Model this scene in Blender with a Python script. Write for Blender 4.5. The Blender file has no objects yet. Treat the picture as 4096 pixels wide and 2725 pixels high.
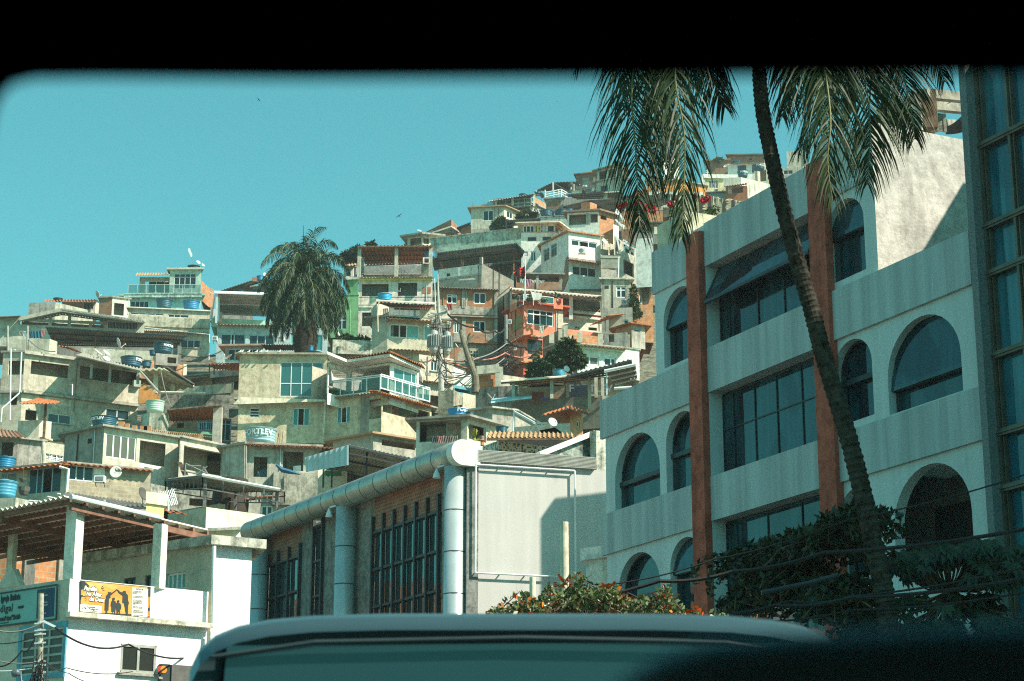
import bpy, math, random
from mathutils import Vector, Matrix
random.seed(7)
R = math.radians
sc = bpy.context.scene
col = sc.collection

# ---------------------------------------------------------------- camera
F_PX, PITCH, CX, CY = 7880.0, R(15.3), 2048.0, 1362.5
EYE = Vector((0, 0, 1.4))
cd = bpy.data.cameras.new('camera'); cam = bpy.data.objects.new('camera', cd); col.objects.link(cam)
cam.location = EYE; cam.rotation_euler = (R(90) + PITCH, 0, 0)
cd.sensor_width = 36; cd.lens = F_PX / 4096 * 36; cd.clip_start = 0.05; cd.clip_end = 6000
cd.dof.use_dof = True; cd.dof.focus_distance = 90; cd.dof.aperture_fstop = 9
sc.camera = cam
# ---------------------------------------------------------------- light
SUN_AZ, SUN_EL = R(115), R(42)
w = bpy.data.worlds.new('World'); sc.world = w; w.use_nodes = True
nt = w.node_tree; nt.nodes.clear()
sk = nt.nodes.new('ShaderNodeTexSky'); sk.sky_type = 'NISHITA'; sk.sun_disc = False
sk.sun_elevation = SUN_EL; sk.sun_rotation = SUN_AZ; sk.air_density = 1.0; sk.dust_density = 1.0; sk.ozone_density = 1.0
mx = nt.nodes.new('ShaderNodeMix'); mx.data_type = 'RGBA'; mx.blend_type = 'MULTIPLY'; mx.inputs[0].default_value = 1
mx.inputs[7].default_value = (0.26, .86, 0.67, 1)
bg = nt.nodes.new('ShaderNodeBackground'); bg.inputs[1].default_value = 0.15
wo = nt.nodes.new('ShaderNodeOutputWorld')
gm = nt.nodes.new('ShaderNodeGamma'); gm.inputs[1].default_value = 0.88; nt.links.new(sk.outputs[0], gm.inputs[0]); nt.links.new(gm.outputs[0], mx.inputs[6]); nt.links.new(mx.outputs[2], bg.inputs[0]); nt.links.new(bg.outputs[0], wo.inputs[0])
sd = bpy.data.lights.new('sun', 'SUN'); sd.energy = 4.7; sd.angle = R(0.5); sd.color = (1, .90, .76)
so = bpy.data.objects.new('sun', sd); col.objects.link(so)
S = Vector((math.sin(SUN_AZ) * math.cos(SUN_EL), math.cos(SUN_AZ) * math.cos(SUN_EL), math.sin(SUN_EL)))
so.rotation_euler = S.to_track_quat('Z', 'Y').to_euler(); so.location = (30, -20, 60)
sc.cycles.filter_width = 1.15; sc.cycles.use_denoising = False
sc.view_settings.view_transform = 'Standard'; sc.view_settings.look = 'None'
sc.view_settings.exposure = 0.85; sc.view_settings.gamma = 1

# ---------------------------------------------------------------- placing: photo crop -> ray -> real plane
_c = [0, 0, 1.0]
def crop(x, y, s): _c[:] = [x, y, s]
def ray(x, y):
    nx, ny = _c[0] + x / _c[2], _c[1] + y / _c[2]
    a, b = (nx - CX) / F_PX, (CY - ny) / F_PX
    return Vector((a, math.cos(PITCH) - b * math.sin(PITCH), math.sin(PITCH) + b * math.cos(PITCH)))
def P(x, y, d):
    v = ray(x, y); return EYE + v * (d / v.y)
def PZ(x, y, z):
    v = ray(x, y); return EYE + v * ((z - EYE.z) / v.z)
def px_m(d): return F_PX / d * 1.0          # native pixels per metre at depth d

# ---------------------------------------------------------------- materials
def newmat(name):
    m = bpy.data.materials.new(name); m.use_nodes = True
    n = m.node_tree.nodes; l = m.node_tree.links; b = n['Principled BSDF']
    return m, n, l, b
def ramp(n, l, src, stops):
    r = n.new('ShaderNodeValToRGB'); e = r.color_ramp.elements
    e[0].position, e[0].color = stops[0][0], (*stops[0][1], 1)
    e[1].position, e[1].color = stops[-1][0], (*stops[-1][1], 1)
    for p, c in stops[1:-1]:
        q = e.new(p); q.color = (*c, 1)
    l.new(src, r.inputs[0]); return r.outputs[0]
def noise(n, l, vec, scale, detail=4, rough=.6, sc3=None):
    t = n.new('ShaderNodeTexNoise'); t.inputs['Scale'].default_value = scale
    t.inputs['Detail'].default_value = detail; t.inputs['Roughness'].default_value = rough
    if sc3:
        mp = n.new('ShaderNodeMapping'); mp.inputs['Scale'].default_value = sc3; l.new(vec, mp.inputs[0]); vec = mp.outputs[0]
    l.new(vec, t.inputs[0]); return t.outputs[0]
def mixc(n, l, fac, a, b, mode='MIX'):
    m = n.new('ShaderNodeMix'); m.data_type = 'RGBA'; m.blend_type = mode
    for i, v in ((0, fac), (6, a), (7, b)):
        if hasattr(v, 'links') or hasattr(v, 'is_linked'): l.new(v, m.inputs[i])
        elif i == 0: m.inputs[0].default_value = v
        else: m.inputs[i].default_value = (*v, 1)
    return m.outputs[2]
def bump(n, l, b, src, st, dist=.03):
    u = n.new('ShaderNodeBump'); u.inputs['Strength'].default_value = st; u.inputs['Distance'].default_value = dist
    l.new(src, u.inputs['Height']); l.new(u.outputs[0], b.inputs['Normal'])
_M = {}
def plaster(c, stain=.5, rough=.9, bmp=.3, patch=None, ev=.12, sc=1.0):
    """painted or raw cement render: mottling, rain streaks, mildew, optional fallen patches"""
    k = ('pl', c, stain, bmp, patch, ev, sc)
    if k in _M: return _M[k]
    c = tuple(min(.86, x * 1.17) for x in c); m, n, l, b = newmat('plaster'); tc = n.new('ShaderNodeTexCoord'); V = tc.outputs['Object']
    d = tuple(x * (1 - ev * 2.2) for x in c); h = tuple(min(x * (1 + ev * .8), .9) for x in c)
    base = ramp(n, l, noise(n, l, V, .9 * sc, 6, .65), [(.3, d), (.5, c), (.72, h)])
    st = noise(n, l, V, 1.0, 5, .7, (2.2 * sc, 2.2 * sc, .22 * sc))
    sm = ramp(n, l, st, [(.50, (0, 0, 0)), (.68, (1, 1, 1))])
    mu = n.new('ShaderNodeMath'); mu.operation = 'MULTIPLY'; mu.inputs[1].default_value = stain; l.new(sm, mu.inputs[0])
    dark = tuple(x * .30 for x in (c[0] * .95, c[1], c[2] * .95))
    o = mixc(n, l, mu.outputs[0], base, dark)
    fn = noise(n, l, V, 14 * sc, 3, .6)
    f = ramp(n, l, fn, [(.35, (.86, .86, .86)), (.65, (1, 1, 1))]); o = mixc(n, l, 1.0, o, f, 'MULTIPLY')
    mdn = ramp(n, l, noise(n, l, V, 2.6 * sc, 5, .75), [(.36, (1 - ev * 2, 1 - ev * 2, 1 - ev * 2)), (.56, (1.10, 1.10, 1.10))]); o = mixc(n, l, 1.0, o, mdn, 'MULTIPLY')
    if patch:
        pn = noise(n, l, V, .8, 7, .62); pm = ramp(n, l, pn, [(patch[1], (0, 0, 0)), (patch[1] + .02, (1, 1, 1))]); o = mixc(n, l, pm, o, patch[0])
    l.new(o, b.inputs['Base Color']); b.inputs['Roughness'].default_value = rough; b.inputs['Specular IOR Level'].default_value = .2
    if bmp: bump(n, l, b, noise(n, l, V, (4 if bmp > .6 else 9) * sc, 5, .7), bmp * .6, .05)
    _M[k] = m; return m
def brick(c1=(.52, .20, .09), c2=(.40, .15, .07), mortar=(.30, .27, .22), bw=.32, bh=.21, smear=.45):
    k = ('br', c1, c2, mortar, bw, smear)
    if k in _M: return _M[k]
    m, n, l, b = newmat('hollow_brick'); tc = n.new('ShaderNodeTexCoord')
    t = n.new('ShaderNodeTexBrick'); l.new(tc.outputs['UV'], t.inputs[0])
    t.inputs['Color1'].default_value = (*c1, 1); t.inputs['Color2'].default_value = (*c2, 1); t.inputs['Mortar'].default_value = (*mortar, 1)
    t.inputs['Scale'].default_value = 1; t.inputs['Brick Width'].default_value = bw; t.inputs['Row Height'].default_value = bh
    t.inputs['Mortar Size'].default_value = .018; t.inputs['Bias'].default_value = -.2
    v = noise(n, l, tc.outputs['Object'], 2.2, 5, .7); g = ramp(n, l, v, [(.3, (.55, .55, .55)), (.7, (1.15, 1.1, 1.05))])
    o = mixc(n, l, 1, t.outputs[0], g, 'MULTIPLY')
    s = ramp(n, l, noise(n, l, tc.outputs['Object'], .8, 6, .7), [(.56, (0, 0, 0)), (.64, (smear, smear, smear))])
    o = mixc(n, l, s, o, (.27, .26, .22))
    l.new(o, b.inputs['Base Color']); b.inputs['Roughness'].default_value = .9; b.inputs['Specular IOR Level'].default_value = .15
    bump(n, l, b, t.outputs['Fac'], -.5, .02); _M[k] = m; return m
def plain(name, c, rough=.6, metal=0, var=.15, scale=3, spec=.4):
    k = ('p', name, c, rough, metal)
    if k in _M: return _M[k]
    m, n, l, b = newmat(name); tc = n.new('ShaderNodeTexCoord')
    a = ramp(n, l, noise(n, l, tc.outputs['Object'], scale, 5, .65), [(.32, tuple(x * (1 - 2 * var) for x in c)), (.65, tuple(min(1, x * (1 + var)) for x in c))])
    l.new(a, b.inputs['Base Color']); b.inputs['Roughness'].default_value = rough; b.inputs['Metallic'].default_value = metal
    b.inputs['Specular IOR Level'].default_value = spec; _M[k] = m; return m
def glass(name='window_glass', c=(.012, .03, .035), rough=.06, spec=.34, wob=.0):
    k = ('g', name, c, rough, spec)
    if k in _M: return _M[k]
    m, n, l, b = newmat(name); b.inputs['Base Color'].default_value = (*c, 1); b.inputs['Roughness'].default_value = rough
    b.inputs['Specular IOR Level'].default_value = spec; b.inputs['IOR'].default_value = 1.6
    if wob:
        tc = n.new('ShaderNodeTexCoord'); bump(n, l, b, noise(n, l, tc.outputs['Object'], 1.2, 2, .5), wob, .05)
    _M[k] = m; return m
def glass_varied(name, c1, c2, rough, spec, sc3=(.9, .9, .45)):
    m, n, l, b = newmat(name); tc = n.new('ShaderNodeTexCoord'); V = tc.outputs['Object']
    f = ramp(n, l, noise(n, l, V, 1.0, 2, .4, sc3), [(.46, (0, 0, 0)), (.50, (1, 1, 1))]); a = mixc(n, l, f, c1, c2)
    g2 = ramp(n, l, noise(n, l, V, 1.0, 2, .5, (7, 7, .3)), [(.4, (.75, .75, .75)), (.6, (1.15, 1.15, 1.15))]); a = mixc(n, l, 1, a, g2, 'MULTIPLY')
    l.new(a, b.inputs['Base Color']); b.inputs['Roughness'].default_value = rough; b.inputs['Specular IOR Level'].default_value = spec; b.inputs['IOR'].default_value = 1.6
    bump(n, l, b, noise(n, l, V, 1.3, 2, .5), .05, .05); return m
def see_through(name, c, alpha):
    k = ('st', name)
    if k in _M: return _M[k]
    m, n, l, b = newmat(name); b.inputs['Base Color'].default_value = (*c, 1); b.inputs['Alpha'].default_value = alpha
    b.inputs['Roughness'].default_value = .05; b.inputs['Specular IOR Level'].default_value = .7; _M[k] = m; return m

ROOMW = plaster((.42, .38, .30), .3)
def facade(c, streak=.12, drip=.10):
    m, n, l, b = newmat('painted_facade'); tc = n.new('ShaderNodeTexCoord'); V = tc.outputs['Object']
    a = ramp(n, l, noise(n, l, V, .5, 3, .5), [(.35, tuple(x * .95 for x in c)), (.65, tuple(x * 1.03 for x in c))])
    s1 = ramp(n, l, noise(n, l, V, 1.0, 4, .6, (3.2, 3.2, .16)), [(.38, (1 - streak,) * 3), (.62, (1.04,) * 3)]); o = mixc(n, l, 1.0, a, s1, 'MULTIPLY')
    s2 = ramp(n, l, noise(n, l, V, 1.0, 3, .5, (5.0, 5.0, .45)), [(.66, (0, 0, 0)), (.74, (drip * 5,) * 3)]); o = mixc(n, l, s2, o, tuple(min(.85, x * 1.25) for x in c))
    s3 = ramp(n, l, noise(n, l, V, 1.0, 6, .7, (1.1, 1.1, .5)), [(.62, (0, 0, 0)), (.75, (.45, .45, .45))]); o = mixc(n, l, s3, o, tuple(x * .62 for x in c))
    l.new(o, b.inputs['Base Color']); b.inputs['Roughness'].default_value = .85; b.inputs['Specular IOR Level'].default_value = .2; bump(n, l, b, noise(n, l, V, 12, 4, .6), .12, .02); return m
WHITE = plaster((.72, .71, .64), .35); CREAM = plaster((.62, .57, .44), .45); GREYP = plaster((.38, .355, .30), .6)
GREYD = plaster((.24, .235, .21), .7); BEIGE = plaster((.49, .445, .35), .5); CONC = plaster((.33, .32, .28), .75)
MINT = plaster((.30, .52, .42), .3); TURQ = plaster((.36, .60, .56), .3); GREEN = plaster((.16, .34, .17), .3)
PINKP = plaster((.66, .58, .53), .6, ev=.16); REDP = plaster((.50, .13, .075), .35); ROUGH = plaster((.42, .40, .32), .4, bmp=1.0, ev=.2)
ORANGE = plaster((.60, .26, .08), .2); OCHRE = plaster((.62, .50, .28), .4, bmp=.9); YEL = plaster((.66, .60, .25), .3)
MOSS = plaster((.50, .50, .42), .95, ev=.25); BRICK = brick(); BRICK2 = brick((.60, .27, .12), (.48, .20, .09), (.42, .36, .27), smear=.25)
BRICKG = brick((.38, .19, .11), (.30, .15, .09), (.28, .25, .21), smear=.8)
TILE = plain('clay_tile', (.42, .15, .06), .85, 0, .3, 2.5, .2); TILEY = plain('weathered_tile', (.42, .27, .14), .9, 0, .3, 2, .2)
ASB = plain('fibre_cement', (.30, .29, .25), .9, 0, .3, 1.2, .2); ZINC = plain('zinc_sheet', (.42, .42, .40), .5, .3, .2, 1)
DARKROOF = plain('dark_sheet', (.10, .10, .09), .8, 0, .3, 1); ALU = plain('aluminium', (.62, .66, .66), .4, .2, .05)
WFR = plain('white_frame', (.72, .76, .76), .5, 0, .05); STEEL = plain('dark_steel', (.035, .045, .055), .5, .2, .2)
RUST = plain('rusty_steel', (.22, .10, .05), .8, 0, .4, 5); GLASS = glass(); DARK = plain('dark_opening_paint', (.02, .02, .02), .9, 0, .1)  # DARK paints the shade of openings onto solid panels
BLUET = plain('blue_plastic', (.02, .21, .40), .45, 0, .12, 1.5); BLUED = plain('dark_blue_plastic', (.018, .10, .15), .45, 0, .15, 1.5)
GBARR = see_through('balustrade_glass', (.05, .20, .18), .38); WOOD = plain('old_wood', (.16, .10, .06), .85, 0, .4, 4)
CURT = plain('curtain_cloth', (.40, .42, .40), .9, 0, .1, 3); CURTT = plain('teal_curtain', (.16, .46, .43), .8, 0, .1, 2)
WIRE = plain('black_cable', (.015, .015, .015), .7, 0, .1); WIREL = plain('grey_cable', (.22, .22, .20), .7, 0, .1)

VRND = random.Random(5); BANDM = plaster((.33, .31, .26), .8, ev=.18)
VAR = {BEIGE: [BEIGE, plaster((.55, .52, .43), .5), plaster((.42, .39, .32), .6), plaster((.50, .45, .36), .55, patch=((.42, .20, .10), .66))],
       GREYP: [GREYP, plaster((.34, .33, .29), .75, ev=.18), plaster((.44, .41, .35), .65), plaster((.38, .355, .30), .6, patch=((.40, .19, .10), .64), ev=.18)],
       CREAM: [CREAM, plaster((.68, .65, .55), .4), plaster((.58, .54, .44), .6, ev=.16)]}
# ---------------------------------------------------------------- mesh builder
ORG = {}
class MB:
    def __init__(s): s.v = []; s.f = []
    def add(s, vs, fs):
        o = len(s.v); s.v += [Vector(v) for v in vs]; s.f += [tuple(i + o for i in f) for f in fs]; return s
    def quad(s, a, b, c, d): return s.add([a, b, c, d], [(0, 1, 2, 3)])
    def prism(s, poly, off):
        """closed solid: polygon swept by vector off"""
        n = len(poly); off = Vector(off); top = [Vector(p) + off for p in poly]
        return s.add(list(poly) + top, [tuple(range(n)), tuple(range(2 * n - 1, n - 1, -1))] + [(i, i + n, (i + 1) % n + n, (i + 1) % n) for i in range(n)])
    def bar(s, a, b, w, h=None, up=(0, 0, 1)):
        a, b = Vector(a), Vector(b); h = h or w; t = (b - a).normalized(); up = Vector(up)
        x = t.cross(up)
        if x.length < .05: x = t.cross(Vector((0, 1, 0)))
        x.normalize(); y = x.cross(t).normalized(); x *= w / 2; y *= h / 2
        return s.prism([a - x - y, a + x - y, a + x + y, a - x + y], b - a)
    def tube(s, pts, rad, n=6, cap=True):
        pts = [Vector(p) for p in pts]; m = len(pts); rr = rad if isinstance(rad, (list, tuple)) else [rad] * m
        o = len(s.v); prev = None
        for i, p in enumerate(pts):
            t = (pts[min(i + 1, m - 1)] - pts[max(i - 1, 0)]).normalized()
            x = prev - t * prev.dot(t) if prev else t.cross(Vector((0, 0, 1)) if abs(t.z) < .9 else Vector((0, 1, 0)))
            x.normalize(); prev = x; y = t.cross(x)
            for k in range(n):
                a = 2 * math.pi * k / n; s.v.append(p + (x * math.cos(a) + y * math.sin(a)) * rr[i])
        for i in range(m - 1):
            for k in range(n):
                k2 = (k + 1) % n; s.f.append((o + i * n + k, o + i * n + k2, o + (i + 1) * n + k2, o + (i + 1) * n + k))
        if cap: s.f.append(tuple(o + k for k in range(n - 1, -1, -1))); s.f.append(tuple(o + (m - 1) * n + k for k in range(n)))
        return s
    def lathe(s, c, prof, n=20):
        c = Vector(c); o = len(s.v); m = len(prof)
        for r, z in prof:
            for k in range(n):
                a = 2 * math.pi * k / n; s.v.append(c + Vector((r * math.cos(a), r * math.sin(a), z)))
        for i in range(m - 1):
            for k in range(n):
                k2 = (k + 1) % n; s.f.append((o + i * n + k, o + i * n + k2, o + (i + 1) * n + k2, o + (i + 1) * n + k))
        s.f.append(tuple(o + (m - 1) * n + k for k in range(n))); s.f.append(tuple(o + k for k in range(n - 1, -1, -1))); return s
    def build(s, name, mat, parent=None, smooth=False, org=None, label=None):
        if not s.v: return None
        if parent is not None: o = ORG[parent.name]
        else:
            xs = [v.x for v in s.v]; ys = [v.y for v in s.v]; zs = [v.z for v in s.v]
            o = Vector(org) if org is not None else Vector(((min(xs) + max(xs)) / 2, (min(ys) + max(ys)) / 2, min(zs)))
        me = bpy.data.meshes.new(name); me.from_pydata([v - o for v in s.v], [], s.f)
        uv = me.uv_layers.new(name='UVMap')
        vs = me.vertices
        for p in me.polygons:
            nn = p.normal
            if abs(nn.z) > .7: tx, ty = Vector((1, 0, 0)), Vector((0, 1, 0))
            else:
                tx = Vector((-nn.y, nn.x, 0)).normalized(); ty = Vector((0, 0, 1))
            for li in p.loop_indices:
                q = vs[me.loops[li].vertex_index].co; uv.data[li].uv = (q.dot(tx), q.dot(ty))
            p.use_smooth = smooth
        me.materials.append(mat)
        ob = bpy.data.objects.new(name, me); col.objects.link(ob)
        if parent is not None: ob.parent = parent
        else: ob.location = o
        ORG[ob.name] = o
        if label: ob['label'] = label
        return ob
def tag(o, label=None, cat=None, group=None, kind=None):
    if label: o['label'] = label
    if cat: o['category'] = cat
    if group: o['group'] = group
    if kind: o['kind'] = kind
    return o
def empty(name, loc, label, cat, group=None):
    o = bpy.data.objects.new(name, None); col.objects.link(o); o.location = loc; o.empty_display_size = .3
    ORG[o.name] = Vector(loc); return tag(o, label, cat, group)
def text(name, body, mat, parent, o, u, n, size, depth=.012, shear=0, sx=1.0, bold=0, spacing=1.0, cyl=None, align='LEFT', bend=None):
    """lettering as real thin mesh: o start of baseline, u reading direction, n outward"""
    cu = bpy.data.curves.new(name, 'FONT'); cu.body = body; cu.size = size; cu.extrude = depth; cu.offset = bold
    cu.space_character = spacing; cu.shear = shear; cu.resolution_u = 2; cu.align_x = align
    t = bpy.data.objects.new(name + '_tmp', cu); col.objects.link(t)
    dg = bpy.context.evaluated_depsgraph_get(); me = bpy.data.meshes.new_from_object(t.evaluated_get(dg)); me.name = name
    col.objects.unlink(t); bpy.data.objects.remove(t); bpy.data.curves.remove(cu)
    o = Vector(o); u = Vector(u).normalized(); n = Vector(n).normalized(); up = Vector((0, 0, 1)); po = ORG[parent.name]
    for v in me.vertices:
        x, y, z = v.co.x * sx, v.co.y, v.co.z
        if cyl:                                  # wrap round a vertical axis: cyl = (centre, radius, start angle)
            c, r, a0 = cyl; a = a0 + x / r; q = Vector(c) + Vector((math.cos(a), math.sin(a), 0)) * (r + z) + up * y
        else: q = o + u * x + up * y + n * z
        v.co = q - po
    me.materials.clear(); me.materials.append(mat)
    ob = bpy.data.objects.new(name, me); col.objects.link(ob); ob.parent = parent; ORG[ob.name] = po; return ob

# ---------------------------------------------------------------- walls
class Face:
    def __init__(s, A, B, az=None):
        s.A = Vector((A[0], A[1], 0)); B = Vector((B[0], B[1], 0)); s.L = (B - s.A).length; s.u = (B - s.A).normalized()
        s.n = Vector((s.u.y, -s.u.x, 0))
        if s.n.dot(Vector((EYE.x, EYE.y, 0)) - s.A) < 0: s.n = -s.n; 
    def sz(s, x, y, o=0):
        v = ray(x, y); q = s.A + s.n * o; t = (q - EYE).dot(s.n) / v.dot(s.n); p = EYE + v * t; return (p - s.A).dot(s.u), p.z
    def p(s, a, z, o=0): return s.A + s.u * a + s.n * o + Vector((0, 0, z))
    def box(s, mb, s0, s1, z0, z1, o0, o1):
        return mb.prism([s.p(s0, z0, o0), s.p(s1, z0, o0), s.p(s1, z1, o0), s.p(s0, z1, o0)], s.n * (o1 - o0))
    def rect(s, x0, y0, x1, y1, o=0):
        a, z1 = s.sz(x0, y0, o); b, z0 = s.sz(x1, y1, o); return min(a, b), max(a, b), min(z0, z1), max(z0, z1)
def wall_mb(mb, face, s0, s1, z0, z1, holes, rev=.18, zt=None):
    """wall with real openings; holes = (a,b,lo,top) top = number or function; zt(s) optional sloping top"""
    top = zt or (lambda s: z1); br = {s0, s1}
    for a, b, lo, tp in holes:
        br |= {max(s0, a), min(s1, b)}
        if callable(tp): br |= {a + (b - a) * (1 - math.cos(math.pi * k / 16)) / 2 for k in range(17)}
    br = sorted(x for x in br if s0 - 1e-6 <= x <= s1 + 1e-6)
    for a, b in zip(br, br[1:]):
        if b - a < 1e-5: continue
        m = (a + b) / 2; cur = [(z0, z0)]; H = sorted([h for h in holes if h[0] < m < h[1]], key=lambda h: h[2])
        lo = (z0, z0)
        for h in H:
            t = h[3]; ta, tb = (t(a), t(b)) if callable(t) else (t, t)
            if h[2] > lo[0] + 1e-4: mb.quad(face.p(a, lo[0]), face.p(b, lo[1]), face.p(b, h[2]), face.p(a, h[2]))
            if rev:
                mb.quad(face.p(a, ta), face.p(b, tb), face.p(b, tb, -rev), face.p(a, ta, -rev))
                mb.quad(face.p(a, h[2]), face.p(b, h[2]), face.p(b, h[2], -rev), face.p(a, h[2], -rev))
            lo = (ta, tb)
        mb.quad(face.p(a, lo[0]), face.p(b, lo[1]), face.p(b, top(b)), face.p(a, top(a)))
    if rev:
        for a, b, lo, tp in holes:
            for x in (a, b):
                t = tp(x) if callable(tp) else tp
                if t > lo: mb.quad(face.p(x, lo), face.p(x, t), face.p(x, t, -rev), face.p(x, lo, -rev))
def bars_grid(mb, face, s0, s1, z0, z1, o, w, xs=(), zs=(), dep=.05):
    """frame with mullions: xs, zs are fractions"""
    for a in (s0, *[s0 + (s1 - s0) * x for x in xs], s1): face.box(mb, a - w / 2, a + w / 2, z0, z1, o, o + dep)
    for z in (z0, *[z0 + (z1 - z0) * x for x in zs], z1): face.box(mb, s0, s1, z - w / 2, z + w / 2, o + .004, o + dep - .004)

def sheet(mb, a, b, c, d, period=.18, amp=.035, th=.012, nmax=400):
    """corrugated sheet: a-b along the ridges' repeat, a-d along the flutes"""
    a, b, c, d = map(Vector, (a, b, c, d)); L = (b - a).length; n = max(2, min(nmax, int(L / period * 4)))
    nr = (b - a).cross(d - a).normalized()
    if nr.z < 0: nr = -nr
    vs = []; k = max(1, round(L / period))
    for off in (0, -th):
        for i in range(n + 1):
            t = i / n; h = math.sin(2 * math.pi * k * t) * amp + off
            vs += [a.lerp(b, t) + nr * h, d.lerp(c, t) + nr * h]
    N = 2 * (n + 1); fs = []
    for i in range(n):
        j = 2 * i; fs += [(j, j + 2, j + 3, j + 1), (j + N, j + 1 + N, j + 3 + N, j + 2 + N), (j, j + N, j + 2 + N, j + 2), (j + 1, j + 3, j + 3 + N, j + 1 + N)]
    fs += [(0, 1, 1 + N, N), (2 * n, 2 * n + N, 2 * n + 1 + N, 2 * n + 1)]
    return mb.add(vs, fs)

class House:
    """walls rise from a footprint traced at roof height; every opening is a real hole"""
    def __init__(s, name, label, cat, tops, d, ybot, mat, ci=0, back=5, group=None, mats=None, zb=None, root=None):
        if mat in VAR: mat = VRND.choice(VAR[mat])
        s.z1 = P(*tops[ci], d).z; s.pts = [PZ(x, y, s.z1) for x, y in tops]; s.d = d; s.mat = mat
        s.z0 = P(tops[ci][0], ybot, d).z if zb is None else zb
        s.faces = [Face(s.pts[i], s.pts[i + 1]) for i in range(len(s.pts) - 1)]; s.holes = [[] for _ in s.faces]; s.zt = [None] * len(s.faces)
        def rad(p, k):
            q = Vector((p.x, p.y, 0)).normalized(); q = Vector((q.x + k, q.y, 0)).normalized(); return q * back
        s.bk = [s.pts[-1] + rad(s.pts[-1], -.10), s.pts[0] + rad(s.pts[0], .10)]
        c = sum(s.pts, Vector()) / len(s.pts); s.root = root or empty(name, (c.x, c.y, s.z0), label, cat, group); s.mats = mats or {}; s.roofed = False; s.floors = []
    def hole(s, i, x0, y0, x1, y1, arch=None):
        r = s.faces[i].rect(x0, y0, x1, y1); s.holes[i].append((*r[:3], r[3]))
        if not arch:
            f = s.faces[i]; m = MB(); f.box(m, max(r[0] - 1.2, .1), min(r[1] + 1.2, f.L - .1), r[2] - .3, r[3] + .3, -1.55, -1.5); m.build('room_wall', ROOMW, s.root)
        return r
    def win(s, i, x0, y0, x1, y1, xs=(.5,), zs=(), frame=WFR, pane=GLASS, sill=False, open_=None, cur=None, fw=.06, rec=.12, bars=0, name='window'):
        r = s.hole(i, x0, y0, x1, y1, 1); f = s.faces[i]; m = MB(); bars_grid(m, f, r[0] + fw / 2, r[1] - fw / 2, r[2] + fw / 2, r[3] - fw / 2, -rec, fw, xs, zs, .06)
        w = m.build(name, frame, s.root)
        g = MB(); cuts = [0, *xs, 1]
        for k in range(len(cuts) - 1):
            if open_ is not None and k in (open_ if isinstance(open_, (list, tuple)) else (open_,)): continue
            a = r[0] + (r[1] - r[0]) * cuts[k]; b = r[0] + (r[1] - r[0]) * cuts[k + 1]; f.box(g, a + .01, b - .01, r[2] + .02, r[3] - .02, -rec + .02, -rec + .03)
        g.build('pane', pane, w)
        if cur:
            for (a, b, cm) in cur:
                c = MB(); A = r[0] + (r[1] - r[0]) * a; B = r[0] + (r[1] - r[0]) * b; n = 14; pv = None
                for k in range(n + 1):
                    q = A + (B - A) * k / n; o = -rec - .10 - .05 * (k % 2)
                    if pv: c.quad(f.p(pv[0], r[2], pv[1]), f.p(q, r[2], o), f.p(q, r[3] - .03, o), f.p(pv[0], r[3] - .03, pv[1]))
                    pv = (q, o)
                c.build('curtain', cm, w)
        if sill:
            q = MB(); f.box(q, r[0] - .08, r[1] + .08, r[2] - .08, r[2] - .01, -.01, .10); q.build('sill', CONC, w)
        if bars:
            q = MB()
            for k in range(bars + 1):
                a = r[0] + (r[1] - r[0]) * k / bars; f.box(q, a - .012, a + .012, r[2], r[3], -.03, -.005)
            q.build('window_bars', frame, w)
        return w, r
    def box(s, i, x0, y0, x1, y1, o0, o1, name, mat, parent=None):
        f = s.faces[i]; r = f.rect(x0, y0, x1, y1, max(o0, o1)); m = MB(); f.box(m, *r, o0, o1); return m.build(name, mat, parent or s.root)
    def offs(s, out):
        n = len(s.pts); res = []
        for k, p in enumerate(s.pts):
            v = Vector()
            if k > 0: v += s.faces[k - 1].n
            if k < n - 1: v += s.faces[k].n
            q = v.normalized(); c = max(.5, max(q.dot(g.n) for g in s.faces[max(0, k - 1):k + 1])); r = p + q * (out / c)
            if k == 0: r -= s.faces[0].u * out
            if k == n - 1: r += s.faces[-1].u * out
            res.append(r)
        return res
    def slab(s, out=.3, th=.15, z=None, mat=None, name='roof_slab', dz=0):
        z = s.z1 if z is None else z; q = s.offs(out); poly = [Vector((p.x, p.y, z + dz)) for p in q + s.bk]; m = MB().prism(poly, (0, 0, th))
        s.roofed = True; return m.build(name, mat or CONC, s.root)
    def floor(s, i, x, y, th=.12):
        z = s.faces[i].sz(x, y)[1] - th - .012; s.floors.append((z, th)); return z
    def roof(s, mat=TILE, out=.4, drop=.25, rise=0, period=.22, name='roof', th=.03):
        """mono-pitch sheet: front edge over the face 0..-1, rises to the back"""
        q = s.offs(out); a, b = q[0], q[-1]; c, d = s.bk; up = Vector((0, 0, rise)); m = MB()
        sheet(m, a + Vector((0, 0, .02)), b + Vector((0, 0, .02)), c + up, d + up, period, .045, th); s.roofed = True; return m.build(name, mat, s.root)
    def eave(s, i, x0, y0, x1, y1, out=.6, drop=.3, mat=TILE, period=.22, name='eave', a0=0, th=.03):
        """short tiled strip sloping out from the wall; pixels give its lower front edge"""
        f = s.faces[i]; sa, za = f.sz(x0, y0, out); sb, zb = f.sz(x1, y1, out); z = (za + zb) / 2; m = MB()
        sheet(m, f.p(sa, z, out), f.p(sb, z, out), f.p(sb, z + drop, a0), f.p(sa, z + drop, a0), period, .05, th); return m.build(name, mat, s.root)
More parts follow.
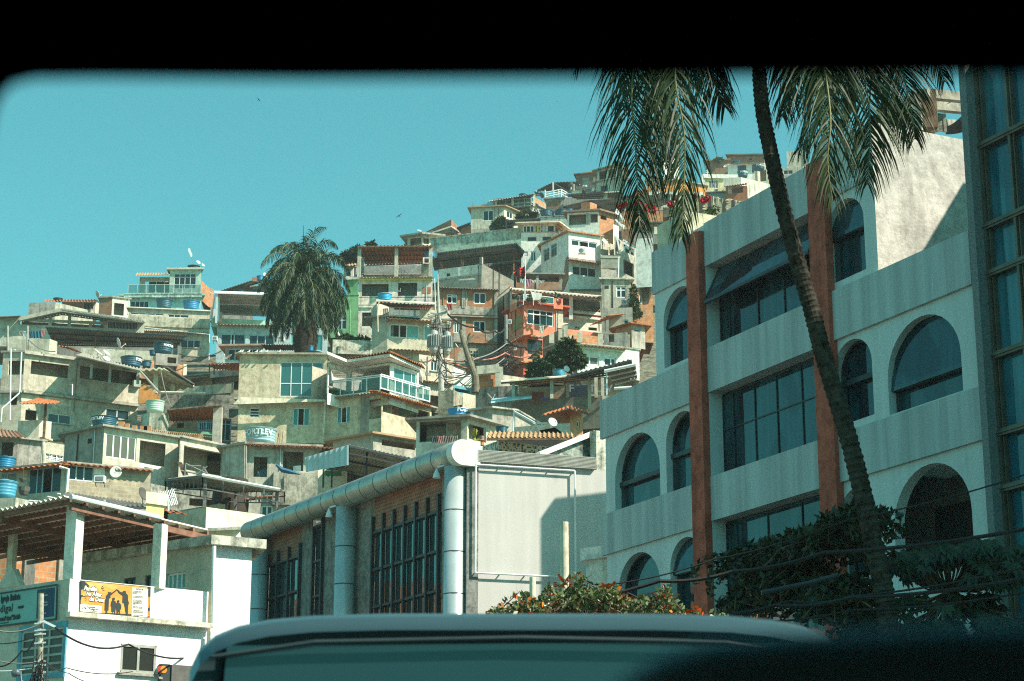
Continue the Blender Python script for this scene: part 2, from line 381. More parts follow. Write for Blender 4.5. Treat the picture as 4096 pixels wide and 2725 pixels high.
    def rail(s, i, x0, y0, x1, y1, o=0, n=4, pane=GBARR, frame=ALU, w=.05, name='balustrade', mid=False, bars=False):
        f = s.faces[i]; r = f.rect(x0, y0, x1, y1, o); m = MB()
        for z in (r[3], r[2] + .06) + ((r[3] - .12,) if mid else ()): f.box(m, r[0], r[1], z - w / 2, z + w / 2, o - w / 2, o + w / 2)
        for k in range(n + 1):
            a = r[0] + (r[1] - r[0]) * k / n; ww = w if not bars else w * .4; f.box(m, a - ww / 2, a + ww / 2, r[2], r[3], o - .02, o + .02)
        q = m.build(name, frame, s.root)
        if pane:
            g = MB(); f.box(g, r[0] + .02, r[1] - .02, r[2] + .09, r[3] - .03, o - .006, o + .006); g.build('glass_panel', pane, q)
        return q
    def post(s, i, x, y0, y1, o=0, w=.18, mat=CONC, name='post'):
        f = s.faces[i]; a, z1 = f.sz(x, y0, o); _, z0 = f.sz(x, y1, o); m = MB(); f.box(m, a - w / 2, a + w / 2, z0, z1, o - w, o); return m.build(name, mat, s.root)
    def done(s, rev=.18):
        for i, f in enumerate(s.faces):
            m = MB(); wall_mb(m, f, 0, f.L, s.z0, s.z1, s.holes[i], rev, s.zt[i]); m.build('wall', s.mats.get(i, s.mat), s.root)
        if s.d > 85 and s.z1 - s.z0 > 3:
            rn = VRND
            for i, f in enumerate(s.faces):
                if f.L < 2.5 or rn.random() < .25: continue
                hz_ = lambda a, b: any(h[0] < b and h[1] > a for h in s.holes[i])
                z = s.z1 - 2.75
                if z > s.z0 + .6 and not any(h[2] < z + .1 and (h[3] if not callable(h[3]) else 1e9) > z - .3 for h in s.holes[i]) and s.zt[i] is None:
                    m = MB(); f.box(m, 0, f.L, z - .22, z, -.01, .03 + .03 * rn.random()); m.build('ring_beam', BANDM, s.root)
                for _ in range(2):
                    a = rn.uniform(.2, f.L - .2)
                    if not hz_(a - .15, a + .15): m = MB(); m.tube([f.p(a, s.z1 - .1, .05), f.p(a + rn.uniform(-.05, .05), max(s.z0, s.z1 - rn.uniform(1.5, 4)), .05)], .035, 5); m.build('conduit', rn.choice([WIREL, WIRE, ALU]), s.root)
                a = rn.uniform(.4, f.L - .4)
                if not hz_(a - .4, a + .4) and rn.random() < .5: m = MB(); zz = s.z1 - rn.uniform(.5, .9); f.box(m, a - .18, a + .18, zz - .15, zz + .15, .0, .02); m.build('vent', DARK, s.root)
                if f.L > 4 and rn.random() < .6 and s.roofed and s.zt[i] is None:
                    m = MB()
                    for q in (.02, rn.uniform(.3, .7)):
                        for e in range(3): p = f.p(f.L * q + .12 * e, s.z1 + .1, -.25); m.tube([p, p + Vector((rn.uniform(-.06, .06), 0, rn.uniform(.35, .8)))], .018, 4)
                    m.build('rebar', RUST, s.root)
        m = MB(); P_ = [s.pts[-1], *s.bk, s.pts[0]]
        for a, b in zip(P_, P_[1:]):
            m.quad(Vector((a.x, a.y, s.z0)), Vector((b.x, b.y, s.z0)), Vector((b.x, b.y, s.z1)), Vector((a.x, a.y, s.z1)))
        if not s.roofed:
            m.add([Vector((p.x, p.y, s.z1)) for p in s.pts + s.bk], [tuple(range(len(s.pts) + 2))])
        m.build('rear_wall', s.mat, s.root)
        for z, th in s.floors:
            q = [p.lerp(sum(s.pts, Vector()) / len(s.pts), .02) for p in s.pts] + s.bk
            MB().prism([Vector((p.x, p.y, z)) for p in q], (0, 0, th)).build('floor_slab', CONC, s.root)
        return s

def H(label, tops, d, ybot, mat, ci=0, back=5, wins=(), holes=(), slab=None, mats=None, root=None, name='house', roof=None, cat='house', done=True, group=None):
    h = House(name, label, cat, tops, d, ybot, mat, ci=ci, back=back, mats=mats, root=root, group=group)
    for q in wins: h.win(*q[:5], **(q[5] if len(q) > 5 else {}))
    for q in holes: h.hole(*q)
    if slab: h.slab(*slab)
    if roof: h.roof(**roof)
    if done: h.done()
    return h
def tank(x0, y0, x1, y1, d, label, mat=None, lid=None, letters=None, taper=.80, dome=True, group='plastic water tanks on the roofs', la=None, lsize=.28):
    """round plastic water tank: ribbed tapering tub, rim, domed lid"""
    mat = mat or BLUED; c = P((x0 + x1) / 2, y1, d); r = (x1 - x0) / 2 / _c[2] / px_m(d); h = P((x0 + x1) / 2, y0, d).z - c.z; hb = h * (.86 if dome else .96)
    t = empty('water_tank', (c.x, c.y + r * .3, c.z), label, 'water tank', group); o = Vector((c.x, c.y + r * .3, c.z)); pr = []
    n = 5
    for k in range(n + 1):
        q = k / n; rr = r * (taper + (.96 - taper) * q); pr += [(rr, hb * q * .93), (rr * 1.018, hb * (q * .93 + .012)), (rr * 1.018, hb * (q * .93 + .035)), (rr * 1.004, hb * (q * .93 + .045))] if 0 < k < n else [(rr, hb * q * .93)]
    pr += [(r, hb * .94), (r, hb)]; m = MB(); m.lathe(o, pr, 24); m.build('tub', mat, t, smooth=True)
    m = MB(); m.lathe(o, [(r * 1.02, hb), (r * 1.02, hb + .03)] + ([(r * .8, hb + (h - hb) * .55), (r * .35, h), (r * .3, h + .03)] if dome else [(r * .9, hb + .05)]), 24); m.build('lid', lid or mat, t, smooth=True)
    if letters:
        a = la if la is not None else -math.pi / 2 - .75; text('lettering', letters, BW_, t, o, (1, 0, 0), (0, -1, 0), lsize, .004, 0, 1, .012, 1, cyl=(Vector((o.x, o.y, c.z + h * .52)), r * .985, a))
    return t
BW_ = plain('white_print', (.75, .76, .72), .6, 0, .03)
def dish(x, y, wpx, d, label, nrm=(.72, -.30, .62), mat=None, arm=1, foot=(.15, .35)):
    """offset satellite dish: shallow bowl, feed arm, mast"""
    c = P(x, y, d); r = wpx / 2 / _c[2] / px_m(d); nn = Vector(nrm).normalized(); up = Vector((0, 0, 1)); a = nn.cross(up).normalized(); b = a.cross(nn).normalized()
    t = empty('satellite_dish', (c.x, c.y, c.z - r * 1.4), label, 'satellite dish', 'satellite dishes on the roofs'); m = MB(); N = 22; K = 5; vs = []
    for off in (0, -.02):
        for k in range(K + 1):
            q = k / K
            for i in range(N): th = 2 * math.pi * i / N; vs.append(c + a * (r * .93 * q * math.cos(th)) + b * (r * q * math.sin(th)) + nn * (r * .22 * q * q + off))
    fs = []
    for k in range(K):
        for i in range(N):
            j = (i + 1) % N
            fs += [(k * N + i, k * N + j, (k + 1) * N + j, (k + 1) * N + i)]; z = (K + 1) * N; fs += [(z + k * N + i, z + (k + 1) * N + i, z + (k + 1) * N + j, z + k * N + j)]
    for i in range(N): j = (i + 1) % N; z = (K + 1) * N; fs.append((K * N + i, K * N + j, z + K * N + j, z + K * N + i))
    m.add(vs, fs); m.build('reflector', mat or DISH, t, smooth=True)
    m = MB(); e = c - b * r + nn * r * .2; h = c + nn * r * 1.15 - b * r * .55; m.tube([e, h], r * .045, 5)
    m.prism([h + a * r * .08 + b * r * .08, h - a * r * .08 + b * r * .08, h - a * r * .08 - b * r * .08, h + a * r * .08 - b * r * .08], nn * r * .22); m.build('feed_arm', WFR, t)
    m = MB(); k = c - nn * r * .15; g_ = k + Vector((r * foot[0], r * .3, -r * 1.4)); m.tube([k, k - nn * r * .25, Vector((g_.x, g_.y, (k.z + g_.z) / 2)), g_], r * .06, 5); m.build('mast', WIREL, t); return t
DISH = plain('dish_paint', (.62, .61, .55), .45, 0, .06, 2)
def ac(x0, y0, x1, y1, d, label, fan=False, az=-80):
    a, b = P(x0, y0, d), P(x1, y1, d); t = empty('air_conditioner', ((a.x + b.x) / 2, d, b.z), label, 'air conditioner', 'air conditioners fixed to the walls')
    m = MB(); w_, h = b.x - a.x, a.z - b.z; m.prism([(a.x, d, b.z), (b.x, d, b.z), (b.x, d, a.z), (a.x, d, a.z)], (0, .45, 0)); m.build('case', WFR, t); m = MB()
    if fan: c = Vector(((a.x + b.x) / 2 - w_ * .12, d - .01, (a.z + b.z) / 2)); m.tube([c, c + Vector((0, .008, 0))], h * .38, 18)
    else: m.prism([(a.x + w_ * .14, d - .012, b.z + h * .18), (b.x - w_ * .14, d - .012, b.z + h * .18), (b.x - w_ * .14, d - .012, a.z - h * .18), (a.x + w_ * .14, d - .012, a.z - h * .18)], (0, .01, 0))
    g_ = m.build('fan_grille' if fan else 'grille', STEEL, t)
    m = MB()
    for k in range(5): z = b.z + h * (.25 + .12 * k); m.prism([(a.x + w_ * .16, d - .02, z), (b.x - w_ * .16, d - .02, z), (b.x - w_ * .16, d - .02, z + h * .03), (a.x + w_ * .16, d - .02, z + h * .03)], (0, .006, 0))
    m.build('slats', WFR, g_); m = MB(); m.bar((a.x + .05, d + .05, b.z), (a.x + .05, d + .45, b.z - .2), .03); m.bar((b.x - .05, d + .05, b.z), (b.x - .05, d + .45, b.z - .2), .03); m.build('bracket', STEEL, t); return t
def awning(label, pts, mat=ASB, posts=(), pmat=STEEL, period=.18, amp=.03, truss=0, flute=0, name='awning', beams=0, bmat=None, pw=.08, th=.02, cat='awning', root=None):
    """open roof on posts; pts = four (x,y,d): near-left, near-right, far-right, far-left; flutes run near to far"""
    q = [P(*p) for p in pts]; c = sum(q, Vector()) / 4; low = min([P(x, y1, d).z for x, y0, y1, d in posts] + [min(v.z for v in q) - .3])
    t = root or empty(name, (c.x, c.y, low), label, cat)
    m = MB(); a, b, c_, d_ = q if not flute else (q[1], q[2], q[3], q[0]); sheet(m, a, b, c_, d_, period, amp, th); m.build('roof_sheet', mat, t)
    for x, y0, y1, d in posts:
        a, b = P(x, y0, d), P(x, y1, d); m = MB(); m.bar(Vector((a.x, a.y, b.z)), a, pw, pw, up=(0, 1, 0)); m.build('post', pmat, t)
    dz = Vector((0, 0, -.08)); B = bmat or pmat
    for k in range(beams):
        u_ = k / max(1, beams - 1); m = MB(); m.bar(q[0].lerp(q[3], u_) + dz, q[1].lerp(q[2], u_) + dz, .09, .1); m.build('beam', B, t)
    if truss:
        for e in ((q[0], q[1]), (q[3], q[2]), (q[0], q[3]), (q[1], q[2])):
            m = MB(); A, B_ = e[0] + dz, e[1] + dz; L = Vector((0, 0, -truss)); m.bar(A, B_, .06); m.bar(A + L, B_ + L, .05); n = max(3, int((B_ - A).length / .9))
            for k in range(n + 1): p = A.lerp(B_, k / n); m.bar(p, p + L, .05)
            m.build('truss', B, t)
    return t
def rag(x0, y0, x1, y1, d, c, label, name='hanging_cloth', cat='laundry'):
    a, b = P(x0, y0, d), P(x1, y1, d); m = MB(); n = 10; pv = None; mt = plain('cloth_%.2f%.2f%.2f' % c, c, .9, 0, .06)
    for k in range(n + 1):
        x = a.x + (b.x - a.x) * k / n; o = .05 * math.sin(k * 1.9); z1 = a.z - .05 * math.sin(math.pi * k / n); q = ((x, d + o, z1), (x, d - o, b.z + .04 * math.sin(k * 2.3)))
        if pv: m.quad(pv[0], q[0], q[1], pv[1]); m.quad(*[Vector(v) + Vector((0, .02, 0)) for v in (pv[0], pv[1], q[1], q[0])])
        pv = q
    return tag(m.build(name, mt), label, cat)
def pipe(pts, rad, mat, label, name='pipe', cat='pipe', parent=None):
    m = MB(); m.tube([P(*p) for p in pts], rad * (.62 if mat is WFR else .8), 7); o = m.build(name, mat, parent); return tag(o, label, cat) if parent is None else o
def slab3(pts, th, mat, label=None, name='slab', cat='slab', parent=None):
    q = [P(*p) for p in pts]; m = MB(); m.prism(q, (0, 0, th)); o = m.build(name, mat, parent); return tag(o, label, cat) if parent is None else o
def ip(x, tab):
    if x <= tab[0][0]: return tab[0][1]
    for (a, b), (c, d) in zip(tab, tab[1:]):
        if x <= c: return b + (d - b) * (x - a) / (c - a) if c != a else d
    return tab[-1][1]
# ================================================================= large structure near the road
crop(0, 0, 1)
PALE = facade((.55, .62, .61), .06, .05); PALE2 = facade((.44, .50, .495), .22, .13); PILL = plaster((.42, .10, .065), .4, ev=.16)
PILLD = PILL
CRACK = plaster((.50, .48, .43), .35, bmp=1.0, patch=((.42, .38, .30), .66))
TEALG = glass_varied('tinted_glass', (.005, .024, .034), (.016, .060, .075), .04, .38); TEALG2 = glass_varied('curtain_wall_glass', (.010, .09, .13), (.03, .15, .19), .05, .42, (.5, .5, .3))
STONE = plain('grey_granite', (.17, .20, .20), .8, 0, .25, 30); BRONZE = plain('bronze_frame', (.13, .115, .09), .5, .3, .15)

# ground sheet and street
g = MB(); g.add([(-900, -300, 0), (900, -300, 0), (900, 1500, 0), (-900, 1500, 0)], [(0, 1, 2, 3)])
tag(g.build('ground', plain('earth', (.14, .13, .10), .95, 0, .3, .2)), kind='structure')
g = MB(); u = Vector((math.sin(R(-25.8)), math.cos(R(-25.8)), 0)); v = Vector((u.y, -u.x, 0)); c0 = Vector((0, 0, .004))
g.add([c0 - u * 40 - v * 4.5, c0 - u * 40 + v * 4.5, c0 + u * 75 + v * 4.5, c0 + u * 75 - v * 4.5], [(0, 1, 2, 3)])
tag(g.build('road', plain('asphalt', (.05, .05, .05), .9, 0, .2, 6)), kind='structure')
for sgn in (-1, 1):
    g = MB(); a = c0 + v * sgn * 4.5; b = v * sgn * 1.9
    g.prism([a - u * 40, a + u * 75, a + u * 75 + b, a - u * 40 + b], (0, 0, .14)); tag(g.build('pavement', CONC), kind='structure')

# ---------------- arcaded white office building on the right
A = P(2410, 1608, 53); U = Vector((math.sin(R(154.2)), math.cos(R(154.2)), 0)); FC = Face(A, A + U * 30)
RB = empty('office_building', (A.x + 5, A.y - 8, 0), 'white office building with arched windows and two red brown pillars, right of the street', 'building')
S_ = lambda x, y, o=0: FC.sz(x, y, o)
def arch(x0, x1, apx, apy, ylo, spring=.45):
    a = S_(x0, ylo[0])[0]; b = S_(x1, ylo[1])[0]; zt = S_(apx, apy)[1]; lo = (S_(x0, ylo[0])[1] + S_(x1, ylo[1])[1]) / 2
    zs = zt - (b - a) * spring if spring > 1e-3 else zt; hgt = zt - zs
    f = lambda s: zs + hgt * math.sqrt(max(0, 1 - ((s - (a + b) / 2) / ((b - a) / 2)) ** 2)) if a <= s <= b else zs
    return (a, b, lo, f)
sL = S_(2422, 1750)[0]; sU = S_(2618, 1100)[0]; p1a, p1b = S_(2757, 1600, .2)[0], S_(2808, 1600, .2)[0]; p2a, p2b = S_(3262, 1600, .2)[0], S_(3330, 1600, .2)[0]
sR = S_(3897, 1140)[0]; sC = S_(3507, 950)[0]
zb1t, zb1b = S_(2413, 1598, .09)[1], S_(2420, 1750, .09)[1]; zb2t, zb2b = S_(2423, 2056, .09)[1], S_(2423, 2219, .09)[1]
zCt, zCb = S_(3317, 1170, .09)[1], S_(3330, 1364, .09)[1]; zDt, zDb = S_(3416, 1715, .09)[1], S_(3352, 1932, .09)[1]
zPar = S_(2640, 998)[1]; zTop = S_(3500, 477)[1]; zFl = S_(3345, 2420)[1]; zTp, zTb = S_(2797, 906)[1], S_(2806, 1075)[1]
print('RB s', sL, sU, p1a, p1b, p2a, p2b, sC, sR, 'z', zb1t, zb1b, zb2t, zb2b, zCt, zCb, zDt, zDb, zPar, zTop, zFl, zTp, zTb)
def rbwall(nm, a, b, z0, z1, holes, mat=PALE, rev=.26):
    m = MB(); wall_mb(m, FC, a, b, z0, z1, holes, rev); return m.build(nm, mat, RB)
arL = [arch(2462, 2642, 2568, 1725, (2048, 1983)), arch(2668, 2800, 2742, 1640, (1985, 1935)), arch(2474, 2646, 2578, 2203, (2560, 2500)), arch(2686, 2815, 2752, 2146, (2500, 2440))]
arU = [arch(2658, 2790, 2722, 1146, (1470, 1420))]
arR = [arch(3345, 3498, 3432, 1348, (1712, 1655)), arch(3559, 3853, 3738, 1243, (1663, 1560)), arch(3372, 3517, 3462, 1938, (2330, 2290)), arch(3586, 3895, 3745, 1848, (2262, 2160))]
arT = [arch(3317, 3465, 3397, 787, (1135, 1085))]
rbwall('wall', sL, p1b, 0, zb1t - .02, arL); rbwall('wall', sU, p1b, zb1b, zPar, arU); rbwall('wall', p2a, sR, 0, zCt - .02, arR); rbwall('wall', p2a, sC, zCb, zTop, arT)
rbwall('wall', p1b, p2a, 0, zb2b - 3.4, [])
def arch_window(h, split, tilt=False, dep=.26):
    a, b, lo, f = h; w = .10; m = MB(); N = 18; pts = [FC.p(a + (b - a) * (1 - math.cos(math.pi * k / N)) / 2, f(a + (b - a) * (1 - math.cos(math.pi * k / N)) / 2), -dep) for k in range(N + 1)]
    pts = [FC.p(a, lo, -dep)] + pts + [FC.p(b, lo, -dep), FC.p(a, lo, -dep)]
    for p, q in zip(pts, pts[1:]):
        if (q - p).length > 1e-3: m.bar(p, q, .12, .12)
    zsp = lo + (f((a + b) / 2) - lo) * split; FC.box(m, a, b, zsp - .06, zsp + .06, -dep, -dep + .12)
    fr = m.build('arched_window', STEEL, RB)
    g = MB(); n = 18; ss = [a + (b - a) * k / n for k in range(n + 1)]
    for p, q in zip(ss, ss[1:]):
        g.quad(FC.p(p, lo, -dep - .03), FC.p(q, lo, -dep - .03), FC.p(q, zsp, -dep - .03), FC.p(p, zsp, -dep - .03))
        if not tilt: g.quad(FC.p(p, zsp, -dep - .03), FC.p(q, zsp, -dep - .03), FC.p(q, f(q), -dep - .03), FC.p(p, f(p), -dep - .03))
    g.build('pane', TEALG, fr)
    if tilt:
        t = MB(); zt = f((a + b) / 2); o = lambda z: -dep + .03 + (zt - z) / (zt - zsp) * .12
        for p, q in zip(ss, ss[1:]):
            for th in (0, .03): t.quad(FC.p(p, zsp, o(zsp) + th), FC.p(q, zsp, o(zsp) + th), FC.p(q, max(f(q), zsp), o(max(f(q), zsp)) + th), FC.p(p, max(f(p), zsp), o(max(f(p), zsp)) + th))
        t.bar(FC.p(a, zsp, o(zsp)), FC.p(b, zsp, o(zsp)), .07, .09); t.build('tilted_pane', TEALG, fr)
for h, sp, tl in ((arL[0], .38, 0), (arL[1], .5, 0), (arL[2], .45, 0), (arL[3], .6, 1), (arU[0], .55, 1), (arR[0], .52, 0), (arR[1], .30, 1), (arR[2], .6, 0), (arR[3], .42, 1), (arT[0], .60, 1)):
    if h is not arR[3]: arch_window(h, sp, tl)
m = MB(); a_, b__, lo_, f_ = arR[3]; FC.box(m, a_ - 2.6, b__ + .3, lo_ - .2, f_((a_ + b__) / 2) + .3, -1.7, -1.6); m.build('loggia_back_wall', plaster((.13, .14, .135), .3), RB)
m = MB(); FC.box(m, a_ - .6, b__ - .7, lo_ + .2, lo_ + 1.35, -1.6, -1.55); m.build('loggia_dark_panel', DARK, RB)  # solid dark panel, paints the shade of an inner opening
for z_ in (f_((a_ + b__) / 2) + .1,): m = MB(); FC.box(m, a_ - .2, b__ + .2, z_, z_ + .1, -1.6, -.3); m.build('loggia_ceiling', PALE, RB)
def band(a, b, z0, z1, o1=.09, o0=.0, mat=PALE2, name='parapet_band'):
    m = MB(); FC.box(m, a, b, z0, z1, o0, o1); return m.build(name, mat, RB)
band(sL - .15, p1a + .1, zb1b, zb1t); band(sL - .15, p1a + .1, zb2b, zb2t); band(p2b, sR + .02, zCb, zCt); band(p2b, sR + .08, zDb, zDt)
zl = S_(2620, 1179)[1]; band(sU - .04, p1a, zl, zPar + .003, .06); zl2 = S_(3311, 805)[1]; band(p2b, sC + .04, zl2, zl2 + .12, .07)
for a, b in ((p1a, p1b), (p2a, p2b)):
    zt = S_(2757, 940, .2)[1] if a == p1a else zTop - .3
    m = MB(); FC.box(m, a, b, 2.2, zt, 0, .2); m.build('pillar', PILL, RB)
# glazed bay between the pillars
band(p1b, p2a, zTb, zTp, .02, -.8, PALE2); zAt, zAb = S_(2815, 1400)[1], S_(2817, 1578)[1]; zBt, zBb = S_(2828, 1913)[1], S_(2834, 2089)[1]
band(p1b, p2a, zAb, zAt, .02, -1.2); band(p1b, p2a, zBb, zBt, .02, -1.2)
for s_ in (p1b + .002, p2a - .002):
    m = MB(); m.quad(FC.p(s_, 2, 0), FC.p(s_, zTp, 0), FC.p(s_, zTp, -1.3), FC.p(s_, 2, -1.3)); m.build('reveal', PALE, RB)
for z0, z1, xs, zs in ((zAt, zTb, (.09, .36, .6, .8), ()), (zBt, zAb, (.10, .30, .50, .72), (.56,)), (zBb - 3.3, zBb, (.10, .38, .68), (.4,))):
    m = MB(); bars_grid(m, FC, p1b + .03, p2a - .03, z0 + .05, z1 - .05, -.42, .03, xs, zs, .04); q = m.build('ribbon_window', STEEL, RB)
    m = MB(); FC.box(m, p1b, p2a, z0, z1, -.50, -.41); m.build('pane', TEALG, q)
m = MB(); sa, sb = p1b + .15, p2a - .1; zh, zl_ = zTb - .05, S_(2809, 1216, .12)[1]
a, b, c, d = FC.p(sa, zh, -.36), FC.p(sb, zh, -.36), FC.p(sb, zl_, .12), FC.p(sa, zl_, .12); m.prism([a, b, c, d], FC.n * .03); aw = m.build('tilted_pane', TEALG, RB)
m = MB(); m.bar(d, c, .08); m.bar(a, d, .08); m.bar(b, c, .08); m.build('frame', STEEL, aw)
# end walls and roofs
Vb = Vector((math.sin(R(64.2)), math.cos(R(64.2)), 0)); c = FC.p(sC, 0); FE = Face(c, c + Vb * 16)
m = MB(); wall_mb(m, FE, 0, 16, zCb, zTop, [], 0); m.build('end_wall', CRACK, RB)
zc = FE.sz(3690, 610)[1]; m = MB(); FE.box(m, 4.6, 16, zTop - 1.5, zTop + .02, 0, .10); m.build('end_parapet', MOSS, RB)
c2 = FC.p(sR, 0); m = MB(); m.quad(c2, c2 + Vb * 14, c2 + Vb * 14 + Vector((0, 0, zCb)), c2 + Vector((0, 0, zCb)))
m.quad(FC.p(sL, 0), FC.p(sL, 0) + Vb * 14, FC.p(sL, zb1b) + Vb * 14, FC.p(sL, zb1b)); m.quad(FC.p(sU, zb1b), FC.p(sU, zb1b) + Vb * 10, FC.p(sU, zPar) + Vb * 10, FC.p(sU, zPar))
m.build('end_wall', PALE, RB)
m = MB()
for s0_, s1_, z in ((sL, sU, zb1b + .1), (sU, p2a, zTb + .1), (p2a, sC, zTop - .9), (sC, sR, zCb + .1)):
    m.prism([FC.p(s0_ + .03, z, -.05), FC.p(s1_ - .03, z, -.05), FC.p(s1_ - .03, z, 0) + Vb * 13.5, FC.p(s0_ + .03, z, 0) + Vb * 13.5], (0, 0, .12))
m.build('roof_slab', CONC, RB)
m = MB(); q0 = FC.p(sU + .1, 0, -1.2); m.prism([FC.p(sU + .02, zPar, -.1), FC.p(p1a - .5, zPar, -.1), FC.p(p1a - .5, zPar, -.1) + Vb * 1.4, FC.p(sU + .02, zPar, -.1) + Vb * 1.4], (0, 0, .75)); m.build('rooftop_box', plaster((.50, .47, .34), .5), RB)  # cream box standing in for the sunlit inside of the parapet
k = FC.p(0, 0) + Vb * 6.4; m = MB(); kk = Vector((k.x, k.y, 0)); m.prism([kk + U * .3, kk + U * .8, kk + U * .8 + Vb * 5, kk + U * .3 + Vb * 5], (0, 0, 19.6)); m.build('shade_block_rear', PALE, RB)  # hidden thin block added to throw a shadow edge on the white wall

# ---------------- curtain wall building at the right edge
CW = empty('glass_office_tower', tuple(FC.p(sR + 8, 0, 0)), 'office block with blue glass curtain wall and granite edge at the right margin', 'building')
o1 = .55; sK = S_(3860, 700, o1)[0]; zk = 17.9
ORG_C = MB(); FC.box(ORG_C, sK, sK + .2, 0, zk, -8, o1); ORG_C.build('granite_edge', STONE, CW)
m = MB(); FC.box(m, sK + .2, sK + 14, 0, zk, -8, o1 - .5); m.build('core', STONE, CW)
m = MB(); FC.box(m, sK + .22, sK + 14, .2, zk, o1 - .42, o1 - .36); gl = m.build('curtain_glass', TEALG2, CW)
m = MB(); s1 = S_(3985, 600, o1 - .3)[0]; s0 = sK + .24; step = max(s1 - s0, .9); print('step', s1 - s0)
for i in range(6): FC.box(m, s0 + step * i - .035, s0 + step * i + .035, 0, zk, o1 - .36, o1 - .22); FC.box(m, s0 + step * i + .07, s0 + step * i + .10, 0, zk, o1 - .36, o1 - .26)
zz = [FC.sz(3985, y, o1 - .3)[1] for y in (560, 895, 1090, 1425, 1740, 1965, 2600)]
for z in zz: FC.box(m, s0, s0 + 13, z - .07, z + .07, o1 - .35, o1 - .20); FC.box(m, s0, s0 + 13, z - .02, z + .02, o1 - .21, o1 - .17)
m.build('mullions', BRONZE, CW)
# unseen taller block, shaped to cast the slanted shade on the cracked wall
qx, qz = FE.sz(3856, 730); q0x, q0z = FE.sz(3514, 1070); g1 = sR - sC + .6; Q0 = qx + .81 * g1; ZT = qz + 1.16 * g1
print('FE', qx, qz, q0x, q0z, 'gap', g1, 'Q0', Q0, 'ZT', ZT)
m = MB(); k = FC.p(sR + .6, 0) + Vb * Q0; m.prism([Vector((k.x, k.y, 0)), Vector((k.x, k.y, 0)) + U * 16, Vector((k.x, k.y, 0)) + U * 16 + Vb * 10, Vector((k.x, k.y, 0)) + Vb * 10], (0, 0, ZT)); m.build('shade_block_rear', STONE, CW)

m = MB(); FC.box(m, 34, 62, 0, 24, -10, 0); m.build('shade_block_side', STONE, CW)  # unseen block added past the right margin to keep sun off the plants
# ---------------- silver building with metal tube cornice
SILV = plain('brushed_metal', (.40, .41, .37), .42, .55, .12, 2.2); SILV2 = plain('painted_metal', (.50, .58, .58), .35, .35, .06, 1.5)
GRST = plaster((.23, .24, .22), .5, ev=.2, sc=2); RTILE = brick((.33, .12, .07), (.27, .09, .06), (.30, .24, .20), .12, .12, .2)
TR = P(1830, 1817, 58); zt = TR.z; TL = PZ(1000, 2130, zt); dirT = (TL - TR); LT = dirT.length; ut = dirT.normalized()
SB = empty('silver_building', (TR.x, TR.y, 0), 'grey stone building with silver metal columns and a thick silver tube along its eave', 'building')
rt = .39; m = MB(); m.tube([TR + ut * (LT * k / 14) for k in range(15)], rt, 28); m.build('tube_cornice', SILV, SB, smooth=False)
for p in SB.children: 
    if p.name.startswith('tube'): 
        for q in p.data.polygons: q.use_smooth = len(q.vertices) == 4
for k in range(1, 16): c = TR + ut * (LT * k / 16); m = MB(); m.tube([c - ut * .012, c + ut * .012], rt + .006, 28); m.build('tube_joint', STEEL, SB)
nT = Vector((ut.y, -ut.x, 0)); nT = nT if nT.y < 0 and nT.x < 0 else -nT
FT = Face(TR - nT * .48, TR - nT * .48 + ut * 10); print('FT n', FT.n, 'LT', LT)
m = MB(); m.tube([TR - ut * .002, TR - ut * .34], rt, 28); m.prism([TR - ut * .001 + Vector((0, 0, rt)), TR - ut * .001 - nT * .6 + Vector((0, 0, rt)), TR - ut * .001 - nT * .6 - Vector((0, 0, rt)), TR - ut * .001 - Vector((0, 0, rt))], -ut * .34); m.build('tube_end_cap', plain('sunlit_cap_white', (.66, .66, .6), .5), SB)  # sun on the end cap is put into its white colour
for x, y, wpx in ((1811, 1868, 88), (1388, 2030, 84), (1040, 2156, 68)):
    zc = zt - .35; c = PZ(x, y, zc); q = FT.A + FT.u * ((c - FT.A).dot(FT.u)) + nT * .42; q = Vector((q.x, q.y, 0)); m = MB(); m.lathe((q.x, q.y, 0), [(.33, 0), (.33, zc)], 28)
    cc = m.build('silver_column', SILV2, SB, smooth=True)
    for k in range(1, 8): m = MB(); m.lathe((q.x, q.y, zc - .1 - k * 1.25), [(.335, 0), (.335, .03)], 28); m.build('joint_ring', STEEL, cc)
    m = MB(); h = q + nT * .45 - Vector((0, 0, 0)) + Vector((0, 0, zc)); m.lathe(h + ut * .35 + Vector((0, 0, -.32)), [(.12, 0), (.09, .14), (.05, .22), (.02, .3)], 10); m.bar(h + ut * .3, h - nT * .3 + Vector((0, 0, .1)), .05); m.build('spotlight', WFR, SB)
# facade strips behind the columns (photo crop coordinates)
crop(900, 1700, 1.96)
fs = lambda x, y, o=0: FT.sz(x, y, o)
edges = [fs(1872, 800)[0], fs(1700, 800)[0], fs(1168, 800)[0], fs(1040, 800)[0], fs(775, 1000)[0], fs(705, 1000)[0], fs(600, 1000)[0], fs(345, 1100)[0], fs(200, 1100)[0] + .3]
print('edges', edges)
def strip(a, b, z0, z1, mat, nm='wall', o=0):
    m = MB(); a, b = sorted((a, b)); m.quad(FT.p(a, z0, o), FT.p(b, z0, o), FT.p(b, z1, o), FT.p(a, z1, o)); return m.build(nm, mat, SB)
ztop = zt + .1; zW1 = fs(1690, 680)[1]; zW2 = fs(350, 1110)[1]
strip(edges[0], edges[1], 0, ztop, GRST); strip(edges[2], edges[3], 0, ztop, GRST); strip(edges[3], edges[4], 0, ztop, GRST); strip(edges[5], edges[6], 0, ztop, GRST); strip(edges[7], edges[8], 0, ztop, GRST)
strip(edges[1], edges[2], zW1, ztop, RTILE, 'tiled_panel'); strip(edges[6], edges[7], zW2, ztop, RTILE, 'tiled_panel')
SBG = glass('showroom_glass', (.02, .05, .055), .03, .9, .25)
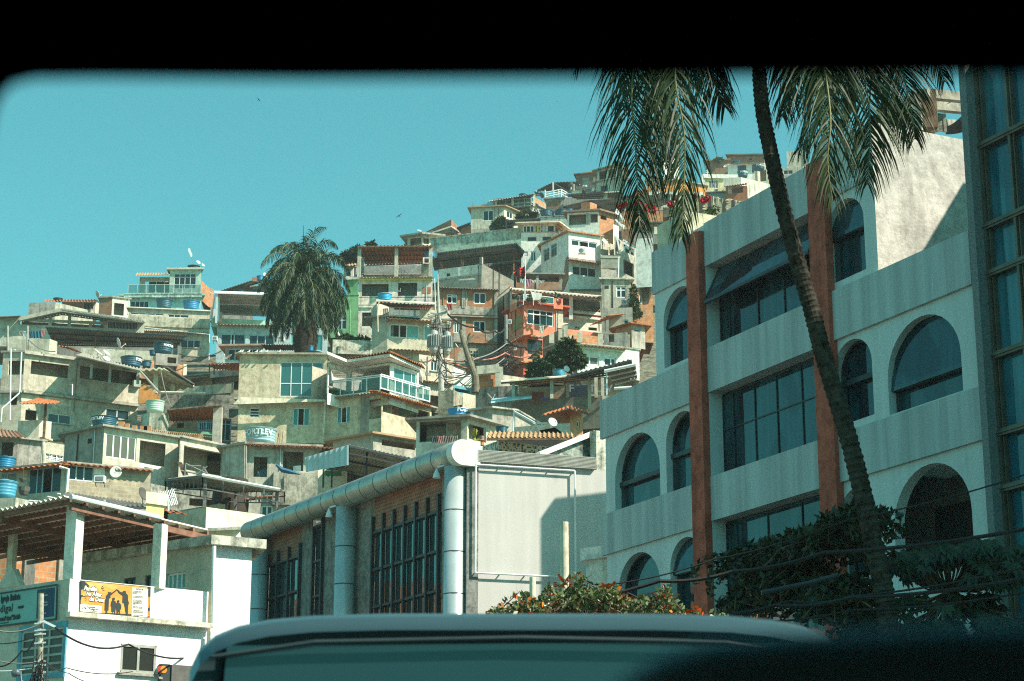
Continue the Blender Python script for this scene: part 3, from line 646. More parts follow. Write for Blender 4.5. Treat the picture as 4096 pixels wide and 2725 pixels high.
def finwin(a, b, zw, n, finup, rows):
    a, b = sorted((a, b)); m = MB()
    for k in range(n + 1):
        q = a + (b - a) * k / n; FT.box(m, q - .045, q + .045, .5, zw + finup, 0, .12)
    for r in range(rows): FT.box(m, a, b, zw - r * 1.22 - .04, zw - r * 1.22 + .04, -.02, .09)
    w = m.build('tall_window', STEEL, SB); g_ = MB(); FT.box(g_, a, b, .5, zw, -.06, -.03); g_.build('pane', SBG, w)
finwin(edges[1] + .1, edges[2] - .05, zW1, 6, .55, 9); finwin(edges[6], edges[7], zW2, 3, .45, 8); finwin(edges[4], edges[5], ztop - .6, 1, .3, 9)
# long white side wall of the same building
crop(1700, 1600, 1.742)
zF = P(292, 348, 58).z; a = PZ(292, 348, zF); b = PZ(1180, 406, zF); FW = Face(a, b); WW = facade((.57, .56, .53), .05, .02)
print('FW az', math.degrees(math.atan2(FW.u.x, FW.u.y)), FW.L)
m = MB(); zf0 = FW.sz(292, 432)[1]; FW.box(m, 0, FW.L, zf0, zF, -.1, .12); m.build('metal_fascia', plain('ribbed_fascia', (.36, .37, .33), .6, .2), SB)
m = MB(); 
for k in range(9): z = zf0 + (zF - zf0) * (k + .5) / 9; FW.box(m, 0, FW.L, z - .012, z + .012, .12, .14)
m.build('fascia_ribs', plain('ribbed_fascia', (.36, .37, .33), .6, .2), SB)
m = MB(); wall_mb(m, FW, .35, FW.L + 1.6, 0, zf0, [], 0); m.quad(FW.p(FW.L + 1.6, 0), FW.p(FW.L + 1.6, zf0), FW.p(FW.L + 1.6, zf0, -9), FW.p(FW.L + 1.6, 0, -9)); m.build('side_wall', WW, SB)
m = MB(); FW.box(m, 0, .36, 0, zf0, -.3, .03); m.build('stone_pier', GRST, SB)
m = MB(); m.prism([Vector((p.x, p.y, zF - .3)) for p in (FW.p(0, 0, -.05), FW.p(FW.L, 0, -.05), FW.p(FW.L, 0, -12), FT.p(edges[8], 0, -1))], (0, 0, .1)); m.build('roof_slab', CONC, SB)
m = MB(); x0, x1 = FW.sz(345, 450)[0], FW.sz(1033, 500)[0]; z1, z0 = FW.sz(345, 450, .14)[1], FW.sz(345, 1205, .14)[1]
for z in (z0, z1): m.tube([FW.p(x0, z, .14), FW.p(x1, z, .14)], .03, 6)
for x in (x0, x1): m.tube([FW.p(x, z0, .14), FW.p(x, z1, .14)], .03, 6)
for k in range(5):
    for z in (z0, z1): m.bar(FW.p(x0 + (x1 - x0) * k / 4, z, 0), FW.p(x0 + (x1 - x0) * k / 4, z, .14), .03)
tag(m.build('sign_frame', WFR), 'empty white tubular sign frame fixed to the blank side wall', 'sign frame')
for x, yt, w_, lb in ((970, 852, 60, 'tall cut off white concrete post standing before the blank wall'), (750, 1237, 45, 'short rusty topped white pipe rising from the flowering bush')):
    q = P(x, yt, 33); r = w_ / 1.742 / px_m(33) / 2; m = MB(); m.lathe((q.x, q.y, 0), [(r * 1.05, 0), (r, q.z)], 14); tag(m.build('post', plaster((.60, .57, .45), .6), smooth=False), lb, 'post')
# ================================================================= church building, lower left
crop(0, 2000, 2.163)
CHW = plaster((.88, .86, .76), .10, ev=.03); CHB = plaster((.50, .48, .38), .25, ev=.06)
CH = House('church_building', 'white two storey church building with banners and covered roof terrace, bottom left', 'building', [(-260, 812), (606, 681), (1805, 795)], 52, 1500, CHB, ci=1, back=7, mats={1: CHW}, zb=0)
CH.roofed = True; zsl = CH.faces[1].sz(620, 985)[1]; CH.floors.append((zsl - .14, .14))
CH.box(1, 606, 962, 1845, 1108, -.02, .30, 'balcony_slab', plaster((.62, .60, .48), .95, ev=.25))
w_, _ = CH.win(1, 1048, 1242, 1345, 1508, xs=(.5,), frame=plain('grey_frame', (.36, .38, .34), .5, .2), pane=glass('smoked_glass', (.03, .035, .03), .15, .3), rec=.06, fw=.07, sill=True)
f = CH.faces[0]; r = f.rect(200, 1140, 540, 1490); m = MB()
BLF = plain('blue_trim', (.10, .36, .46), .7)
for q in ((r[0] - .12, r[1] + .12, r[3], r[3] + .13), (r[0] - .12, r[1] + .12, r[2] - .13, r[2]), (r[0] - .12, r[0], r[2], r[3]), (r[1], r[1] + .12, r[2], r[3])): f.box(m, *q, 0, .05)
m.build('window_trim', BLF, CH.root)
CH.win(0, 200, 1140, 540, 1490, xs=(.33, .66), zs=(.2, .4, .6, .8), frame=plain('pale_steel', (.42, .44, .38), .6), rec=.04, fw=.06, name='barred_window', pane=glass('frosted', (.05, .055, .045), .4, .3))
# gable piece on the sign wall
m = MB(); pts = []
for x, y in ((-40, 770), (70, 588), (105, 590), (165, 742)):
    s_, z_ = f.sz(x, y); pts.append(f.p(s_, z_, -.02))
m.prism(pts, -f.n * .2); m.build('gable', CHB, CH.root)
# terrace posts and canopy
CW_ = plaster((.74, .72, .60), .5)
def post3(x, ytop, ybot, d, w, parent, mat, name='post'):
    a = P(x, ytop, d); b = P(x, ybot, d); m = MB(); m.bar(Vector((a.x, a.y, b.z)), a, w, w, up=(.43, .9, 0)); return m.build(name, mat, parent)
post3(657, 60, 690, 52.25, .34, CH.root, CW_); post3(1392, 215, 770, 53.6, .28, CH.root, CW_); post3(125, 175, 700, 57, .2, CH.root, CW_)
zc = P(612, 22, 51.6).z
Fp, Rp, Bp = P(612, 22, 51.6), PZ(1800, 296, zc), PZ(655, 482, zc); Lp = Fp + Bp - Rp
CAN = empty('canopy', (Fp.x, Fp.y, zc - .4), 'large corrugated canopy on red brown beams over the church terrace', 'canopy')
m = MB(); e = (Fp - Bp).normalized() * .3; h = Vector((0, 0, .12)); sheet(m, Lp + (Lp - Fp) * .5 + h, Rp + e * 0 + h, Rp + h + (Fp - Lp) * 0, Lp + h, .2, .04)
m = MB(); Lf = Fp + (Lp - Bp) * 0
# the sheets run from the front left edge (F-L side) to the back right edge
sheet(m, Fp + h + (Fp - Rp).normalized() * .25, Lp + h + (Lp - Fp).normalized() * 2, Bp + h + (Lp - Fp).normalized() * 2, Rp + h, .22, .04); m.build('corrugated_roof', plain('sheet_roof', (.72, .70, .60), .8, 0, .15, .8), CAN)
RB_ = plain('red_beam', (.24, .12, .08), .8, 0, .25, 3)
m = MB()
for t in (0, .5, 1): a = Fp.lerp(Lp, t); b = Rp.lerp(Bp, t); m.bar(a - Vector((0, 0, .12)), b - Vector((0, 0, .12)), .09, .16)
m.build('main_beams', RB_, CAN)
for t in [k / 9 for k in range(10)]:
    m = MB(); a = Fp.lerp(Rp, t); b = Lp.lerp(Bp, t) + (Lp - Fp) * .4; m.bar(a + Vector((0, 0, .02)), b + Vector((0, 0, .02)), .07, .12); m.build('beam', RB_, CAN)
m = MB(); m.tube([Fp + e + Vector((0, 0, .1)), Fp.lerp(Rp, .63) + e + Vector((0, 0, .1))], .07, 8); m.build('gutter', WFR, CAN)
# rear volume behind the terrace
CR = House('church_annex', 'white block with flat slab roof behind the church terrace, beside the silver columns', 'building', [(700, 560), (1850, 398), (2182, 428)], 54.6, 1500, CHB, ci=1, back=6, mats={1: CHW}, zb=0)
CR.slab(.3, .26, mat=MOSS); CR.win(0, 1440, 640, 1600, 765, xs=(.25, .5, .75), pane=CURTT, name='barred_window'); CR.win(0, 1255, 655, 1345, 800, xs=(), frame=STEEL, name='door'); CR.win(0, 1070, 680, 1168, 790, xs=(.5,), frame=STEEL)
m = MB(); m.tube([P(1852, 400, 54.3), P(1842, 1090, 54.3)], .06, 8); m.tube([P(1825, 1140, 54.3), P(1812, 1560, 54.3)], .06, 8); m.build('drain_pipe', WFR, CR.root)
CR.done(); CH.done()
crop(0, 2000, 2.163)
BB = House('brick_house', 'unfinished orange hollow brick building under the church canopy, far left', 'house', [(-300, 430), (135, 425), (545, 470)], 70, 900, BRICK2, ci=1, back=6); BB.post(1, 270, 430, 900, .12, .42, GREYD, 'concrete_post'); BB.post(1, 545, 470, 700, .12, .25, GREYP, 'concrete_post'); BB.done()
# ---- family banner
crop(300, 2300, 7.366); f = CH.faces[1]
BN = empty('family_banner', tuple(f.p(f.sz(1200, 1200)[0], f.sz(1200, 1200)[1], .05)), 'orange sunset banner with black family silhouettes and white lettering on the balcony', 'banner')
def pl(pts, o, mat, name, par, face=None, th=.006):
    fc = face or f; m = MB(); m.prism([fc.p(*fc.sz(x, y, o), o) for x, y in pts], fc.n * th); return m.build(name, mat, par)
BLK = plain('banner_black', (.025, .04, .04), .7, 0, .05); BW = plain('banner_white', (.80, .79, .68), .7, 0, .02)
mo, n_, l_, b_ = newmat('sunset_print'); tc = n_.new('ShaderNodeTexCoord'); cc = ramp(n_, l_, noise(n_, l_, tc.outputs['Object'], 1.1, 5, .6, (1, 1, 2.4)), [(.30, (.72, .24, .03)), (.5, (.74, .34, .06)), (.70, (.80, .55, .20))]); l_.new(cc, b_.inputs['Base Color']); b_.inputs['Roughness'].default_value = .7
pl([(150, 160), (2230, 355), (2200, 1305), (145, 1145)], .03, BLK, 'banner_border', BN)
pl([(190, 185), (2130, 365), (2120, 1180), (160, 1085)], .037, mo, 'banner_print', BN)
pl([(178, 180), (255, 170), (345, 250), (430, 330), (330, 370), (250, 420), (185, 430)], .046, BLK, 'leaf_shape', BN); pl([(165, 585), (230, 600), (250, 640), (190, 640), (180, 720), (162, 700)], .046, BLK, 'leaf_shape', BN)  # black leaf shapes on the banner
pl([(2150, 1080), (2200, 1060), (2190, 1220), (2140, 1225)], .046, plain('flame_print', (.7, .2, .03), .7), 'flame', BN); pl([(2150, 640), (2200, 660), (2190, 960), (2150, 980)], .046, plain('flame_print', (.7, .3, .05), .7), 'flame', BN)
sil = [[(870, 1045), (880, 800), (865, 760), (910, 700), (915, 620), (950, 570), (985, 565), (975, 500), (1010, 510), (1050, 505), (1080, 530), (1190, 450), (1215, 420), (1240, 430), (1235, 460), (1110, 560), (1040, 620), (1050, 680), (1000, 690), (1000, 760), (985, 1050), (955, 1050), (950, 1150), (905, 1150), (900, 1048)],
 [(1235, 440), (1260, 430), (1330, 500), (1410, 515), (1410, 480), (1450, 465), (1495, 480), (1505, 545), (1555, 590), (1565, 750), (1588, 830), (1565, 930), (1560, 1170), (1515, 1180), (1490, 1100), (1445, 830), (1395, 825), (1405, 620), (1385, 600), (1290, 530)],
 [(1100, 740), (1095, 690), (1130, 665), (1170, 680), (1180, 720), (1150, 755), (1200, 785), (1210, 870), (1190, 1080), (1180, 1155), (1155, 1155), (1150, 1080), (1120, 1080), (1110, 1155), (1090, 1155), (1090, 1080), (1070, 1075), (1072, 950), (1050, 890), (1065, 790)],
 [(1240, 800), (1235, 760), (1270, 740), (1310, 760), (1308, 800), (1290, 820), (1340, 850), (1365, 920), (1355, 1035), (1335, 930), (1325, 1160), (1300, 1160), (1285, 1050), (1260, 1160), (1235, 1155), (1215, 1020), (1205, 870), (1215, 840)]]
for q in sil: pl(q, .048, BLK, 'silhouette', BN)
pl([(1690, 370), (2150, 415), (2130, 1250), (1665, 1205)], .046, BW, 'psalm_panel', BN); pl([(160, 860), (775, 920), (770, 1125), (152, 1070)], .046, BW, 'church_panel', BN)
un = f.u if f.u.x > 0 else -f.u
def tx(x, y, body, hpx, mat, par, nm='lettering', sx=1, bold=0, o=.056, face=None, ax=1, depth=.003, shear=0, sp=1):
    fc = face or f; s_, z_ = fc.sz(x, y, o); u_ = fc.u if fc.u.x > 0 else -fc.u; s2, z2 = fc.sz(x, y - hpx, o); return text(nm, body, mat, par, fc.p(s_, z_, o), u_, fc.n, (z2 - z_) * 1.4, depth, shear, sx, bold, sp)
for x, y, b, h_ in ((265, 445, 'Família', 130), (330, 600, 'no Altar', 130), (415, 760, 'de Deus', 130)):
    tx(x, y, b, h_, BLK, BN, bold=.02, sx=.80, o=.050, shear=.15); tx(x, y, b, h_, BW, BN, bold=.006, sx=.80, o=.056, shear=.15)
tx(1800, 430, 'SALMOS 128:', 42, BLK, BN, sx=.72)
for k, (y, t_) in enumerate(((475, '1  BEM AVENTURADO AQUELE QUE'), (512, 'TEME AO SENHOR E ANDA NOS'), (545, 'SEUS CAMINHOS.'), (620, '2  POIS COMERAS DO TRABALHO DAS'), (655, 'TUAS MAOS, FELIZ SERAS, E TE IRA BEM.'), (730, '3  A TUA MULHER SERA COMO A'), (765, 'VIDEIRA FRUTIFERA AOS LADOS DA'), (800, 'TUA CASA; OS TEUS FILHOS COMO'), (832, 'PLANTAS DE OLIVEIRA A RODA DA'), (860, 'TUA MESA.'), (930, '4  EIS QUE ASSIM SERA ABENCOADO'), (965, 'O HOMEM QUE TEME AO SENHOR.'), (1040, '5  O SENHOR TE ABENCOARA DESDE'), (1075, 'SIAO, E TU VERAS O BEM DE JERUSALEM'), (1105, 'EM TODOS OS DIAS DA TUA VIDA.'), (1175, '6  E VERAS OS FILHOS DE TEUS FILHOS'), (1205, 'E A PAZ SOBRE ISRAEL.'))): tx(1700, y + 8, t_, 20, BLK, BN, sx=.70, depth=.002)
tx(350, 955, 'Primeira Igreja Batista', 36, BLK, BN, sx=.62); tx(430, 1030, 'Vidigal', 58, BLK, BN, sx=.9); tx(360, 1065, 'Mas o justo pela sua fé viverá. Hc 2:4b', 22, BLK, BN, sx=.68)
m = MB()
for a_, b_2 in (((195, 1005), (270, 960)), ((270, 960), (330, 1005)), ((322, 945), (322, 990)), ((412, 985), (440, 985)), ((620, 1015), (680, 1020))): m.bar(f.p(*f.sz(*a_, .056), .056), f.p(*f.sz(*b_2, .056), .056), .012)
m.build('emblem', BLK, BN)
for q in ([(775, 360), (830, 310), (835, 335), (800, 365)], [(760, 400), (850, 368), (858, 390), (800, 405)], [(790, 430), (870, 445), (872, 458), (820, 450)], [(255, 620), (325, 640), (300, 650), (265, 640)], [(275, 700), (360, 655), (310, 700)], [(290, 775), (355, 705), (320, 765)]): pl(q, .048, BLK, 'accent', BN)
# ---- church name board on the shaded wall
crop(0, 2300, 7.84); f0 = CH.faces[0]
NB = empty('church_name_board', tuple(f0.p(*f0.sz(400, 1500), .05)), 'pale teal church name board with dark blue timetable panel on the shaded left wall', 'sign')
TB = plain('teal_board', (.22, .46, .42), .7, 0, .06, 1); DB = plain('navy_panel', (.012, .055, .12), .6, 0, .05); YT = plain('olive_lettering', (.30, .28, .08), .7)
NBq = [(-500, 675), (1770, 320), (1740, 1360), (-500, 1640)]
pl(NBq, .04, TB, 'board', NB, f0); pl([(1175, 470), (1720, 395), (1685, 1295), (1140, 1370)], .05, DB, 'timetable_panel', NB, f0)
m = MB(); fr = [f0.p(*f0.sz(x, y, .06), .06) for x, y in ((-500, 660), (1800, 305), (1765, 1385), (-500, 1665))]
for a_, b_2 in ((0, 1), (1, 2), (2, 3)): m.bar(fr[a_], fr[b_2], .035)
m.build('frame', STEEL, NB)
tx(20, 845, 'Igreja Batista', 190, BLK, NB, sx=.62, bold=.012, face=f0, o=.06, sp=1.12)
tx(-5, 1180, 'digal', 230, BLK, NB, sx=.96, bold=.004, face=f0, o=.06, sp=1.15); m = MB(); m.bar(f0.p(*f0.sz(575, 1022, .062), .062), f0.p(*f0.sz(725, 995, .062), .062), .03, .06); m.build('dash', BLK, NB)
tx(-10, 1450, 'a sua fé viverá." Hc 2:4b', 135, BLK, NB, sx=.56, bold=.012, face=f0, o=.06); tx(-20, 1540, 'em 10 de novembro de 1985', 40, BLK, NB, sx=.7, face=f0, o=.06)
for x, y, b, mt in ((1200, 590, 'Escola Bíblica Dominical:', YT), (1230, 690, 'Domingo - 09h às 10h30', BW), (1215, 820, '       Cultos:', YT), (1230, 905, 'Domingo - 10h30 às 12h', BW), (1230, 990, '                - 18h30 às 20h', BW), (1215, 1160, 'Culto de Oração:', YT), (1230, 1245, 'Quarta - 19h às 20h', BW)): tx(x, y, b, 44, mt, NB, sx=.66, face=f0, o=.062)
# shop sign under the window
crop(0, 2000, 2.163); f = CH.faces[1]
SS = empty('shop_sign', tuple(f.p(*f.sz(1400, 1560), .2)), 'dark shop sign with overlapping red and orange discs beneath the sliding window', 'sign')
m = MB(); f.box(m, f.sz(1365, 1500)[0], f.sz(1440, 1500)[0], f.sz(1400, 1640)[1], f.sz(1400, 1425)[1], .02, .2); m.build('sign_box', BLK, SS)
m = MB(); f.box(m, f.sz(1448, 1500)[0], f.sz(1760, 1500)[0], f.sz(1400, 1640)[1], f.sz(1460, 1432)[1], .02, .25); m.build('shutter_box', plain('grey_panel', (.12, .12, .11), .6), SS)
for x, c in ((1390, (.45, .03, .02)), (1415, (.65, .25, .03))):
    m = MB(); s_, z_ = f.sz(x, 1468, .21); m.prism([f.p(s_ + .10 * math.cos(k * .42), z_ + .10 * math.sin(k * .42), .205 + (x - 1390) * .0004) for k in range(15)], f.n * .006); m.build('disc', plain('disc', c, .6), SS)
tx(1372, 1548, 'VISA', 20, BW, SS, sx=.7, o=.21, face=f)

# ---------------- wooden pole with cables in front of the church
def cable(pts, rad, mat, label=None, parent=None, name='cable', n=14, sag=.6, group=None, cat='cable'):
    m = MB()
    for p, q in zip(pts, pts[1:]):
        c = []
        for k in range(n + 1): t = k / n; z = p.lerp(q, t); z = z + Vector((0, 0, -sag * 4 * t * (1 - t))); c.append(z)
        m.tube(c, rad, 5)
    o = m.build(name, mat, parent)
    if parent is None: tag(o, label, cat, group)
    return o
WP = empty('utility_pole', (P(352, 1568, 44).x, 44, 0), 'slender wooden utility pole with metal bands before the church, bottom left', 'utility pole')
t_, b_ = P(355, 812, 44), P(345, 1568, 44); m = MB(); m.tube([Vector((b_.x, 44, 0)), b_, t_], .065, 12); m.build('pole', plain('pole_wood', (.34, .33, .26), .9, 0, .3, 6), WP)
for y in (1075, 1135, 1170, 1245, 1405, 1440, 1500): m = MB(); c = P(352, y, 44); m.lathe((c.x, c.y, c.z), [(.075, 0), (.075, .05)], 12); m.bar(c + Vector((-.12, -.08, 0)), c + Vector((.13, -.08, .02)), .03); m.build('metal_band', ALU, WP)
m = MB(); m.bar(P(375, 1048, 43.9), P(478, 1098, 43.9), .05); m.build('bracket', WFR, WP)
crop(0, 2450, 4.714)
pw = lambda x, y: P(x, y, 43.8)
cable([pw(1040, 290), P(2420, 600, 50), P(3900, 760, 56)], .025, WIRE, 'thick twisted black cable sagging from the pole bracket across the white church wall', sag=.25)
cable([pw(-60, 335), pw(760, 215)], .018, WIREL, 'pale twisted cable reaching the pole from the left margin', sag=.1)
cable([pw(-60, 1010), pw(420, 715), pw(660, 490)], .018, WIRE, 'black cable curving up from the lower left corner to the pole', sag=.12)
cable([pw(-60, 905), pw(700, 935)], .014, WIREL, 'light rope like cable left of the pole, lowest metal band', sag=.05)
cable([pw(-60, 1110), pw(590, 1055)], .016, ALU, 'straight pale pipe like cable above the lamp head', sag=.02)
cable([pw(-60, 590), pw(690, 450)], .012, WIRE, 'thin black wire crossing the teal board wall to the pole', sag=.05)
cable([pw(800, 930), P(1250, 1045, 47), P(2500, 1115, 51)], .012, WIRE, 'thin black wire running right from the pole below the sliding window', sag=.1)
cable([pw(800, 900), P(1300, 1150, 48), P(1800, 1340, 50)], .012, WIRE, 'thin wire dropping right from the pole to the frame bottom', sag=.05)
m = MB(); a, b = pw(225, 1165), pw(375, 1120); m.tube([a.lerp(b, k / 5) for k in range(6)], [.06, .085, .09, .09, .085, .05], 12); m.tube([pw(385, 1115), pw(400, 1300), pw(700, 1420)], .03, 6); tag(m.build('street_lamp', plain('lamp_grey', (.12, .17, .19), .4, .3), smooth=True), 'blue grey street lamp head on a curved arm left of the wooden pole', 'street lamp')
m = MB(); random.seed(3)
for k in range(26):
    y = random.uniform(950, 1400); c = pw(random.uniform(640, 820), y); q = [c + Vector((random.uniform(-.14, .14), random.uniform(-.1, .1), random.uniform(-.5, .3))) for _ in range(4)]; m.tube(q, .009, 4)
m.build('cable_bundle', WIRE, WP)
# ================================================================= hill under the houses
def ip(x, tab):
    if x <= tab[0][0]: return tab[0][1]
    for (a, b), (c, d) in zip(tab, tab[1:]):
        if x <= c: return b + (d - b) * (x - a) / (c - a)
    return tab[-1][1]
crop(0, 0, 1)
DT = [(640, 292), (1000, 246), (1200, 221), (1350, 201), (1500, 172), (1700, 142), (1850, 127), (2000, 111), (2200, 90), (2500, 68), (3000, 62)]
RT = [(-1500, 1600), (0, 1420), (500, 1300), (900, 1330), (1300, 1180), (1600, 1080), (1900, 1000), (2150, 860), (2500, 760), (2800, 690), (3200, 720), (3600, 900), (5200, 1300)]
nx_, ny_ = 90, 46; vs = []
for j in range(ny_ + 1):
    for i in range(nx_ + 1):
        x = -1500 + 6700 * i / nx_; yr = ip(x, RT) + 70
        if j <= 36: y = 3000 + (yr - 3000) * j / 36; p = P(x, y, ip(y, [(a, b) for a, b in DT][::1])); p.z -= .6
        else: p = P(x, yr, ip(yr, DT) + (j - 36) * 22); z0 = P(x, yr, ip(yr, DT)).z; p.z = z0 * max(0, 1 - ((j - 36) / 10) ** 1.5 * .8) - (j - 36) * 1
        p.z = max(p.z, -1) if j > 2 else -1.5; vs.append(p)
m = MB(); m.add(vs, [(j * (nx_ + 1) + i, j * (nx_ + 1) + i + 1, (j + 1) * (nx_ + 1) + i + 1, (j + 1) * (nx_ + 1) + i) for j in range(ny_) for i in range(nx_)])
tag(m.build('hillside', plaster((.17, .165, .12), .9, ev=.35), smooth=True), kind='structure')
# ================================================================= the vehicle the view is taken from, and the van ahead
crop(0, 0, 1)
BLACK = plain('cabin_lining', (.002, .002, .002), 1, 0, .1, spec=0.0)
CAB = empty('car_cabin', (0, 0, 0.3), 'black blurred interior of the car framing the view at the top', 'car interior')
ed = [(-300, 2600), (-230, 1700), (-150, 1150), (-75, 800), (-45, 600), (-25, 470), (0, 395), (50, 340), (140, 318), (400, 315), (1200, 322), (2300, 316), (3200, 306), (4096, 300), (4700, 302)]
rows = []
for x, y in ed:
    p = P(x, y, .60); rows.append(p)
m = MB(); N = len(rows); up = []
for (x, y), p in zip(ed, rows):
    if y > 400: q = Vector((-.80, p.y + .02, p.z)); r_ = Vector((-.80, -.6, p.z)) 
    else: q = p + Vector((0, -.02, .22)); r_ = Vector((p.x, -.6, 1.4 + .55))
    up.append((p, q, r_))
for i in range(N - 1):
    for k in range(2):
        a, b, c, d = up[i][k], up[i + 1][k], up[i + 1][k + 1], up[i][k + 1]; m.quad(a, b, c, d)
m.build('windscreen_frame', BLACK, CAB)
m = MB()
m.prism([(-.85, -.8, 2.0), (.85, -.8, 2.0), (.85, .62, 2.0), (-.85, .62, 2.0)], (0, 0, .05)); m.build('roof_lining', BLACK, CAB)
m = MB(); m.prism([(-.88, -.8, .3), (-.88, .5, .3), (-.88, .5, 1.05), (-.88, -.8, 1.05)], (.04, 0, 0)); m.prism([(.84, -.8, .3), (.84, .7, .3), (.84, .7, 2.05), (.84, -.8, 2.05)], (.04, 0, 0)); m.prism([(-.85, -.85, .3), (.85, -.85, .3), (.85, -.85, 2.0), (-.85, -.85, 2.0)], (0, .04, 0)); m.prism([(-.85, -.8, .26), (.85, -.8, .26), (.85, .7, .26), (-.85, .7, .26)], (0, 0, .04)); m.build('cabin_shell', BLACK, CAB)
# seat back in front of the eye, low right
SEAT = plain('seat_fabric', (.16, .32, .36), .6, 0, .1)
m = MB(); top = [(2330, 2900), (2440, 2790), (2560, 2720), (2720, 2670), (3000, 2640), (3500, 2610), (4300, 2585), (4300, 3700), (2330, 3700)]
m.prism([P(x, y, .62) for x, y in top], (0, -.08, 0)); hs = m.build('headrest', SEAT, CAB)
bv = hs.modifiers.new('bevel', 'BEVEL'); bv.width = .03; bv.segments = 4

# van ahead: lofted body, back window, tyres
VB = plain('van_paint', (.05, .095, .11), .25, .2, .04, .5, .4)
y0 = 4.6; zroof = P(2000, 2492, y0 + .35).z; xl = P(765, 2725, y0).x; xr = P(3400, 2600, y0).x; xc = (xl + xr) / 2; hw = (xr - xl) / 2 + .03
V = empty('van', (xc, y0 + 2.2, 0), 'blurred pale blue grey van seen from behind at the bottom of the view', 'van')
def sect(y, hw, zt, zb, n=15, e=5, cr=.10):
    out = [Vector((xc - hw, y, zb))]; zs = zt - .32
    for k in range(n + 1):
        a = math.pi * (1 - k / n); x = abs(math.cos(a)) ** (2 / e) * (1 if math.cos(a) > 0 else -1) * hw; z = zs + .32 * abs(math.sin(a)) ** (2 / 6); out.append(Vector((xc + x, y, z)))
    out.append(Vector((xc + hw, y, zb))); return out
ys = [(y0, hw * .975, zroof - .060, .45), (y0 + .04, hw * .985, zroof - .025, .42), (y0 + .12, hw, zroof - .006, .4), (y0 + .35, hw, zroof, .4), (y0 + 2.4, hw, zroof + .0, .4), (y0 + 3.6, hw, zroof - .06, .4), (y0 + 4.4, hw * .95, zroof - .7, .4), (y0 + 5.2, hw * .92, zroof - .95, .45)]
m = MB(); S2 = [sect(*q) for q in ys]; n = len(S2[0]); vs = [p for s_ in S2 for p in s_]; fs2 = []
for i in range(len(S2) - 1):
    for k in range(n - 1): fs2.append((i * n + k, i * n + k + 1, (i + 1) * n + k + 1, (i + 1) * n + k))
fs2.append(tuple(range(n))); fs2.append(tuple((len(S2) - 1) * n + k for k in range(n - 1, -1, -1))); fs2.append(tuple([i * n for i in range(len(S2))] + [i * n + n - 1 for i in reversed(range(len(S2)))]))
m.add(vs, fs2); m.build('body', VB, V, smooth=True)
m = MB(); m.prism([(xc - hw * .90, y0 - .03, zroof - .85), (xc + hw * .90, y0 - .03, zroof - .85), (xc + hw * .84, y0 - .012, zroof - .088), (xc - hw * .86, y0 - .012, zroof - .098)], (0, .01, 0)); m.build('rear_window', glass('van_glass', (.012, .038, .046), .18, .5), V)
m = MB(); m.tube([Vector((xc - hw * .9, y0 - .02, zroof - .125)), Vector((xc - hw * .6, y0 - .03, zroof - .092)), Vector((xc, y0 - .03, zroof - .082)), Vector((xc + hw * .6, y0 - .03, zroof - .092)), Vector((xc + hw * .9, y0 - .02, zroof - .125))], .006, 6); m.build('roof_trim', plain('trim_grey', (.025, .04, .045), .5), V)
for sx in (-1, 1):
    m = MB(); m.prism([(xc + sx * hw * .93 - .03, y0 - .03, .95), (xc + sx * hw * .93 + .03, y0 - .03, .95), (xc + sx * hw * .93 + .03, y0 - .03, 1.25), (xc + sx * hw * .93 - .03, y0 - .03, 1.25)], (0, .04, 0)); m.build('tail_light', plain('tail_light', (.35, .02, .02), .3), V)
    for yy in (y0 + .9, y0 + 4.0):
        m = MB(); c = Vector((xc + sx * (hw - .12), yy, .33)); m.tube([c - Vector((.1, 0, 0)), c + Vector((.1, 0, 0))], .33, 20); wh = m.build('wheel', plain('tyre', (.02, .02, .02), .9), V)
        m = MB(); m.tube([c - Vector((.105, 0, 0)), c + Vector((.105, 0, 0))], .2, 16); m.build('rim', ALU, wh)
m = MB(); m.prism([(xc - hw * .95, y0 - .08, .42), (xc + hw * .95, y0 - .08, .42), (xc + hw * .95, y0 - .08, .62), (xc - hw * .95, y0 - .08, .62)], (0, .12, 0)); m.build('bumper', STEEL, V)
# ================================================================= hillside, left part
L1 = (0, 1000, 2.6133); L2 = (0, 1500, 2.6133)
crop(*L1)
# turquoise house on the left skyline
t = H('turquoise hilltop house with glass balcony rail, left skyline', [(1295, 492), (2108, 488)], 212, 700, TURQ, wins=[(0, 1365, 535, 1552, 606, dict(xs=(.25, .5, .75), cur=[(.1, .9, CURT)]))], slab=(.5, .22, None, MINT), back=8)
h = H('', [(1778, 212), (2106, 210)], 213, 480, plaster((.40, .52, .44), .5), root=t.root, wins=[(0, 1822, 248, 2042, 406, dict(xs=(.25, .5, .75), zs=(.78,), cur=[(.08, .96, plain('checked_curtain', (.20, .22, .24), .9, 0, .3, 14))]))], slab=(.35, .22, None, MOSS), back=6)
h = H('', [(1462, 285), (1778, 285)], 213.6, 480, plaster((.46, .52, .44), .4), root=t.root, wins=[(0, 1510, 325, 1715, 448, dict(xs=(.22, .6), open_=0))], holes=[(0, 1722, 322, 1770, 455)], done=False); h.roofed = True; h.done()
awning('', [(1408, 268, 211.5), (1782, 256, 211.5), (1790, 240, 217), (1430, 240, 217)], TILEY, period=.3, amp=.06, root=t.root)
t.rail(0, 1342, 366, 2098, 456, .42, 8); t.box(0, 1295, 455, 2110, 492, 0, .5, 'balcony_edge', plaster((.45, .62, .55), .95, ev=.3))
h = H('orange brick gable wall behind the turquoise house', [(2106, 320), (2190, 400), (2230, 408)], 219, 520, BRICK2, ci=0, back=5)
tank(1952, 165, 2092, 200, 215, 'black domed tank on the turquoise house roof beside two dishes', plain('black_plastic', (.02, .05, .06), .6))
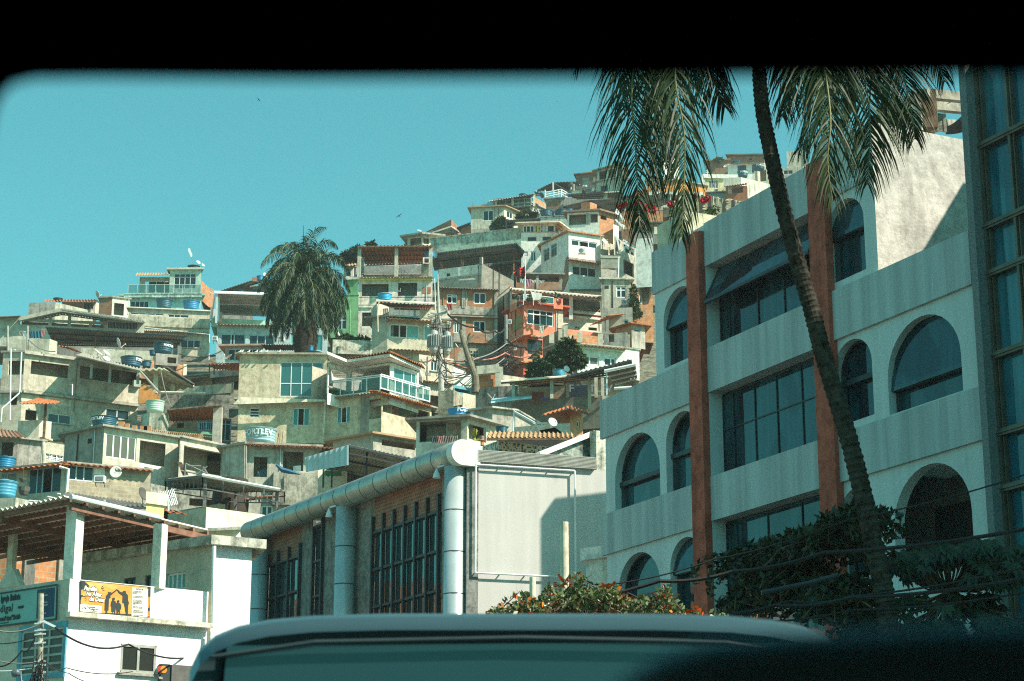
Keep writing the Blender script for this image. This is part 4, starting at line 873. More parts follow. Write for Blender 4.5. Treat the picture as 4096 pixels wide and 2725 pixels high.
dish(2072, 132, 52, 214, 'larger dish on the turquoise house roof corner', (.55, -.6, .5)); dish(2122, 160, 42, 214.5, 'smaller dish behind the larger one on the turquoise house roof', (.6, -.5, .5)); dish(2205, 455, 62, 216, 'white dish at the right of the orange gable, left skyline', (.55, -.2, .8))
m = MB(); a = P(2035, 165, 215); b = P(1978, 10, 215); m.tube([a, b], .03, 5); kp = m.build('mast', WIREL); tag(kp, 'thin leaning mast on the turquoise house roof', 'mast')
m = MB()
for k in range(6): p = P(1975 + k * 5, -5 + k * 12, 214.9); m.prism([p + Vector((-.12, 0, -.15)), p + Vector((.05, 0, -.2)), p + Vector((.12, .02, .1)), p + Vector((-.05, 0, .18))], (0, .03, 0))
tag(m.build('plastic_streamer', WFR), 'ragged white plastic caught on the leaning mast', 'streamer')
tank(1618, 508, 1800, 618, 203, 'dark blue tank, left of the pair in front of the turquoise house'); tank(1900, 522, 2085, 632, 203, 'brighter blue tank, right of the pair in front of the turquoise house', BLUET)
# row below
t = H('low beige house under the two blue tanks', [(1345, 612), (2190, 648)], 200, 760, BEIGE, wins=[(0, 1365, 652, 1708, 688, dict(xs=(.25, .5, .75))), (0, 1757, 672, 1968, 712, dict(xs=(.3, .6)))], back=4); t.slab(.25, .14, mat=CREAM); pipe([(1345, 600, 199), (2175, 640, 199)], .07, WFR, '', parent=t.root, name='gutter')
t = H('grey box with a doorway and a brick side, left of the beige row', [(1040, 505), (1176, 498), (1358, 520)], 203, 700, CREAM, ci=1, back=4, mats={0: BRICKG}, holes=[(1, 1195, 552, 1292, 690)], slab=(.15, .16)); pipe([(1345, 520, 202), (1350, 590, 202), (1330, 680, 202)], .07, WFR, '', parent=t.root, name='drain_pipe')
t = H('grey parapet house with clay tile roof, far left skyline', [(302, 552), (582, 548), (975, 640)], 206, 760, GREYP, ci=1, back=3, mats={1: plaster((.42, .42, .33), .7)})
h = H('', [(650, 540), (1000, 545), (1035, 560)], 211, 680, plaster((.60, .50, .42), .3), root=t.root, ci=1, wins=[(0, 875, 547, 975, 625, dict(xs=(), bars=7))], done=False); h.roofed = True; h.done()
awning('', [(455, 536, 208.5), (1038, 542, 208.5), (1010, 520, 214), (470, 520, 214)], TILE, period=.35, amp=.09, root=t.root)
tank(550, 505, 655, 530, 212, 'dark tank lid showing above the far left tile roof', plain('black_plastic', (.02, .05, .06), .6)); dish(1014, 460, 74, 202, 'grey dish on the skyline above the doorway box', (.60, .55, .35))
t = H('long beige house with stained parapet beneath the beige row', [(1342, 694), (2196, 724)], 190, 1310, BEIGE, wins=[(0, 1888, 935, 2092, 1026, dict(xs=(.36, .68), cur=[(.1, .3, CURTT)], sill=True)), (0, 1955, 1235, 2037, 1300, dict(xs=(.5,), frame=STEEL))], back=5, done=False); t.box(0, 1342, 694, 2196, 822, 0, .16, 'parapet', plaster((.44, .43, .33), 1.0, ev=.2)); t.eave(0, 1480, 836, 2190, 868, .7, .15, TILEY)
pipe([(1515, 812, 188), (2190, 885, 188), (2180, 1290, 188)], .09, WFR, '', parent=t.root, name='drain_pipe'); t.done()
# gabled open pavilion
t = H('open roofed pavilion with grey corrugated gable roof, left', [(-70, 708), (204, 712), (1512, 770)], 178, 1010, plaster((.44, .45, .37), .3), ci=1, back=7, holes=[(1, 210, 738, 1080, 815)], wins=[(1, 1118, 730, 1445, 842, dict(xs=(), bars=22, fw=.12))], done=False); t.roofed = True
for x, y in ((527, 695), (730, 660), (946, 765)): t.post(1, x, y, 812, .02, .30, plaster((.40, .39, .32), .4))
t.box(1, 1090, 705, 1512, 850, -.02, .03, 'white_panel', WHITE) if 0 else None
t.done(); awning('', [(195, 718, 177.3), (635, 612, 177.3), (650, 668, 186), (235, 752, 186)], ASB, period=.3, amp=.06, root=t.root, beams=2, bmat=CONC); awning('', [(632, 612, 177.3), (1520, 752, 176.8), (1480, 788, 186), (650, 668, 186)], ASB, period=.3, amp=.06, root=t.root, beams=3, bmat=CONC)
slab3([(-70, 702, 177), (215, 690, 177), (215, 712, 186), (-70, 720, 186)], .05, ASB, parent=t.root, name='roof_sheet')
m = MB(); m.bar(P(200, 725, 177.4), P(632, 630, 177.4), .3, .35); m.bar(P(632, 630, 177.4), P(1500, 752, 177), .25, .3); m.build('ring_beam', plaster((.40, .39, .32), .4), t.root)
for k, (x0, x1, y1, c, lb) in enumerate(((196, 240, 890, (.25, .24, .20), 'patterned'), (243, 280, 912, (.35, .50, .52), 'pale blue'), (290, 335, 925, (.03, .12, .18), 'navy'), (338, 430, 925, (.02, .12, .18), 'wide dark blue'), (430, 468, 905, (.42, .20, .20), 'red striped'))): rag(x0, 845 if k < 4 else 822, x1, y1, 174, c, lb + ' cloth hanging under the left pavilion')
# dark awning in front
awning('long dark corrugated awning on orange posts below the gabled pavilion', [(478, 802, 162), (1955, 898, 160), (1850, 1010, 168), (560, 985, 168)], ASB, posts=[(1004, 830, 1040, 163), (1305, 860, 1060, 163), (582, 830, 950, 164), (1795, 900, 1090, 162)], pmat=plain('orange_post', (.50, .13, .04), .7), period=.25, amp=.05, beams=4, bmat=STEEL)
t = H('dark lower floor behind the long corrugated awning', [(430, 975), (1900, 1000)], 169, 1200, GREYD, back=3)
t = H('grey rough concrete wall behind the three white dishes', [(845, 1020), (1190, 1040), (1600, 1060)], 158, 1300, plaster((.42, .42, .34), .6, bmp=1), ci=0, back=2)
awning('rusty sloping tile strip behind the left roof tub', [(600, 1000, 150), (760, 1020, 150), (860, 1078, 149), (640, 1010, 153)], TILE, period=.25, amp=.05)
t = H('orange brick wall with broken top beside the dark blue lettered tanks', [(1478, 1142), (1600, 1158), (1925, 1205)], 150, 1340, BRICK2, ci=0, back=2, done=False); t.post(1, 1937, 1195, 1340, .05, .3, CREAM); t.done()
h = H('small concrete tank stand with a dark opening, mid left', [(1630, 1080), (1862, 1098)], 146, 1200, GREYP, holes=[(0, 1752, 1120, 1840, 1188)], back=3, name='tank_stand', cat='tank stand')
tank(1588, 962, 1808, 1082, 147, 'dark blue lettered tank on the concrete stand, mid left', letters='FORTLEV', la=-math.pi / 2 + .22, lsize=.24); tank(1555, 1045, 1640, 1100, 150, 'small tank half hidden behind the lettered tank on the stand')
tank(1245, 1108, 1478, 1228, 141, 'dark blue tank with white label, standing behind the sloping roof edge', letters='FORTLEV', la=-math.pi / 2 + .62, lsize=.30); tank(1455, 1165, 1582, 1225, 143, 'smaller dark tank right of the labelled tank behind the roof edge')
dish(1232, 975, 118, 148, 'tall grey dish seen almost edge on, centre of the left dish cluster', (.70, .30, .30), foot=(-.2, .3)); dish(1025, 1075, 104, 140, 'big white dish tilted up, leftmost of the left cluster', (.62, -.2, .75)); dish(1110, 1080, 98, 141, 'white dish tilted up, middle of the left cluster', (.62, -.3, .70)); dish(1112, 1140, 88, 139, 'low white oval dish beneath the other two of the left cluster', (.45, -.55, .62))
# long grey concrete house
t = House('house', 'long raw concrete house with wide open window holes, mid left', 'house', [(35, 1078), (262, 1072), (1462, 1232)], 138, 2262, plaster((.47, .43, .34), .45), ci=1, back=8)
for q in ((0, 92, 1160, 243, 1302), (1, 328, 1158, 712, 1345), (1, 840, 1208, 1152, 1382), (1, 1165, 1245, 1428, 1418), (0, 105, 1390 + 120, 175, 1620)): t.hole(*q)
t.win(1, 502, 1702, 738, 1828, xs=(.47,), sill=True); t.win(1, 1108, 1650, 1352, 1782, xs=(.48,), sill=True); t.hole(1, 268, 1668, 380, 1790)
t.box(1, 262, 1062, 782, 1150, 0, .30, 'eave_beam', plaster((.42, .41, .33), .6)); t.box(1, 230, 1478, 1465, 1618, 0, .0 + .35, 'x', CONC) if 0 else None
f = t.faces[1]; z = f.sz(262, 1482)[1]; m = MB(); f.box(m, 0, f.L, z - .14, z + .02, 0, .35); m.build('floor_slab', plaster((.38, .37, .30), .8), t.root); f0_ = t.faces[0]; m = MB(); f0_.box(m, 0, f0_.L, z - .14, z + .02, 0, .3); m.build('floor_slab', CONC, t.root)
m = MB(); a = f.sz(1382, 1370)[0]; f.box(m, a, f.L, f.sz(1400, 1440)[1], f.sz(1400, 1372)[1], 0, .4); m.build('parapet_block', plaster((.36, .42, .36), .4), t.root)
for z_ in (f.sz(328, 1340)[1] - .25, z - .02): t.floors.append((z_ - .15, .12))
t.box(1, 225, 1500, 740, 1640, .0, .02, 'cream_paint', CREAM)
t.slab(.15, .14, mat=CONC); t.done()
awning('sloping roof edge with gutter over the right half of the raw concrete house', [(800, 1098, 137), (1455, 1265, 136), (1500, 1235, 143), (860, 1078, 143)], ASB, posts=[(1155, 1205, 1400, 137.3), (1445, 1290, 1400, 137), (960, 1200, 1345, 137.3)], pmat=CONC, pw=.18, period=.25, amp=.05)
pipe([(800, 1102, 136.6), (1460, 1262, 135.6), (1650, 1475, 132)], .10, plain('dull_pipe', (.42, .40, .32), .7), 'long sloping gutter pipe running down right from the raw concrete house roof')
m = MB(); crop(*L2); pts = [(1500, 78), (1668, 235), (1660, 275), (1455, 302), (1452, 150)]; m.prism([P(x, y, 136.5) for x, y in pts], (0, .1, 0)); tag(m.build('wooden_board', ORANGE), 'bright orange slanted board at the right corner of the raw concrete house', 'board')
crop(*L1); t = H('open grey concrete cistern box on the far left roof', [(85, 935), (520, 930), (600, 960)], 140, 1095, plaster((.44, .43, .34), .4), ci=1, back=3, name='roof_cistern', cat='cistern')
for x in (80, 288): pipe([(x, 795, 139), (x, 1080, 139)], .10, CONC, ('left' if x < 100 else 'right') + ' thin concrete post beside the far left roof cistern', 'post', 'post')
pipe([(165, 1050, 137), (115, 1025, 137), (105, 1780, 137)], .09, WFR, 'hooked white pipe down the far left wall, left of two'); pipe([(225, 1070, 137), (205, 1480, 137), (200, 1500, 137), (20, 1660, 136.5), (10, 1800, 136.5)], .09, WFR, 'bent white drain pipe down the far left wall, right of two'); pipe([(755, 1520, 137), (757, 1405, 137), (745, 1410, 137.4)], .07, WFR, 'short hooked white pipe in the middle of the raw concrete wall')
# left margin house
crop(*L2)
t = H('old grey house with broken tile edge at the left margin', [(-80, 665), (190, 672), (435, 700)], 126, 1000, GREYP, ci=1, back=4, holes=[(0, 22, 700, 132, 850)], slab=(.3, .12, None, GREYP)); awning('', [(-60, 640, 124), (275, 652, 124), (190, 590, 129), (-60, 560, 129)], BRICKG, period=.3, amp=.05, root=t.root)
t = H('', [(190, 480), (415, 472), (540, 490)], 131, 668, BEIGE, ci=1, back=3, root=t.root); 
slab3([(215, 695, 130), (470, 660, 130), (552, 690, 131), (300, 705, 133)], .12, BEIGE, parent=t.root, name='balcony_slab'); 
awning('small clay tile canopy on a forked post, left', [(205, 300, 128), (585, 300, 128), (635, 280, 133), (400, 242, 133)], TILE, posts=[(480, 290, 655, 130)], pmat=WOOD, period=.25, amp=.05, pw=.16)
h = H('beige wall with a white barred window under the left balcony', [(440, 690), (690, 735)], 128, 960, plaster((.45, .43, .34), .4), wins=[(0, 478, 818, 662, 915, dict(xs=(.33, .66), zs=(.3, .6), frame=WFR, bars=5))], back=3)
pipe([(455, 700, 125), (455, 930, 125)], .16, plaster((.5, .48, .38), .4), 'beige square post under the left balcony', 'post', 'post')
tank(-70, 848, 150, 985, 118, 'bright blue tank with loose lid at the left margin, upper of two', BLUET); tank(-110, 1092, 168, 1290, 96, 'light blue tank cut by the left margin, lower of two', plain('light_blue_plastic', (.07, .32, .48), .5, 0, .1))
tank(932, 430, 1222, 540, 121, 'dark blue lettered tank on the slab of the grey window house', letters='FORTLEV', la=-math.pi / 2 - 1.15, lsize=.27); tank(1280, 535, 1455, 590, 122, 'low dark blue tank behind bricks on the grey window house roof')
h = H('round mildewed concrete drum under the pale green tank', [(1478, 412), (1565, 396), (1700, 396), (1766, 412)], 124, 640, plaster((.48, .48, .38), .9, ev=.2), ci=1, back=3, name='tank_stand', cat='tank stand')
tank(1512, 272, 1716, 395, 125.5, 'pale green open tank on the mildewed concrete drum', plain('pale_green_plastic', (.40, .58, .48), .5, 0, .08), dome=False, taper=.84)
# window house
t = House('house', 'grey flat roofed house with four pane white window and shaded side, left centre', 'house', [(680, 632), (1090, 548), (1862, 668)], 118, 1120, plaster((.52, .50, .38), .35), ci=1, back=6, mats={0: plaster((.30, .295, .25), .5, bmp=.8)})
t.win(1, 1110, 606, 1418, 905, xs=(.25, .5, .75), fw=.09, pane=glass('dull_glass', (.10, .11, .08), .2, .3)); t.hole(1, 1466, 682, 1750, 968); f = t.faces[1]
m = MB(); r = f.rect(1466, 682, 1750, 968); f.box(m, r[0] - .1, r[1] + .6, r[2] - .2, r[3] + .1, -2.1, -2.0); m.build('tiled_back_wall', plaster((.55, .53, .40), .15), t.root)
m = MB(); f.box(m, r[0] + (r[1] - r[0]) * .74, r[0] + (r[1] - r[0]) * .9, r[2], r[3] - .5, -2.0, -1.9); m.build('doorway', DARK, t.root)  # solid dark panel, the doorway's shade put into its colour
t.slab(.35, .13, mat=plaster((.28, .28, .23), .7)); t.floors.append((r[2] - .2, .12)); t.done()
h = H('white lower wall under the porch of the grey window house', [(1450, 915), (1724, 968)], 117.4, 1120, WHITE, back=2)
for x, y, w_ in ((1235, 525, 30), (1300, 545, 24), (1375, 565, 26), (1460, 570, 40), (1500, 572, 40)): 
    a = P(x, y + 14, 120.5); b = w_ / 2.6133 / px_m(120) ; m = MB(); m.prism([a, a + Vector((b * 2, 0, 0)), a + Vector((b * 2, .3, 0)), a + Vector((0, .3, 0))], (0, 0, .32)); tag(m.build('clay_brick', BRICK2), 'loose clay brick on the grey window house roof, %s' % {1235: 'nearest the lettered tank', 1300: 'second from the lettered tank', 1375: 'middle one of five', 1460: 'left of the pair by the drum', 1500: 'right of the pair by the drum'}[x], 'brick', 'loose bricks on the roof slab')
# honeycomb parapet, orange porch
t = H('house with orange tiled porch and blue windows, centre left', [(1768, 480), (2255, 470), (2420, 480)], 131, 720, BRICKG, ci=1, back=3, wins=[(0, 2068, 492, 2240, 578, dict(xs=(.5,), bars=9, frame=plain('blue_frame', (.30, .52, .62), .5))), (1, 2303, 450, 2410, 690, dict(xs=(.5,), zs=(.75,), frame=plain('blue_frame', (.30, .52, .62), .5), cur=[(.5, .9, CURT)]))], holes=[(0, 1850, 505, 1920, 552)])
awning('orange clay tile porch roof on a grey post, centre left', [(1742, 360, 124), (2318, 312, 124), (2245, 470, 129), (1790, 485, 129)], TILE, posts=[(2282, 340, 715, 124.5)], pmat=GREYP, pw=.55, period=.25, amp=.05, beams=0); pipe([(1745, 372, 123.8), (2318, 322, 123.8)], .12, WOOD, 'dark timber beam along the orange porch edge', 'beam', 'beam')
h = H('low green band wall in front of the orange porch', [(1762, 562), (2225, 600)], 127, 640, plaster((.14, .34, .26), .3), back=1, name='wall', cat='wall')
m = MB(); t0 = P(1545, 595, 122); t1 = P(2215, 650, 125)
for k in range(34):
    for j in range(2):
        p = t0.lerp(t1, k / 33) + Vector((.09 * j, 0, -.27 * j)); m.tube([p + Vector((.13 * math.cos(i * 1.047), 0, .13 * math.sin(i * 1.047))) for i in range(7)], .035, 4)
tag(m.build('honeycomb_parapet', TILEY), 'honeycomb clay block parapet between the drum and the grey post', 'parapet')
h = H('mildewed dark grey wall behind the orange porch', [(1680, 205), (2400, 208)], 138, 520, plaster((.24, .24, .20), 1.0, ev=.3), back=2, name='wall', cat='wall')
h = H('curved light grey parapet above the mildewed wall', [(1690, 140), (2040, 118), (2420, 90)], 141, 215, plaster((.42, .42, .34), .8), ci=1, back=2, name='wall', cat='wall')
crop(*L1); awning('cream ribbed concrete canopy sloping down right, mid left', [(1450, 1245, 136), (1712, 1232, 136), (2032, 1418, 139), (1690, 1480, 143)], plaster((.55, .52, .38), .2), posts=[(1635, 1260, 1500, 137), (1808, 1410, 1510, 139)], pmat=CREAM, pw=.3, period=.5, amp=.08, th=.12); pipe([(1680, 1490, 137), (2145, 1498, 137)], .14, CREAM, 'cream horizontal pipe under the ribbed canopy'); slab3([(1712, 1232, 135.8), (1750, 1232, 135.8), (2035, 1412, 138.8), (1990, 1425, 138.8)], .1, DARKROOF, 'dark edge sheet of the ribbed cream canopy', 'roof_edge', 'roof edge')
t = H('long low shed with dark open front and blue tarpaulin, left of the cream rendered house', [(1935, 1335), (2352, 1290)], 146, 1420, GREYD, holes=[(0, 1990, 1345, 2340, 1405)], back=4, slab=(.3, .1, None, ASB)); awning('little dark tile lean to above the long low shed', [(2180, 1195, 150), (2352, 1190, 150), (2352, 1180, 154), (2180, 1185, 154)], TILE, posts=[(2190, 1200, 1300, 151)], period=.25, amp=.05)
# slanted concrete beams right of the window house
crop(*L2); t = H('raw concrete frame with cream ribbed ceiling right of the grey window house', [(1882, 655), (2345, 748)], 116, 1080, GREYP, holes=[(0, 1925, 735, 2320, 1060)], back=6, slab=(.2, .12)); h = H('', [(1940, 880), (2330, 900)], 120.5, 1100, plaster((.52, .50, .38), .8), root=t.root, back=2, holes=[(0, 1950, 925, 2110, 980)])
awning('', [(1925, 738, 116.4), (2318, 815, 116.4), (2300, 760, 121), (1925, 720, 121)], plaster((.55, .52, .38), .2), period=.5, amp=.08, root=t.root, flute=1)
# lower brick and window house
t = House('house', 'long house with tiled eave, sliding windows left and bare block wall right, lower left', 'house', [(-90, 1002), (702, 922), (1578, 1000)], 106, 1360, plaster((.44, .42, .32), .5), ci=1, back=6, mats={1: brick((.46, .40, .30), (.38, .33, .24), (.50, .46, .36), .40, .22, .5)})
BLU = plain('pale_blue_frame', (.34, .52, .56), .5); t.win(0, 300, 985, 628, 1222, xs=(.25, .42, .72), open_=2, frame=BLU, cur=[(.74, .98, CURTT)]); t.win(0, 20, 1030, 160, 1260, xs=(.35,), frame=BLU, pane=glass('milky_glass', (.16, .20, .17), .3, .4)); t.win(1, 706, 936, 978, 1118, xs=(.34, .64), frame=WFR)
t.box(1, 985, 960, 1092, 1050, 0, .02, 'white_panel', WHITE); t.slab(.12, .1); t.eave(0, -80, 1012, 655, 918, .9, .12, TILE, .35); t.eave(1, 650, 918, 1610, 996, .5, .10, TILE, .35); t.done()
ac(985, 1050, 1090, 1118, 104.9, 'boxy window air conditioner beside the big round white dish'); pipe([(622, 962, 103.5), (715, 985, 103.5), (695, 1225, 103.5)], .14, WFR, 'thick white corner drain pipe of the lower left window house')
dish(1210, 1020, 138, 101, 'big round white dish facing the viewer on the bare block wall', (.1, -.95, .25), foot=(-.9, 1)); text('lettering', 'hdtv', BLK, bpy.data.objects[[o.name for o in col.objects if o.get('label') == 'big round white dish facing the viewer on the bare block wall'][0]], P(1200, 1012, 100.55), (1, 0, 0), (0, -1, 0), .22, .01, bold=.01)
dish(1488, 1245, 150, 97, 'dark grey mesh dish standing on the lower corrugated awning', (.75, -.45, .28), DARKROOF)
m = MB(); c = P(237, 1120, 104); m.lathe(c, [(.10, 0), (.18, .12), (.2, .2)], 10); m.tube([c + Vector((0, 0, .2)), c + Vector((0, 0, 1.2))], .01, 4); tag(m.build('hanging_pot', DARKROOF), 'upper dark hanging flower pot left of the sliding windows', 'flower pot')
m = MB(); c = P(250, 1255, 104); m.lathe(c, [(.2, 0), (.3, .2), (.32, .42)], 10); tag(m.build('hanging_pot', DARKROOF), 'lower dark plant pot left of the sliding windows', 'flower pot')
t = H('low concrete box wall at the bottom left margin', [(-60, 1292), (165, 1282), (392, 1330)], 92, 1460, plaster((.42, .42, .34), .9), ci=1, back=4, name='wall', cat='wall')
awning('dark corrugated awning with white posts under the bare block wall', [(400, 1372, 84), (1528, 1372, 86), (1530, 1350, 90), (712, 1228, 92)], DARKROOF, posts=[(750, 1240, 1330, 86), (1095, 1305, 1390, 86), (1520, 1370, 1480, 86)], pmat=ALU, period=.22, amp=.04, beams=4, bmat=STEEL)
for k, (a, b) in enumerate((((300, 1315, 84), (445, 1328, 84)), ((498, 1275, 84), (570, 1290, 84)), ((600, 1243, 84), (635, 1246, 84)))): pipe([a, b], .07, WFR, ('long', 'thick', 'short')[k] + ' white fluorescent like tube lying on the lower left roof')
t = H('yellow block with pale cap above the church canopy', [(1532, 1345), (1716, 1370)], 82, 1520, YEL, back=3, slab=(.1, .5, None, CREAM))
pipe([(740, 1325, 78), (1580, 1525, 76)], .10, WFR, 'long white gutter pipe running down right above the church canopy')
# lower middle: beige parapet and steel canopy (crop of the photo around them)
crop(600, 1850, 3.92)
t = H('beige parapet building with one panel coloured as sunlit left of the silver tube', [(280, 810), (884, 700), (1900, 838)], 88, 1160, plaster((.50, .47, .36), .4), ci=1, back=5, mats={1: plaster((.66, .64, .50), .7, ev=.15)});  # second face paler: its sunlight is put into the plaster colour
slab3([(900, 1075, 87), (1450, 1050, 87), (1480, 1010, 92), (980, 1030, 92)], .12, MOSS, 'mossy ledge slab behind the church annex', 'ledge', 'ledge')
awning('small clay tile strip right of the yellow block, upper', [(222, 765, 84), (590, 812, 84), (520, 790, 87), (228, 740, 87)], TILE, period=.3, amp=.05); awning('clay tile strip right of the yellow block, lower', [(190, 900, 76), (630, 1000, 76), (600, 975, 79), (195, 885, 79)], TILE, period=.3, amp=.05)
awning('flat steel truss canopy with corrugated cover above the silver tube', [(830, 198, 92), (2110, 432, 92.5), (1345, 440, 100.5), (250, 262, 99.5)], ASB, posts=[(872, 240, 700, 92.2), (1990, 440, 800, 92.8), (312, 290, 750, 99), (1345, 460, 760, 100)], pmat=plain('rust_blue_steel', (.16, .17, .17), .7, .2, .3, 4), period=.25, amp=.04, truss=.55, pw=.14); pipe([(815, 198, 91.8), (2040, 425, 92.2)], .12, WFR, 'thick white gutter tube on the steel truss canopy edge')
t = H('dark cluttered house under the steel truss canopy', [(10, 330), (445, 420), (1180, 470)], 104, 760, plaster((.30, .30, .25), .8, ev=.3), ci=1, back=4, holes=[(1, 620, 560, 1000, 700)], wins=[(0, 175, 600, 270, 720, dict(xs=(.5,), bars=4, frame=WIREL))]); h = H('low cream wall beneath the dark cluttered house', [(455, 755), (1095, 645), (1180, 660)], 97, 820, BEIGE, ci=1, back=1, name='wall', cat='wall')
c = P(1232, 625, 101); m = MB(); m.lathe((c.x, c.y + .6, c.z - 1.3), [(.9, 0), (.98, 1.3), (.9, 2.6)], 20); tag(m.build('water_drum', plain('brown_drum', (.05, .035, .025), .8)), 'big dark brown barrel behind the steel truss canopy', 'barrel')
m = MB()
for a, b in (((545, 200), (560, 20)), ((560, 20), (905, 180)), ((905, 180), (830, 70)), ((480, 130), (740, 180)), ((590, 50), (800, 60)), ((740, 180), (900, 60))): m.tube([P(*a, 99), P(*b, 99)], .04, 5)
tag(m.build('metal_frame', WIREL), 'tangled pale metal frame lying on the steel canopy', 'metal frame'); m = MB(); m.prism([P(430, -10, 99), P(500, 0, 99), P(600, 190, 99), P(510, 205, 99)], (0, .1, 0)); tag(m.build('wooden_board', WOOD), 'dark leaning board beside the tangled metal frame', 'board')
m = MB(); a = P(165, 585, 88); b = P(400, 540, 88); m.tube([a, b], .03, 5)
for k in range(10): p = a.lerp(b, k / 9); m.tube([p + Vector((-.12, 0, .35)), p + Vector((.12, 0, -.35))], .02, 4)
m.tube([P(285, 560, 88), P(285, 760, 88)], .06, 5); tag(m.build('antenna', ALU), 'comb like aluminium roof antenna above the yellow block', 'antenna')
# ================================================================= hillside, middle
KB = (800, 900, 2.6133); KM = (800, 1350, 2.6133); KD = (1600, 1100, 2.6133); KC = (1400, 700, 2.6133)
crop(*KB)
PBL = plaster((.38, .46, .46), .35)
t = House('house', 'pale blue grey house with teal curtained windows behind the palm', 'house', [(180, 1048), (1338, 1072)], 166, 1520, PBL, back=8)
for a in ((0, 218, 1136, 470, 1270, dict(xs=(.42, .55), open_=1, cur=[(.02, .42, CURTT), (.58, .98, CURTT)])), (0, 513, 1148, 772, 1258, dict(xs=(.33, .66), cur=[(.02, .98, CURTT)])), (0, 942, 1130, 1030, 1252, dict(xs=(.5,), pane=CURTT)), (0, 1160, 1146, 1278, 1316, dict(xs=(.25,), pane=glass('teal_glass', (.03, .22, .22), .1, .4))), (0, 285, 1290, 430, 1412, dict(xs=(.5,), cur=[(.3, .7, CURTT)])), (0, 470, 1285, 628, 1400, dict(xs=(.5,)))): t.win(*a[:5], frame=plain('pale_blue_frame', (.34, .52, .56), .5), fw=.09, **a[5])
t.eave(0, 185, 1032, 820, 1052, .6, .12, TILEY, .3); t.slab(.05, .1); t.done(); ac(812, 1160, 876, 1206, 165.3, 'air conditioner between the teal curtained windows and the palm')
awning('big grey awning roof over the mint terrace behind the palm', [(160, 702, 168), (790, 716, 168), (850, 950, 177), (210, 925, 177)], ASB, posts=[(180, 710, 1030, 168), (200, 740, 1010, 169), (150, 880, 1000, 176)], pmat=ALU, period=.22, amp=.04, pw=.16, beams=3); slab3([(150, 716, 167.8), (800, 738, 167.8), (800, 720, 168), (150, 700, 168)], .1, WFR, 'white gutter edge of the big grey awning', 'gutter', 'gutter')
slab3([(158, 712, 168), (168, 706, 168), (128, 985, 171), (105, 985, 171)], .1, WFR, 'slanted white brace at the left of the big grey awning', 'brace', 'brace')
t = H('mint green terrace wall behind the palm', [(120, 972), (790, 1005)], 172, 1060, MINT, back=5); h = H('', [(110, 860), (560, 880)], 180, 1000, GREYD, root=t.root, back=2); t.post(0, 205, 908, 1025, .6, .5, GREYP)
ac(130, 1160, 178, 1204, 163, 'small air conditioner in the dark gap left of the pale blue house')
t = H('dark roofed shed under the sloping skyline roof left of the palm', [(205, 700), (740, 620)], 190, 800, GREYD, back=4, holes=[(0, 420, 645, 520, 700)]); h = H('', [(530, 640), (625, 632)], 189, 700, BEIGE, root=t.root, wins=[(0, 558, 640, 584, 680, dict(xs=()))], back=2)
awning('long sloping fibre cement roof on the skyline left of the palm', [(190, 696, 186), (545, 578, 186), (640, 590, 194), (350, 680, 194)], ASB, period=.3, amp=.05, beams=2); awning('darker roof sheet just left of the palm crown', [(600, 628, 183), (790, 545, 183), (860, 560, 190), (700, 640, 190)], DARKROOF, period=.3, amp=.05)
tank(586, 530, 668, 584, 192, 'small blue tank on the skyline left of the palm', BLUET); dish(680, 525, 58, 189, 'dish beside the small skyline tank left of the palm', (.5, -.75, .4)); tank(345, 690, 470, 712, 184, 'low dark tank behind the big awning, left', BLUED); tank(505, 690, 660, 715, 184, 'low dark tank behind the big awning, right', BLUED)
h = H('small clay chimney block on the skyline roof left of the palm', [(545, 545), (596, 545)], 191, 590, BRICK, back=1, name='chimney', cat='chimney')
# green house
t = H('green painted house right of the palm', [(1342, 742), (1658, 736)], 180, 1180, GREEN, wins=[(0, 1450, 962, 1530, 1090, dict(xs=(.4,), zs=(.76,), cur=[(.5, .9, CURT)])), (0, 1370, 1012, 1436, 1090, dict(xs=(.5,)))], back=5, slab=(.05, .1, None, GREEN)); h = H('', [(1540, 578), (1652, 572)], 184, 750, GREEN, root=t.root, back=3, slab=(.2, .2, None, PINKP)); pipe([(1568, 860, 179.5), (1568, 1165, 179.5)], .08, GREEN, '', parent=t.root, name='drain_pipe')
t = H('small blue windowed room left of the red tile terrace', [(1505, 420), (1665, 430)], 192, 590, GREYP, wins=[(0, 1528, 445, 1575, 545, dict(xs=(), cur=[(.2, .9, CURT)])), (0, 1606, 435, 1660, 540, dict(xs=(.5,), cur=[(.1, .5, CURT)]))], back=4); awning('', [(1510, 432, 191), (1640, 418, 191), (1640, 400, 195), (1520, 412, 195)], TILEY, period=.3, amp=.05, root=t.root)
# big pinkish house with red tile roof terrace
t = House('house', 'large weathered pinkish house under the red tiled roof terrace', 'house', [(1658, 555), (2432, 552)], 186, 1330, PINKP, back=9)
for q in ((1694, 618, 1970, 745, 24), (2072, 606, 2268, 742, 16)): r = t.hole(0, *q[:4]); m = MB(); f = t.faces[0]; [f.box(m, r[0] + (r[1] - r[0]) * k / q[4] - .02, r[0] + (r[1] - r[0]) * k / q[4] + .02, r[2], r[2] + (r[3] - r[2]) * .72, -.08, -.04) for k in range(q[4] + 1)]; m.build('window_bars', STEEL, t.root)
t.hole(0, 1694, 915, 1788, 1058); t.box(0, 2325, 650, 2412, 712, 0, .05, 'brick_vent', BRICK); t.box(0, 1660, 848, 1800, 862, 0, .15, 'ledge', WHITE); t.eave(0, 1655, 548, 2440, 545, .6, .12, TILEY, .3); t.floors.append((t.faces[0].sz(1700, 745)[1] - .2, .12))
t.box(0, 1660, 548, 2430, 575, 0, .3, 'cream_beam', YEL); t.slab(.1, .1)
t.done()
h = H('', [(2315, 412), (2432, 400)], 186, 556, GREYP, root=t.root, back=2)
